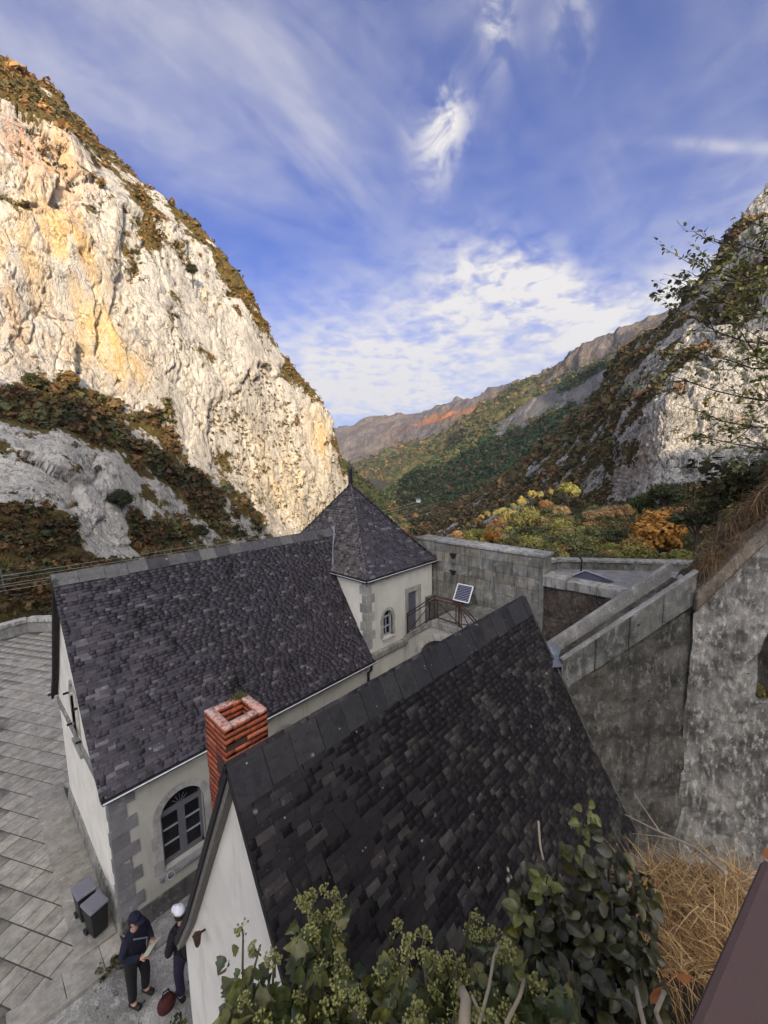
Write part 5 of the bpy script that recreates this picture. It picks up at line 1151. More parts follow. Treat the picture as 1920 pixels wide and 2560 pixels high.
# parapet round the terrace
par = thing('terrace_parapet', (2.35, 30.3, Z0), 'low pale parapet wall with coping around the far end of the terrace', 'parapet')
for (a, b) in (((-14, 26.5), (2.35, 30.3)), ((2.35, 30.3), (9, 24))):
    a, b = np.array(a, float), np.array(b, float); L = np.linalg.norm(b-a); n = int(L/2.2); d = (b-a)/L
    m = MB(); m.bar((*a, Z0+.28), (*b, Z0+.28), .42, .60); m.build('wall', MAT['concrete'], par)
    for i in range(n):
        p, q = a+d*(L*i/n+.012), a+d*(L*(i+1)/n-.012); m = MB(); m.bar((*p, Z0+.69), (*q, Z0+.69), .58, .20); o = m.build('coping_stone', MAT['stone'], par, bevel=.02); g_ = rng.uniform(.9, 1.1); o.color = (.40*g_, .39*g_, .36*g_, 1)
# ------------------------------------------------------------------ wheelie bins by the gable
def bin_(x, y, rot, label):
    t = thing('litter_bin', (x, y, Z0), label, 'bin', 'bins by the gable wall'); c, s = math.cos(rot), math.sin(rot); R2 = lambda p: (x+c*p[0]-s*p[1], y+s*p[0]+c*p[1], p[2])
    m = MB(); lo, hi = (.13, .15), (.165, .19)
    V = [R2((sx*lo[0], sy*lo[1], Z0+.06)) for sx, sy in ((-1,-1),(1,-1),(1,1),(-1,1))]+[R2((sx*hi[0], sy*hi[1], Z0+.64)) for sx, sy in ((-1,-1),(1,-1),(1,1),(-1,1))]; m.add(V, BOXF); m.build('body', MAT['black_plastic'], t, bevel=.03)
    m = MB(); V = [R2((sx*.185, sy*.215, Z0+.645)) for sx, sy in ((-1,-1),(1,-1),(1,1),(-1,1))]+[R2((sx*.165, sy*.19, Z0+.70)) for sx, sy in ((-1,-1),(1,-1),(1,1),(-1,1))]; m.add(V, BOXF); m.build('lid', MAT['grey_plastic'], t, bevel=.045)
    for sx in (-1, 1):
        m = MB(); m.tube([R2((sx*.13, .15, Z0+.07)), R2((sx*.165, .15, Z0+.07))], .07, 10); m.build('wheel', MAT['black_plastic'], t)
    m = MB(); m.tube([R2((-.13, .22, Z0+.62)), R2((.13, .22, Z0+.62))], .015, 6); m.build('handle', MAT['black_plastic'], t)
bin_(1.16, 9.20, .25, 'black litter bin with grey lid standing closer to the house corner'); bin_(1.08, 9.70, .1, 'black litter bin with grey lid farther from the corner, behind the other bin')
# pale planter at the left edge of the terrace
pl = thing('white_bench', (-.05, 19.4, Z0), 'pale rounded bench cut off by the left edge on the terrace', 'bench')
m = MB(); m.box(-.75, .42, 19.15, 19.62, Z0+.40, Z0+.50); m.build('seat', MAT['white_paint'], pl, bevel=.04)
for x in (-.6, .25): m = MB(); m.box(x-.06, x+.06, 19.22, 19.55, Z0, Z0+.4); m.build('leg', MAT['grey_plastic'], pl)
# ------------------------------------------------------------------ people
def skin_body(name, nodes, edges, rad, mat, parent, sub=2, label=None):
    me = bpy.data.meshes.new(name); me.from_pydata([tuple(map(float, n)) for n in nodes], edges, []); me.materials.append(MAT[mat])
    o = bpy.data.objects.new(name, me); COL.objects.link(o); setp(o, parent)
    o.modifiers.new('skin', 'SKIN'); sv = me.skin_vertices[0].data
    for i, r_ in enumerate(rad): sv[i].radius = (r_, r_) if np.isscalar(r_) else r_; sv[i].use_root = i == 0
    s = o.modifiers.new('sub', 'SUBSURF'); s.levels = sub; s.render_levels = sub
    return prep(o, label)
def head_mesh(parent, c, yaw, mat='skin'):
    n, mm = 18, 12; V = []; F = []
    for i in range(mm+1):
        ph = math.pi*i/mm
        for j in range(n):
            th = 2*math.pi*j/n; x, y, z = math.sin(ph)*math.cos(th), math.sin(ph)*math.sin(th), math.cos(ph)
            w = .078*(1-.18*max(0, -z)); p = np.array([x*.095, y*w, z*.12])
            if x > .75 and abs(y) < .35 and -.35 < z < .1: p[0] += .022*(1-abs(y)/.35)           # nose
            if x > .8 and .1 < z < .3 and .15 < abs(y) < .5: p[0] -= .008                          # eye sockets
            if x > .7 and z < -.6: p[0] += .012                                                     # chin
            if abs(y) > .93 and abs(z) < .3: p[1] += math.copysign(.016, y)                         # ears
            V.append(p)
    for i in range(mm):
        for j in range(n): F.append((i*n+j, (i+1)*n+j, (i+1)*n+(j+1) % n, i*n+(j+1) % n))
    ca, sa = math.cos(yaw), math.sin(yaw); V = [(c[0]+ca*p[0]-sa*p[1], c[1]+sa*p[0]+ca*p[1], c[2]+p[2]) for p in V]
    return obj('head', mesh_np('head', V, F, smooth=True), MAT[mat], parent)
def cap_mesh(parent, c, yaw, mat):
    V = []; F = []; n = 18
    for i in range(6):
        ph = (math.pi/2)*i/5
        for j in range(n): th = 2*math.pi*j/n; V.append((math.cos(ph)*math.cos(th)*.112, math.cos(ph)*math.sin(th)*.096, .035+math.sin(ph)*.105))
    for i in range(5):
        for j in range(n): F.append((i*n+j, i*n+(j+1) % n, (i+1)*n+(j+1) % n, (i+1)*n+j))
    b = len(V)
    for k in (0, 1):
        for j in range(9): th = -1.1+2.2*j/8; r = (.105, .205)[k]; V.append((math.cos(th)*r*(1 if k == 0 else 1.0), math.sin(th)*(.09 if k == 0 else .095), .04-.022*k))
    for j in range(8): F.append((b+j, b+9+j, b+9+j+1, b+j+1))
    ca, sa = math.cos(yaw), math.sin(yaw); V = [(c[0]+ca*p[0]-sa*p[1], c[1]+sa*p[0]+ca*p[1], c[2]+p[2]) for p in V]
    o = obj('cap', mesh_np('cap', V, F, smooth=True), MAT[mat], parent); o.modifiers.new('t', 'SOLIDIFY').thickness = .006; return o
def person(x, y, z, yaw, label, cap, coat, trousers, arms, lean=0.0, stride=.04):
    t = thing('person', (x, y, z), label, 'person'); ca, sa = math.cos(yaw), math.sin(yaw)
    W = lambda p: np.array([x+ca*p[0]-sa*p[1], y+sa*p[0]+ca*p[1], z+p[2]])
    hip, chest, neck = (0, 0, .95), (lean*.6, 0, 1.28), (lean, 0, 1.50)
    # the body: one skin over pelvis, spine, limbs
    N = [hip, (lean*.3, 0, 1.1), chest, neck, (lean+.02, 0, 1.58)]; E = [(0, 1), (1, 2), (2, 3), (3, 4)]; Rr = [(.15, .11), (.135, .10), (.165, .105), .06, .055]
    for s in (-1, 1):
        b = len(N); N += [(0, s*.10, .88), (.03+stride*s, s*.11, .50), (stride*s*.6, s*.11, .09), (.12+stride*s*.6, s*.125, .03)]; E += [(0, b), (b, b+1), (b+1, b+2), (b+2, b+3)]; Rr += [.10, .07, .05, (.045, .035)]
        b = len(N); el, ha = arms[0 if s < 0 else 1]; N += [(lean*.8, s*.17, 1.43), el, ha]; E += [(2, b), (b, b+1), (b+1, b+2)]; Rr += [.062, .045, .034]
    skin_body('body', [W(p) for p in N], E, Rr, 'skin', t)
    # trousers and coat are worn over it
    N2 = [hip, (lean*.3, 0, 1.16)]; E2 = [(0, 1)]; R2_ = [(.17, .13), (.16, .125)]
    for s in (-1, 1): b = len(N2); N2 += [(0, s*.10, .88), (.03+stride*s, s*.11, .50), (stride*s*.6, s*.11, .10)]; E2 += [(0, b), (b, b+1), (b+1, b+2)]; R2_ += [.115, .085, .07]
    skin_body('trousers', [W(p) for p in N2], E2, R2_, trousers, t)
    N3 = [(0, 0, .78), (lean*.3, 0, 1.1), chest, (lean*.95, 0, 1.47)]; E3 = [(0, 1), (1, 2), (2, 3)]; R3 = [(.19, .155), (.18, .145), (.195, .14), .085]
    for s in (-1, 1): b = len(N3); el, ha = arms[0 if s < 0 else 1]; mid = tuple(np.array(el)+(np.array(ha)-np.array(el))*1.0); N3 += [(lean*.8, s*.175, 1.43), el, mid]; E3 += [(2, b), (b, b+1), (b+1, b+2)]; R3 += [.083, .065, .052]
    skin_body('coat', [W(p) for p in N3], E3, R3, coat, t)
    for s in (-1, 1):
        c = W((.05+stride*s*.6, s*.115, .05)); f = np.array([ca, sa, 0]); l = np.array([-sa, ca, 0]); m = MB(); m.obox(c, f*.13, l*.045, np.array([0, 0, .045])); o = m.build('shoe', MAT['shoe'], t); mo = o.modifiers.new('b', 'BEVEL'); mo.width = .035; mo.segments = 3
    for s in (-1, 1):                                            # hands: palm and five fingers
        el, ha = (np.array(q) for q in arms[0 if s < 0 else 1]); d = ha-el; d /= np.linalg.norm(d); side = np.cross(d, [0, 0, 1.]); side /= np.linalg.norm(side)+1e-9; up_ = np.cross(side, d)
        m = MB(); m.obox(W(ha+d*.05), (W(ha+d*.05+d)-W(ha+d*.05))*.05, (W(side)-W((0, 0, 0)))*.04, (W(up_)-W((0, 0, 0)))*.016)
        for k, (o_, L) in enumerate(((-.03, .06), (-.01, .075), (.01, .07), (.03, .055))):
            b0 = ha+d*.095+side*o_; m.tube([W(b0), W(b0+d*L*.55-up_*.008), W(b0+d*L*.8-up_*.035)], [.010, .009, .007], 6)
        b0 = ha+d*.03+side*.04; m.tube([W(b0), W(b0+d*.03+side*.025), W(b0+d*.06+side*.028)], [.012, .010, .008], 6)
        m.build('hand', MAT['skin'], t, smooth=True)
    hc = W((lean+.03, 0, 1.665)); head_mesh(t, hc, yaw); cap_mesh(t, hc, yaw, cap)
    m = MB(); 
    for k in range(10): th = math.pi*(.55+.9*k/9); q = W((lean+.03+math.cos(th)*.09, math.sin(th)*.078, 1.70)); m.tube([q, q-np.array([0, 0, .10])], [.03, .018], 6)
    m.build('hair', MAT['hair'], t, smooth=True)
    return t, W
YW = math.radians(-62)
p1, W1 = person(1.43, 7.58, -9.52, YW, 'person in navy jacket and dark cap holding a folded leaflet by the house corner', 'navy_cloth', 'navy_cloth', 'black_cloth', (((.02, -.27, 1.17), (.26, -.12, 1.13)), ((.02, .27, 1.17), (.25, .14, 1.16))), .05)
lf = thing('leaflet', W1((.36, .02, 1.16)), 'pale green folded leaflet held by the person in navy', 'leaflet')
m = MB(); m.add([W1((.30, -.13, 1.14)), W1((.30, .03, 1.17)), W1((.44, .03, 1.26)), W1((.44, -.13, 1.23)), W1((.30, .17, 1.14)), W1((.44, .17, 1.23))], [(0, 1, 2, 3), (1, 4, 5, 2)]); o = m.build('page', MAT['paper'], lf); o.modifiers.new('t', 'SOLIDIFY').thickness = .004
bg = thing('shoulder_bag', W1((.05, .27, .75)), 'pale grey shoulder bag hanging at the hip of the person in navy', 'bag')
N = [W1((.06, .26, .98)), W1((.07, .28, .80)), W1((.06, .27, .66))]; skin_body('bag_body', N, [(0, 1), (1, 2)], [(.09, .05), (.16, .075), (.13, .06)], 'grey_cloth', bg)
m = MB(); m.tube([W1(q) for q in ((.08, .25, .98), (.19, .1, 1.22), (.14, -.1, 1.42), (-.05, -.14, 1.48), (-.14, .05, 1.3), (-.02, .24, 1.0))], .012, 6); m.build('strap', MAT['grey_cloth'], bg)
p2, W2 = person(2.06, 7.02, -9.55, math.radians(100), 'person in black coat and white cap half hidden by the slate roof edge', 'white_cloth', 'black_cloth', 'purple_cloth', (((.0, -.27, 1.15), (.20, -.20, 1.0)), ((.0, .27, 1.15), (.20, .2, 1.0))), .03)
bk = thing('backpack', W2((-.2, 0, 1.2)), 'black backpack on the person with the white cap', 'backpack')
skin_body('pack', [W2((-.20, 0, 1.45)), W2((-.23, 0, 1.25)), W2((-.22, 0, 1.02))], [(0, 1), (1, 2)], [(.11, .08), (.17, .12), (.16, .11)], 'black_cloth', bk)
for s in (-1, 1): m = MB(); m.tube([W2((-.14, s*.09, 1.48)), W2((.06, s*.12, 1.50)), W2((.16, s*.13, 1.3)), W2((.0, s*.16, 1.05)), W2((-.16, s*.12, 1.02))], .018, 6); m.build('strap', MAT['black_cloth'], bk)
rb = thing('red_bag', (1.70, 7.02, -9.5), 'dark red bag on the ground beside the corner of the white gable', 'bag')
skin_body('bag_body', [(1.70, 7.05, -9.44), (1.70, 7.0, -9.3), (1.69, 6.97, -9.16)], [(0, 1), (1, 2)], [(.15, .13), (.18, .15), (.11, .09)], 'red_cloth', rb)
m = MB(); m.tube([(1.62, 6.97, -9.12), (1.65, 6.96, -9.0), (1.73, 6.96, -9.0), (1.76, 6.97, -9.12)], .012, 6); m.build('handle', MAT['black_cloth'], rb)
# ------------------------------------------------------------------ power line across the gorge
def pylon(px, rr, zb, zt, w, label):
    b = at(px, 1500, rr); b[2] = zb; t = thing('power_pylon', tuple(b), label, 'pylon'); H = zt-zb
    leg = lambda s1, s2, f: np.array([b[0]+s1*w*(1-.82*f), b[1]+s2*w*(1-.82*f), zb+H*f])
    for s1, s2 in ((-1,-1),(1,-1),(1,1),(-1,1)):
        m = MB(); m.bar(leg(s1, s2, 0), leg(s1, s2, 1), .16); m.build('leg', MAT['galvanised'], t)
    m = MB()
    for i in range(9):
        f0, f1 = i/9, (i+1)/9
        for (a, c) in (((-1,-1),(1,-1)),((1,-1),(1,1)),((1,1),(-1,1)),((-1,1),(-1,-1))): m.bar(leg(*a, f0), leg(*c, f1), .07); m.bar(leg(*c, f0), leg(*a, f1), .07); m.bar(leg(*a, f1), leg(*c, f1), .06)
    m.build('lattice', MAT['galvanised'], t, kind='stuff')
    for f in (.84, .96):
        c = np.array([b[0], b[1], zb+H*f]); m = MB(); m.bar(c-RIGHT*w*1.3, c+RIGHT*w*1.3, .14); m.build('cross_arm', MAT['galvanised'], t)
    return t
pylon(-2, 80, -38.5, -14.4, 2.6, 'grey lattice power pylon cut off by the left edge beyond the parapet')
for i, (y0, y1) in enumerate(((1436, 1236), (1446, 1243), (1458, 1256), (1464, 1262), (1474, 1272))):
    a, b = at(-60, y0+14, 76), at(1098, y1, 330); m = MB(); pts = [a+(b-a)*t-np.array([0, 0, 1.])*3.0*4*t*(1-t) for t in np.linspace(0, 1, 25)]; m.tube(pts, .04, 5)
    prep(m.build('power_line', MAT['wire']), ['topmost power line wire crossing the gorge behind the tower roof', 'second power line wire from the top crossing the gorge', 'middle power line wire crossing the gorge behind the tower', 'second power line wire from the bottom crossing the gorge', 'lowest power line wire crossing the gorge behind the tower'][i], 'power line', 'power line wires over the gorge')
# ------------------------------------------------------------------ little white house in the valley
hb = at(1046, 1252, 470); wh = thing('valley_house', tuple(hb), 'tiny white house among the dark trees deep in the valley', 'house')
def hp(a, b, c): return hb+RIGHT*a*.75+HEAD*b*.75+np.array([0, 0, c*.55])
m = MB(); m.add([hp(*q) for q in ((-3,-2.5,-3),(3,-2.5,-3),(3,2.5,-3),(-3,2.5,-3),(-3,-2.5,2.6),(3,-2.5,2.6),(3,2.5,2.6),(-3,2.5,2.6))], BOXF); m.build('wall', MAT['white_paint'], wh)
m = MB(); m.add([hp(*q) for q in ((-3.5,-3,2.5),(3.5,-3,2.5),(3.5,3,2.5),(-3.5,3,2.5),(-3.2,0,5),(3.2,0,5))], [(0,1,5,4),(2,3,4,5),(1,2,5),(3,0,4),(3,2,1,0)]); m.build('roof', MAT['zinc'], wh)
for a in (-1.6, 1.4): m = MB(); m.add([hp(*q) for q in ((a-.5,-2.56,-.6),(a+.5,-2.56,-.6),(a+.5,-2.56,1.2),(a-.5,-2.56,1.2))], [(0,1,2,3)]); m.build('window', MAT['dark_glass'], wh)
# ------------------------------------------------------------------ vegetation, far to near
def clump_template(nq, size, seed, flatz=.85):
    r = np.random.default_rng(seed); d = r.normal(size=(nq, 3)); d[:, 2] = d[:, 2]*.9+.25; d /= np.linalg.norm(d, axis=1)[:, None]
    c = d*r.uniform(.45, 1.0, (nq, 1)); n = d+r.normal(0, .45, (nq, 3)); n /= np.linalg.norm(n, axis=1)[:, None]
    t = np.cross(n, r.normal(size=(nq, 3))); t /= np.linalg.norm(t, axis=1)[:, None]; b = np.cross(n, t)
    s = size*r.uniform(.6, 1.35, (nq, 1)); k = r.uniform(.5, 1.0, (nq, 1))
    V = np.stack([c-t*s-b*s*k*.6, c+t*s*k-b*s, c+t*s+b*s*k, c-t*s*.5+b*s], 1)
    V[..., 2] *= flatz; return V                                     # nq,4,3
TEMPL = {}
def clumps(name, pts, rad, cols, nq, size, label, cat, jit=.25, tall=1.0, seed=1, parent=None):
    """one joined mass of foliage clumps: each clump its own colour"""
    key = (nq, size)
    if key not in TEMPL: TEMPL[key] = [clump_template(nq, size, 50+i) for i in range(8)]
    T_ = TEMPL[key]; r = np.random.default_rng(seed); n = len(pts); V = np.empty((n, nq, 4, 3), np.float32); C = np.empty((n, nq, 4, 3), np.float32)
    which = r.integers(0, 8, n); ang = r.uniform(0, 2*math.pi, n); sx = rad*r.uniform(.8, 1.2, n); sz = rad*r.uniform(.8, 1.25, n)*tall
    for w in range(8):
        m = which == w
        if not m.any(): continue
        B = T_[w][None].repeat(m.sum(), 0); ca, sa = np.cos(ang[m])[:, None, None], np.sin(ang[m])[:, None, None]
        x = B[..., 0]*ca-B[..., 1]*sa; y = B[..., 0]*sa+B[..., 1]*ca
        V[m, ..., 0] = x*sx[m][:, None, None]; V[m, ..., 1] = y*sx[m][:, None, None]; V[m, ..., 2] = B[..., 2]*sz[m][:, None, None]
    V += pts[:, None, None, :]
    q = r.uniform(1-jit, 1+jit, (n, nq, 1, 1)); C[:] = cols[:, None, None, :]*q
    F = np.arange(n*nq*4).reshape(-1, 4)
    me = mesh_np(name, V.reshape(-1, 3), F, C.reshape(-1, 3)); o = obj(name, me, MAT['foliage_field'], parent)
    prep(o, label, cat if parent is None else None, None, 'stuff'); return o
def scatter(P, W, n, seed):
    """n random points on a grid surface, weighted"""
    r = np.random.default_rng(seed); a = np.linalg.norm(np.cross(P[1:, :-1]-P[:-1, :-1], P[:-1, 1:]-P[:-1, :-1]), axis=2); w = (a*W[:-1, :-1]).ravel(); w /= w.sum()
    i = r.choice(len(w), n, p=w); jj, ii = np.divmod(i, P.shape[1]-1); fu, fv = r.uniform(0, 1, (2, n, 1))
    return P[jj, ii]*(1-fu)*(1-fv)+P[jj, ii+1]*fu*(1-fv)+P[jj+1, ii]*(1-fu)*fv+P[jj+1, ii+1]*fu*fv, jj, ii
def paint(n, pal, seed, var=.3):
    r = np.random.default_rng(seed); pal = np.array(pal); return pal[r.integers(0, len(pal), n)]*r.uniform(1-var, 1+var, (n, 1))
OCH = [(0.213,0.119,0.040),(0.263,0.150,0.050),(0.181,0.106,0.037),(0.150,0.112,0.040),(0.112,0.100,0.037),(0.237,0.125,0.037),(0.088,0.085,0.033)]
OLV = [(0.074,0.076,0.027),(0.101,0.092,0.032),(0.061,0.068,0.027),(0.121,0.084,0.035),(0.149,0.084,0.034),(0.088,0.081,0.027),(0.051,0.061,0.024)]
GRN = [(0.041,0.072,0.032),(0.051,0.084,0.035),(0.065,0.094,0.038),(0.038,0.064,0.029),(0.080,0.087,0.035),(0.058,0.080,0.036)]
BRN = [(0.169,0.117,0.055),(0.206,0.133,0.058),(0.140,0.113,0.051),(0.112,0.098,0.047),(0.244,0.146,0.058),(0.094,0.098,0.043),(0.160,0.098,0.053)]
# crest shrubs of the left mountain
rowf = np.linspace(0, 1, PL.shape[0])[:, None]*np.ones((1, PL.shape[1]))
hi_ = np.clip((VLn-.45)*3, 0, 1)*(rowf > .55); lo_ = np.clip((VLn-.60)*3.5, 0, 1)*(rowf <= .55)
p, j, i = scatter(PL, hi_, 4600, 5); clumps('cliff_top_scrub', p+[0, 0, .2], np.exp(rng.normal(.15, .45, len(p))), paint(len(p), OCH, 6), 30, .255, 'rust and olive scrub along the top of the left cliff', 'scrub', seed=8)
p, j, i = scatter(PL, lo_, 5500, 9); c = paint(len(p), OLV+OLV[3:5]+[(.14,.08,.032),(.17,.095,.035)], 10)*(.8+.5*np.clip(fbm(p/14, 3, 95), -.6, 1))[:, None]; clumps('cliff_foot_wood', p+[0, 0, .6], np.clip(np.linalg.norm(p[:, :2], axis=1)/150, .45, 1.3)*np.clip(np.exp(rng.normal(.35, .45, len(p))), .3, 3), c, 32, .225, 'dark green and russet wood on the foot of the left cliff', 'wood', seed=12)
crk = np.clip((-dL.reshape(VL.shape)-.8), 0, 2)*(VLn < .45)*(rowf > .1); p, j, i = scatter(PL, crk, 900, 13); clumps('cliff_ledge_shrubs', p, rng.uniform(.5, 1.3, len(p)), paint(len(p), OLV+OCH[:3], 14), 30, .26, 'small shrubs rooted in cracks of the left cliff', 'shrubs', seed=15)
# right mountain
p, j, i = scatter(PR, np.clip((VRn-.52)*3, 0, 1)*(np.arange(PR.shape[0])[:, None] > 20), 7200, 17); rr_ = np.linalg.norm(p[:, :2], axis=1)
clumps('slope_scrub', p+[0, 0, .3], np.clip(rr_/130, .55, 2.2)*np.exp(rng.normal(-.15, .45, len(p))), paint(len(p), BRN+OLV[:4], 18), 30, .235, 'brown and green scrub covering the right hand slope', 'scrub', seed=19)
# middle hillside and spur
p, j, i = scatter(PM, np.clip((VMn-.4)*3, .02, 1)*(np.arange(PM.shape[0])[:, None] > 12), 6500, 21); rr_ = np.linalg.norm(p[:, :2], axis=1)
clumps('hillside_forest', p+[0, 0, 2], rr_/130*rng.uniform(.7, 1.3, len(p)), paint(len(p), GRN+GRN+BRN[:2], 22), 24, .27, 'dense dark green forest on the middle hillside', 'forest', seed=23)
p, j, i = scatter(PS, np.ones(PS.shape[:2]), 1500, 25); clumps('spur_forest', p+[0, 0, 1.5], rng.uniform(2.2, 4.2, len(p)), paint(len(p), GRN+OLV, 26)*.6, 28, .26, 'trees coloured dark as in shade on the spur behind the tower roof', 'forest', seed=27)  # tints darkened to stand for shade the sun does not cast here
# trees on the sunny far slopes
p, j, i = scatter(PF, np.clip((VF-.45)*2, 0, 1)*(np.arange(PF.shape[0])[:, None] > 8), 4300, 29); rr_ = np.linalg.norm(p[:, :2], axis=1); clumps('far_woods', p+[0, 0, 3], rr_/190*rng.uniform(.6, 1.2, len(p)), paint(len(p), [(.06,.07,.03),(.08,.085,.035),(.16,.11,.04),(.19,.12,.045),(.07,.075,.035),(.12,.11,.04)], 30), 12, .38, 'sunlit orange and green woods on the far slopes', 'wood', seed=31)
pxs, pys = rng.uniform(925, 1180, 1100), rng.uniform(1262, 1420, 1100); dd = CF*FPX+np.multiply.outer(pxs-960, CR)-np.multiply.outer(pys-1280, CU); p = dd*(-60/dd[:, 2])[:, None]; p = p[np.linalg.norm(p[:, :2], axis=1) < 900]
clumps('gorge_floor_wood', p, rng.uniform(2, 4.5, len(p)), paint(len(p), GRN+BRN, 36), 30, .24, 'dark wood on the floor of the gorge', 'wood', seed=37)
# undergrowth of the knoll
p, j, i = scatter(PK, np.ones(PK.shape[:2]), 750, 33); clumps('knoll_undergrowth', p+[0, 0, .2], rng.uniform(.7, 1.5, len(p)), paint(len(p), OLV+[(.12,.11,.04)], 34), 80, .115, 'undergrowth between the trees of the knoll', 'undergrowth', seed=35)
# ---- single trees: crown variants shared by all
def crown_mesh(name, seed, nb=15, nq=46, spread=.62, leaf=.115):
    r = np.random.default_rng(seed); V = []; C = []
    for b in range(nb):
        d = r.normal(size=3); d[2] = abs(d[2])*.9-.25; d /= np.linalg.norm(d); ctr = d*spread*r.uniform(.5, 1.15); ctr[2] *= .9; br = r.uniform(.26, .44); T_ = clump_template(nq, leaf/br, seed*31+b)*br
        V.append(T_+ctr); q = r.uniform(.72, 1.22); C.append(np.ones((nq, 4, 3))*q*r.uniform(.82, 1.18, (nq, 1, 1)))
    V = np.concatenate(V).reshape(-1, 3); C = np.concatenate(C).reshape(-1, 3)
    me = mesh_np(name, V, np.arange(len(V)).reshape(-1, 4), C); me.materials.append(MAT['foliage']); return me
CROWNS = [crown_mesh('crown', 300+i, 20+i % 4*4, 150, .64, .046) for i in range(8)]
def trunk_mesh(seed):
    r = np.random.default_rng(seed); m = MB(); m.tube([(0, 0, -2.3), (.02, .01, -1.4), (.0, .03, -.6), (.03, 0, .1)], [.10, .08, .065, .03], 6)
    for i in range(6):
        a = r.uniform(0, 6.28); z = r.uniform(-1.0, -.3); e = np.array([math.cos(a)*.5, math.sin(a)*.5, z+r.uniform(.4, .75)]); m.tube([(0, .02, z), e*.55+[0, 0, z*.2], e], [.04, .026, .01], 5)
    me = mesh_np('trunk', m.v, m.f); me.materials.append(MAT['bark']); return me
TRUNKS = [trunk_mesh(400+i) for i in range(4)]
def tree(px, py, wpx, rr, col, label, group=None, tall=1.0):
    c = at(px, py, rr); R = wpx/2*np.linalg.norm(c)/FPX*.92; t = thing('tree', tuple(c-[0, 0, R*1.6*tall]), label, 'tree', group)
    k = random.randrange(8); a = random.uniform(0, 6.28)
    for nm, me, f in (('crown', CROWNS[k], 1.0), ('trunk', TRUNKS[k % 4], 1.0)):
        o = bpy.data.objects.new(nm, me); COL.objects.link(o); o.parent = t; o.location = (0, 0, R*1.6*tall); o.rotation_euler = (0, 0, a); o.scale = (R, R*random.uniform(.85, 1.1), R*tall*random.uniform(.9, 1.1)); o.color = (*col, 1)
    return t
TAN, ORG, LIME, OLI, DGR, YEL, RUS = (.46,.31,.15), (.36,.18,.04), (.24,.23,.06), (.16,.155,.055), (.06,.07,.03), (.42,.36,.11), (.27,.15,.065)
for a in [
 (1641,1340,175,50,ORG,'broad orange brown oak nearest the tall pale wall'), (1590,1375,80,46,(.30,.20,.06),'smaller ochre tree at the left side of the broad orange oak'), (1231,1345,50,62,ORG,'small round orange tree just above the rampart coping'),
 (1278,1357,46,58,OLI,'small olive tree right of the round orange tree'), (1406,1281,50,90,TAN,'pale tan tree on its own in the middle of the knoll'), (1396,1322,46,70,LIME,'bright lime tree below the single tan tree'),
 (1470,1297,54,84,TAN,'leftmost of the three pale tan trees in a row'), (1510,1286,52,86,TAN,'middle of the three pale tan trees in a row'), (1553,1280,54,88,(.42,.27,.12),'rightmost of the three pale tan trees in a row'),
 (1438,1368,100,52,(.18,.18,.07),'feathery olive green tree in front of the knoll'), (1421,1232,58,104,(.27,.26,.08),'large yellow green tree on the crest of the knoll'), (1312,1300,88,80,OLI,'broad dull green tree under the lit crest of the knoll'),
 (1362,1268,44,94,RUS,'brownish tree just below the lit crest of the knoll'), (1745,1295,125,38,DGR,'dark evergreen tree beside the tall pale wall'), (1800,1255,105,36,(.07,.07,.028),'tall dark green tree behind the hanging dry grass'), (1600,1412,120,40,LIME,'low lime green bush behind the gravel terrace'), (1680,1418,110,36,(.19,.19,.05),'low green bush at the corner of the gravel terrace'),
 (1514,1400,56,46,RUS,'small russet tree behind the gravel terrace'), (1360,1390,60,50,(.22,.19,.05),'yellowish bush at the end of the rampart'), (1143,1343,44,66,TAN,'tan bush at the left end of the knoll'), (1198,1338,44,66,LIME,'light green tree left of the round orange tree'),
 (1303,1254,30,100,YEL,'tall pointed sunlit yellow tree on the knoll crest'), (1330,1240,30,100,YEL,'sunlit yellow tree beside the pointed one on the crest'), (1540,1345,60,60,DGR,'dark green tree in the shadow beside the orange oak'), (1600,1260,70,90,(.07,.085,.03),'green tree at the foot of the grey crag'), (1660,1240,80,86,DGR,'dark tree at the right of the crag foot'), (1480,1340,60,66,OLI,'olive tree below the row of tan trees')]:
    tree(*a, group='trees on the knoll', tall=1.0 if a[2] > 40 else 1.3)
for k, (x, y) in enumerate(((1261,1274),(1242,1281),(1223,1287),(1206,1295),(1189,1303),(1172,1311),(1282,1266),(1352,1234),(1376,1228))):
    tree(x+random.uniform(-5, 5), y+random.uniform(-3, 4), random.uniform(15, 30), 100, random.choice([YEL, (.36,.33,.12), (.30,.29,.10), (.42,.30,.10)]), ['sixth','fifth','fourth','third','second','first','seventh','eighth','ninth'][k]+' small sunlit yellow tree, counted up the line on the knoll crest', 'sunlit trees along the knoll crest', 1.2)
KP = [(OLI,'olive'),(DGR,'dark green'),(LIME,'light green'),((.22,.185,.065),'yellow olive'),(RUS,'russet'),((.28,.22,.10),'pale brown'),((.11,.12,.05),'dull green')]
def kcrest(x): return np.interp(x, [1060,1160,1250,1330,1420,1560,1720], [1385,1330,1292,1264,1246,1268,1262])
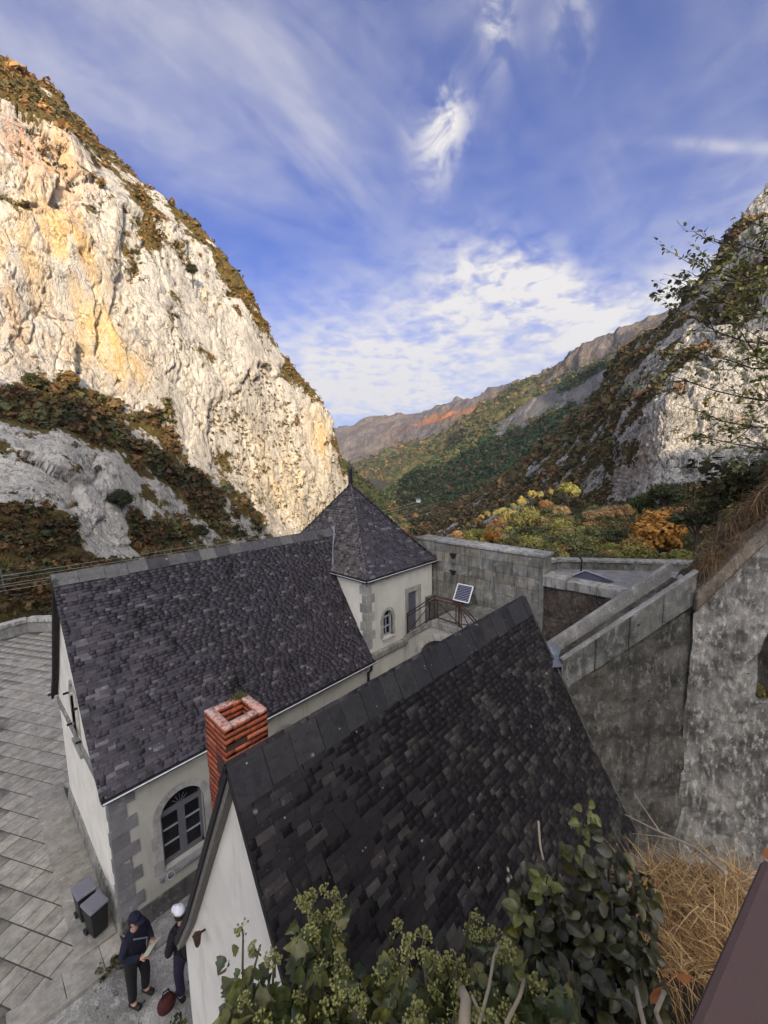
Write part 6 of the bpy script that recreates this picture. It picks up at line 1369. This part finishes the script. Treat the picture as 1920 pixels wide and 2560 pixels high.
for k in range(190):
    x = random.uniform(1080, 1720); f = random.random()**.8; y = kcrest(x)+14+f*(1425-kcrest(x)-14); rr = 100-f*58; col, nm = random.choice(KP); q = random.uniform(1.0, 1.55)
    w_ = random.uniform(46, 78)*(1+.35*f); size = 'small' if w_ < 62 else ('middling' if w_ < 78 else 'large'); side = 'above the left half of the rampart' if x < 1190 else ('above the right half of the rampart' if x < 1340 else ('behind the rubble wall' if x < 1480 else ('behind the gravel terrace' if x < 1610 else 'near the tall pale wall')))
    row = 'front edge' if f > .66 else ('middle' if f > .33 else 'back')
    tree(x, y, w_, rr, tuple(v*q for v in col), '%s %s tree, %s of the knoll, %s' % (size, nm, row, side), 'trees filling the knoll wood')
# trees under the left cliff and along the right slope
for (x, y, w, rr, col, lb) in ((90,960,60,170,(.06,.06,.022),'dark tree at the left edge on the wooded ledge of the cliff'), (35,985,60,166,RUS,'russet tree at the left edge on the wooded ledge'), (95,1055,62,160,(.15,.075,.03),'red brown tree on the wooded ledge above the white crag'), (175,950,50,178,(.24,.15,.045),'golden tree on the sunny end of the wooded ledge'),
    (300,1250,70,136,(.04,.048,.02),'dark round tree standing alone on the white crag'), (255,1305,26,130,(.035,.045,.02),'small dark bush low on the white crag'), (430,1320,60,150,OLI,'olive tree below the white crag behind the roof'), (500,1330,56,160,(.05,.055,.02),'dark green tree right of the white crag behind the roof'), (480,675,36,222,(.05,.055,.02),'dark pine on the bright cliff face')):
    tree(x, y, w, rr, col, lb, 'trees on the left mountain')
for (x, y, w, rr, col, lb) in ((1675,1230,60,112,(.05,.06,.022),'green tree against the foot of the lit crag'), (1390,1175,34,240,RUS,'russet tree on the slope left of the crag'), (1040,1290,20,340,RUS,'small brown tree near the bottom of the gorge')): tree(x, y, w, rr, col, lb, 'trees on the right slope')
# ------------------------------------------------------------------ bank under the viewer and its plants
def pol(az, d, z): return HEAD*d*math.cos(az)+RIGHT*d*math.sin(az)+np.array([0, 0, z])
rows = []; azs = np.radians(np.linspace(-62, 75, 90))
for k, (t) in enumerate(np.linspace(0, 1, 26)):
    r_ = []
    for az in azs:
        w = np.clip((math.degrees(az)-18)/20, 0, 1); D = 1.0+1.75*w; zt = (-1.62, -1.78-.0*w, -1.95-.45*w)
        if t < .7: q = t/.7; d = .25+(D-.25)*q; z = zt[0]+(zt[2]-zt[0])*q**1.6
        else: q = (t-.7)/.3; d = D+.12*q; z = zt[2]-q*q*8
        r_.append(pol(az, d, z))
    rows.append(r_)
PBk = np.array(rows); Q = PBk.reshape(-1, 3); PBk = PBk+(.05*fbm(Q/.35, 3, 501)).reshape(PBk.shape[:2])[..., None]*np.array([0, 0, 1.])
bank = obj('earth_bank', mesh_np('earth_bank', PBk.reshape(-1, 3), grid_faces(90, 26), smooth=True), MAT['earth'], kind='structure', label='dark earth bank at the viewer\'s feet')
# leaf outlines (unit: y along the leaf from stalk to tip)
def leaf_shape(out, fold=.16, droop=.12):
    n = len(out); V = [(0, 0, 0), (0, .5, -.0), (0, 1, -droop)]; F = []
    half = [(x, y) for x, y in out]
    for s in (-1, 1):
        b = len(V); V += [(s*x, y, fold*abs(x)*2-droop*y*y) for x, y in half]
        ids = [0]+list(range(b, b+n))+[2]
        for q in range(len(ids)-1): F.append((ids[q], ids[q+1], 1) if s > 0 else (ids[q+1], ids[q], 1))
    return np.array(V, float), np.array(F)
IVY = leaf_shape([(.24, .02), (.47, .14), (.35, .31), (.42, .44), (.23, .60), (.13, .82)]); ROUND = leaf_shape([(.26, .06), (.45, .34), (.41, .62), (.24, .86)], .14, .16); LANCE = leaf_shape([(.20, .15), (.27, .45), (.15, .78)], .12, .15)
def leaf_m(p, d, n, L, w):
    d = d/np.linalg.norm(d); x = np.cross(d, n); x /= np.linalg.norm(x)+1e-9; n = np.cross(x, d); return m4(p, x*L*w, d*L, n*L*rng.uniform(.4, 2.4))
def slant(px, py, s): return pix_dir(px, py)*s
def leaf_pieces(name, parent, ms, cs, shape, limit, mat='ivy_leaf_own'):
    ms = np.array(ms); sc_ = facing_area(np.array([m@np.diag([1, 1, 0, 1]) for m in ms])); pieces(name, parent, ms, cs, mat, 'ivy_leaf', shape[0], shape[1], limit, name+'_mass', sc_)
leaf_mat('ivy_leaf_own', 'obj', 0.18, 0.38, 60, 0.5)
def umbel_mesh():
    m = MB(); r = np.random.default_rng(77)
    for i in range(26):
        d = r.normal(size=3); d[2] = abs(d[2])*.9+.0 if i % 3 else d[2]; d /= np.linalg.norm(d); c = d; m.tube([(0, 0, 0), c*.82], .03, 3, False)
        s = .21; V = [c+np.array(q)*s for q in ((1,0,0),(-1,0,0),(0,1,0),(0,-1,0),(0,0,1),(0,0,-1))]; m.add(V, [(0,2,4),(2,1,4),(1,3,4),(3,0,4),(2,0,5),(1,2,5),(3,1,5),(0,3,5)])
    me = mesh_np('flower_head', m.v, m.f, np.tile((.27, .265, .09), (len(m.v), 1))*np.random.default_rng(3).uniform(.75, 1.2, (len(m.v), 1)), smooth=True); me.materials.append(MAT['umbel']); return me
UMB = umbel_mesh()
IG = [(0.068,0.092,0.026),(0.089,0.111,0.030),(0.051,0.068,0.022),(0.128,0.135,0.035),(0.101,0.097,0.028),(0.041,0.057,0.019),(0.176,0.169,0.043)]
# three ivy bushes, left to right
tips = [(420,255),(480,270),(620,290),(652,330),(510,390),(570,380),(610,400),(140,480),(230,545),(300,600),(910,490),(940,590),(970,650),(1100,555),(1145,560),(1320,380),(1345,420),(1415,470),(1480,530),(1525,580),(1185,630),(830,670),(775,760),(690,620),(670,670),(655,730),(1260,630),(1610,720),(1640,780),(1180,840),(630,880),(440,780),(205,850),(1570,820),(1410,900),(800,940),(1090,700),(1240,740),(750,820),(850,890),(960,860),(1020,930),(520,900),(350,930),(1320,870),(1490,900),(1560,930),(460,470),(1060,880),(560,690),(700,900),(1210,930)]
ivies = [thing('ivy_bush', tuple(slant(x, 2560, 1.5)), lb, 'ivy', 'ivy bushes below the viewer') for x, lb in ((740, 'flowering ivy bush in front of the white gable at the bottom left'), (1000, 'flowering ivy bush at the middle of the bottom edge'), (1230, 'flowering ivy bush in front of the dark roof, next to the grey green shrub'))]
lm = [[], [], []]; lc = [[], [], []]; stems = [MB(), MB(), MB()]
for (X, Y) in tips:
    px, py = 540+X/2.074, 2100+Y/2.074; g = 0 if px < 870 else (1 if px < 1130 else 2)
    s = 1.62-.30*(py-2200)/360+rng.normal(0, .05); tip = slant(px, py, s); L = rng.uniform(.26, .40); lean = rng.normal(0, .05, 2)
    root = tip-np.array([lean[0], lean[1], L])-HEAD*rng.uniform(0, .08); bend = rng.normal(0, .02, 3); pts = [root+(tip-root)*t+bend*math.sin(math.pi*t) for t in np.linspace(0, 1, 6)]
    stems[g].tube(pts, [.006, .0055, .005, .004, .003, .0025], 5)
    for k in range(rng.integers(1, 4)):                              # flower heads at the tip
        off = np.array([rng.normal(0, .016), rng.normal(0, .016), -k*.030+rng.normal(0, .006)]); c = tip+off; stems[g].tube([tip-np.array([0, 0, .03+k*.03]), c], .0018, 4, False)
        o = bpy.data.objects.new('flower_head', UMB); COL.objects.link(o); setp(o, ivies[g]); o.location = c; R = rng.uniform(.014, .021); o.scale = (R, R, R); o.rotation_euler = tuple(rng.uniform(0, 6, 3))
    for k in range(13):
        t = rng.uniform(.05, .88); p = pts[0]+(pts[-1]-pts[0])*t; a = rng.uniform(0, 6.28); d = np.array([math.cos(a), math.sin(a), rng.uniform(-.9, .25)]); Ln = rng.uniform(.032, .054)*(1.15-.35*t); d /= np.linalg.norm(d)
        n = np.array([0, 0, 1.])*.8-HEAD*.6+rng.normal(0, .35, 3); lm[g].append(leaf_m(p+d*.015, d, n, Ln, rng.uniform(.75, .95))); q = IG[rng.integers(0, len(IG))]; lc[g].append(np.array(q)*rng.uniform(.7, 1.35))
for k in range(1700):                                                # the leafy mass below
    px = rng.uniform(560, 1420); py = 2610-abs(rng.normal(0, 72)); 
    if px < 660: py = max(py, 2330)
    g = 0 if px < 870 else (1 if px < 1130 else 2); s = 1.66-.30*(py-2200)/360+rng.uniform(-.02, .26); p = slant(px, py, s); a = rng.uniform(0, 6.28); d = np.array([math.cos(a), math.sin(a), rng.uniform(-1.1, .1)]); n = np.array([0, 0, .8])-HEAD*.6+rng.normal(0, .4, 3)
    lm[g].append(leaf_m(p, d, n, rng.uniform(.034, .058), rng.uniform(.7, .95))); lc[g].append(np.array(IG[rng.integers(0, len(IG))])*rng.uniform(.55, 1.2))
for g in range(3):
    stems[g].build('stems', MAT['green_stem'], ivies[g], kind='stuff'); leaf_pieces('leaf', ivies[g], lm[g], lc[g], IVY, 220)
# drooping larger leaves against the white gable
# grey green shrub on the right
shr = thing('grey_green_shrub', tuple(slant(1420, 2560, 1.9)), 'shrub with large rounded grey green leaves beside the dry grass', 'shrub')
GG = [(0.048,0.050,0.023),(0.041,0.041,0.019),(0.060,0.058,0.023),(0.032,0.032,0.014),(0.067,0.063,0.018)]; LG = [(.13,.135,.03),(.16,.16,.035),(.10,.11,.03)]
ms_, cs_ = [], []; st = MB()
shoots = [(1470,2015,1),(1318,2130,0),(1345,2060,2),(1400,2080,0),(1520,2080,0),(1545,2120,0),(1370,2190,1),(1440,2160,0),(1500,2180,0),(1310,2260,1),(1340,2330,0),(1400,2300,0),(1460,2290,0),(1530,2250,0),(1360,2420,0),(1430,2400,0),(1500,2380,0),(1560,2330,0),(1390,2500,0),(1460,2490,0),(1540,2460,0),(1600,2420,0),(1580,2520,0),(1350,2540,0),(1300,2480,0),(1640,2500,0)]
for px, py, kind in shoots:
    s = 2.05-.34*(py-2000)/560+rng.normal(0, .05); tip = slant(px, py, s); root = tip-np.array([rng.normal(0, .05), rng.normal(0, .05), rng.uniform(.35, .5)]); pts = [root+(tip-root)*t for t in np.linspace(0, 1, 5)]; st.tube(pts, [.006, .005, .004, .003, .002], 5)
    if kind == 2: continue
    for k in range(20):
        t = 1-abs(rng.normal(0, .4)) if kind == 1 else rng.uniform(.0, 1.05); p = root+(tip-root)*t; a = rng.uniform(0, 6.28); d = np.array([math.cos(a), math.sin(a), rng.uniform(-.5, .5)]); n = np.array([0, 0, .7])-HEAD*.7+rng.normal(0, .35, 3); L = rng.uniform(.034, .056)
        ms_.append(leaf_m(p+d*.02, d, n, L, rng.uniform(.7, .85))); pal = LG if (kind == 1 and t > .55) else GG; cs_.append(np.array(pal[rng.integers(0, len(pal))])*rng.uniform(.7, 1.3))
for k in range(800):
    px = rng.uniform(1300, 1640); py = rng.uniform(2200, 2620); s = 2.1-.34*(py-2000)/560+rng.uniform(0, .25); p = slant(px, py, s); a = rng.uniform(0, 6.28); d = np.array([math.cos(a), math.sin(a), rng.uniform(-.8, .2)]); ms_.append(leaf_m(p, d, np.array([0, 0, .7])-HEAD*.6+rng.normal(0, .4, 3), rng.uniform(.03, .05), .8)); cs_.append(np.array(GG[rng.integers(2, len(GG))])*rng.uniform(.45, 1.0))
st.build('stems', MAT['bark'], shr, kind='stuff'); leaf_pieces('leaf', shr, ms_, cs_, ROUND, 280)
# dry grass
def blades(name, parent, roots, dirs, lens, wid, cols, sag, seed=5):
    r = np.random.default_rng(seed); n = len(roots); K = 5; V = np.empty((n, K, 2, 3)); t = np.linspace(0, 1, K)
    sd = np.cross(dirs, r.normal(size=(n, 3))); sd /= np.linalg.norm(sd, axis=1)[:, None]
    for k in range(K):
        c = roots+dirs*(lens*t[k])[:, None]-np.array([0, 0, 1.])*(sag*lens*t[k]**2)[:, None]; w = wid*(1-t[k]*.85); V[:, k, 0] = c-sd*w[:, None]; V[:, k, 1] = c+sd*w[:, None]
    b = (np.arange(n)*K*2)[:, None, None]; f = np.array([[2*k, 2*k+1, 2*k+3, 2*k+2] for k in range(K-1)])[None]; F = (b+f).reshape(-1, 4)
    me = mesh_np(name, V.reshape(-1, 3), F, np.repeat(cols, K*2, 0)); return obj(name, me, MAT['dry_grass'], parent, kind='stuff')
STRAW = [(0.540,0.365,0.162),(0.446,0.270,0.108),(0.648,0.459,0.216),(0.338,0.189,0.074),(0.270,0.149,0.061),(0.486,0.338,0.162)]
dg = thing('dry_grass_tuft', tuple(slant(1700, 2400, 2.6)), 'tuft of straw coloured dry grass beside the brown rail', 'grass')
n = 2600; px = rng.uniform(1560, 1890, n); lo_y = 2135+np.abs(px-1700)*.12; py = rng.uniform(lo_y, 2410); s = 3.0-.9*(py-2100)/400+rng.normal(0, .08, n); R_ = np.array([slant(a, b, c) for a, b, c in zip(px, py, s)]); D_ = rng.normal(0, 1, (n, 3)); D_[:, 2] = np.abs(D_[:, 2])*.7+.25; D_ /= np.linalg.norm(D_, axis=1)[:, None]
blades('blades', dg, R_-[0, 0, .06], D_, rng.uniform(.08, .26, n), rng.uniform(.0012, .0028, n), paint(n, STRAW, 61), rng.uniform(.1, .7, n))
tw_ = thing('dead_stalk', tuple(slant(1790, 2190, 2.6)), 'long thin forked dead stalk rising out of the dry grass', 'stalk'); m = MB()
def pathpx(pts, s): return [slant(a, b, c) for (a, b), c in zip(pts, s)]
m.tube(pathpx([(1815,2182),(1740,2120),(1640,2075),(1562,2036)], (2.5,2.6,2.7,2.8)), [.008,.006,.004,.002], 5); m.tube(pathpx([(1650,2080),(1620,2035),(1585,1983)], (2.69,2.75,2.85)), [.004,.003,.0015], 5); m.tube(pathpx([(1690,2100),(1640,2090),(1582,2084)], (2.65,2.7,2.8)), [.003,.0025,.0015], 5); m.build('stalk', MAT['dead_stem'], tw_)
for pts, s, rad, lb in (([(1160,2560),(1165,2500),(1155,2480)], (1.25,1.3,1.32), .011, 'thick pale dead stem standing among the ivy'), ([(1195,2570),(1222,2470),(1235,2390),(1248,2365)], (1.25,1.32,1.4,1.42), .0035, 'thin straw stem leaning right among the ivy'), ([(1180,2490),(1200,2535),(1212,2550)], (1.3,1.28,1.27), .0035, 'short broken twig beside the thin straw stem'), ([(1265,2560),(1285,2520),(1300,2490),(1310,2450)], (1.25,1.28,1.3,1.33), .004, 'wavy pale twig between ivy and shrub'), ([(1590,2470),(1600,2520),(1612,2570)], (1.6,1.55,1.5), .005, 'pale dead twig in front of the shrub'), ([(1660,2480),(1640,2530),(1655,2570)], (1.6,1.55,1.5), .005, 'crooked pale twig beside the brown rail'), ([(1346,2052),(1350,2110),(1358,2150)], (1.95,1.95,1.95), .004, 'bare pale twig tip above the grey green shrub')):
    m = MB(); m.tube(pathpx(pts, s), rad, 6); prep(m.build('dead_twig', MAT['dead_stem'], smooth=True), lb, 'twig', 'dead twigs at the bottom')
for px, py, s, lb in ((1625,2505,1.6,'crumpled orange dead leaf low beside the pale twigs'), (1690,2440,1.75,'curled rust coloured dead leaf in front of the dry grass'), (1905,2140,1.28,'orange dead leaf on the end of the brown rail')):
    mm_ = leaf_m(slant(px, py, s), np.array([.5, -.6, .4])+rng.normal(0, .2, 3), -HEAD+np.array([0, 0, 1.]), .045, .8); V = (mm_@np.concatenate([LANCE[0], np.ones((len(LANCE[0]), 1))], 1).T).T[:, :3]; o = obj('dead_leaf', mesh_np('dead_leaf', V, LANCE[1], np.tile((.26,.095,.03), (len(V), 1))), MAT['dry_grass']); prep(o, lb, 'leaf', 'dead leaves at the bottom')
# brown handrail cap
hr = thing('brown_rail', (.75, -.2, -1.6), 'wide brown painted rail running out of the bottom right corner', 'railing')
zr = -.72; a, b = slant(1906, 2136, 1.0), slant(1712, 2570, 1.0); a *= zr/a[2]; b *= zr/b[2]; b = a+(b-a)*1.8; e = np.array([(b-a)[1], -(b-a)[0], 0]); e /= np.linalg.norm(e); e = e if e@RIGHT > 0 else -e
m = MB(); m.prism([a, b, b+e*.42, a+e*.42], (0, 0, -.06)); m.build('cap', MAT['rail_paint'], hr, bevel=.012)
for t in (.12, .8): c = a+(b-a)*t+e*.2; m = MB(); m.bar(c-[0, 0, .065], (c[0], c[1], -1.75), .06); m.build('post', MAT['rail_paint'], hr)
# ------------------------------------------------------------------ grass hanging over the tall wall and the bushes above it
hg = thing('hanging_grass', tuple(B0+[0, 0, -2.4]), 'brown dry grass hanging over the coping of the tall pale wall', 'grass')
n = 5200; t = rng.uniform(0.02, .62, n)**1.0; up = rng.beta(1.3, 2.2, n)*.75+.36; R_ = B0+np.multiply.outer(t, BD)+bn*rng.uniform(-.5, .10, n)[:, None]; R_[:, 2] = lz0+(lz1-lz0)*t+up+.12; D_ = bn*.7+rng.normal(0, .55, (n, 3)); D_[:, 2] += .15; D_ /= np.linalg.norm(D_, axis=1)[:, None]
dens = fbm(R_/.35, 2, 77); k_ = dens > -.25; blades('blades', hg, R_[k_], D_[k_], rng.uniform(.2, .5, n)[k_], rng.uniform(.004, .008, n)[k_], paint(n, [(.20,.13,.065),(.15,.09,.045),(.26,.17,.08),(.10,.06,.033),(.30,.20,.10)], 63)[k_], rng.uniform(.3, 1.0, n)[k_])
u, v = np.meshgrid(np.linspace(0, 1, 50), np.linspace(0, 1, 20)); Pm = B0+BD*u[..., None]-bn*(v*1.0-.05)[..., None]; Pm[..., 2] = lz0+(lz1-lz0)*u+.34+.22*np.sin(v*2.6); Pm += (.12*fbm(Pm.reshape(-1, 3)/.4, 3, 511)).reshape(20, 50)[..., None]*np.array([0, 0, 1.])
obj('wall_top_bank', mesh_np('wall_top_bank', Pm.reshape(-1, 3), grid_faces(50, 20), smooth=True), MAT['wood_floor'], kind='structure', label='earth heaped behind the coping of the tall wall')
# red plant specks on the walls: tiny rooted plants
# overhanging branches at the right edge
ob = thing('overhanging_shrub', tuple(slant(2120, 1250, 8.0)), 'leafy olive branches reaching in from the right edge in front of the cliff', 'shrub')
bs = MB(); ms_, cs_ = [], []; BG = [(0.196,0.196,0.050),(0.238,0.223,0.060),(0.154,0.162,0.046),(0.294,0.257,0.066),(0.126,0.135,0.042)]; YG = [(.30,.24,.05),(.36,.28,.06)]
def twig(p, q, rad, leaves, pal, L0):
    sg = np.array([0, 0, -.06*np.linalg.norm(q-p)]); pts = [p+(q-p)*t+sg*math.sin(math.pi*t)+rng.normal(0, .012, 3) for t in np.linspace(0, 1, 6)]; bs.tube(pts, [rad*(1-.8*t) for t in np.linspace(0, 1, 6)], 4, False)
    for k in range(leaves):
        t = rng.uniform(.2, 1.02); c = p+(q-p)*t+sg*math.sin(math.pi*min(t, 1)); d = (q-p)/np.linalg.norm(q-p)*.6+rng.normal(0, .6, 3); d /= np.linalg.norm(d); n_ = -HEAD*.5+np.array([0, 0, .9])+rng.normal(0, .5, 3)
        ms_.append(leaf_m(c+d*.02, d, n_, L0*rng.uniform(.7, 1.3), rng.uniform(.8, 1.0))); cs_.append(np.array(pal[rng.integers(0, len(pal))])*rng.uniform(.65, 1.35))
    return pts
mains = [((2000,640),(1765,585),5.2,30),((2010,760),(1730,640),5.0,60),((2000,800),(1690,700),5.2,70),((2010,880),(1660,760),5.0,60),((2010,930),(1700,860),5.4,80),((2010,1010),(1650,930),5.2,60),((2010,1080),(1690,1010),5.4,70),((2010,1130),(1720,1080),5.6,60),((2010,720),(1800,660),4.8,90),((2010,980),(1830,800),4.8,90),((2010,600),(1850,545),5.6,50)]
root = slant(2150, 1150, 6.2)
for (x0, y0), (x1, y1), s, nl in mains:
    p, q = slant(x0, y0, s+.3), slant(x1, y1, s); bs.tube([root, (root+p)/2+rng.normal(0, .05, 3), p], [.03, .022, .014], 5); pts = twig(p, q, .012, nl//3, BG, .036)
    for k in range(9):
        b = pts[rng.integers(1, 5)]; e = b+(q-p)*rng.uniform(.15, .4)+rng.normal(0, .13, 3); twig(b, e, .005, nl//4, BG, .034)
for (x0, y0), (x1, y1) in (((1850,610),(1752,582)),((1740,700),(1662,686)),((1720,715),(1640,738)),((1760,690),(1706,676))):
    twig(slant(x0, y0, 5.1), slant(x1, y1, 5.0), .005, 9, [(.05,.055,.04)], .045)
for (x, y) in ((1790,990),(1775,1060),(1740,1110),(1710,1060),(1760,960),(1850,1000),(1700,1095)):
    c = slant(x, y, 5.3); twig(c, c+rng.normal(0, .12, 3), .004, 12, YG, .036)
bs.build('branches', MAT['bark'], ob, kind='stuff'); leaf_pieces('leaf', ob, ms_, cs_, ROUND, 260)
# bushes behind the wall top at the right edge
rb_ = thing('wall_top_bush', tuple(slant(1850, 1180, 14)), 'dark tangled bush above the hanging grass at the right edge', 'bush')
pts = np.array([slant(rng.uniform(1745, 1990), 1165+abs(rng.normal(0, 60)), rng.uniform(13, 16)) for k in range(34)]); clumps('foliage', pts, rng.uniform(.25, .55, 34), paint(34, [(.05,.052,.02),(.075,.06,.024),(.04,.045,.018),(.10,.075,.03)], 71), 60, .16, None, None, seed=73, parent=rb_)
m = MB()
for k in range(10): c = slant(1900+k*12, 1260, 14.5); m.tube([c-[0, 0, .8], c+rng.normal(0, .3, 3)+[0, 0, .8], c+rng.normal(0, .8, 3)+[0, 0, 1.6]], [.04, .025, .008], 5)
m.build('branches', MAT['bark'], rb_, kind='stuff')
# small plants at the foot of the white gable, and in the vault's sill
for name, lb, cat, c, n, rad, pal, q, lf in (('gable_foot_plant', 'dark green plant growing at the foot of the white gable corner', 'plant', np.array([1.58, 6.15, -9.3]), 26, .16, [(.02,.03,.012),(.035,.045,.016),(.06,.065,.02),(.10,.10,.03)], .26, 30), ('vault_sill_plant', 'small yellow plant in the sill of the dark vault', 'plant', B0+BD*(1.45/BL)+bn*.1+np.array([0, 0, -4.98]), 14, .10, [(.30,.22,.05),(.22,.18,.05),(.16,.10,.03)], .14, 24)):
    t = thing(name, tuple(c), lb, cat); pts = c+np.clip(rng.normal(0, 1, (n, 3)), -1.5, 1.5)*np.array([q*.6, q, q*.7])+[0, 0, q*.5]; clumps('foliage', pts, np.full(n, rad)*rng.uniform(.6, 1.2, n), paint(n, pal, 81), lf, .22, None, None, seed=83, parent=t)
# weeds in the joints by the terrace step
t = thing('step_weeds', (1.25, 8.35, Z0), 'low weeds at the end of the terrace step by the house corner', 'weeds'); pts = np.array([(1.2+rng.normal(0, .12), 8.32+rng.normal(0, .06), Z0+.0+rng.uniform(-.05, .05)) for k in range(22)]); clumps('foliage', pts, rng.uniform(.03, .08, 22), paint(22, [(.05,.055,.02),(.08,.07,.025)], 85), 24, .3, None, None, seed=87, parent=t)

# ------------------------------------------------------------------ the air of the valley
hz = MB(); hz.box(-6000, 6000, -6000, 6000, -64, 1500); hm = bpy.data.materials.new('air'); hm.use_nodes = True; hk = NT(hm.node_tree); hk.n.clear(); ho = hk.add('ShaderNodeOutputMaterial'); pv = hk.add('ShaderNodeVolumePrincipled')
pv.inputs['Color'].default_value = (.74, .86, 1.0, 1); pv.inputs['Density'].default_value = HAZE; pv.inputs['Anisotropy'].default_value = 0.25; hk.l.new(pv.outputs[0], ho.inputs['Volume'])
hz.build('haze', hm, kind='stuff', label='thin blue haze filling the valley air', category='haze')
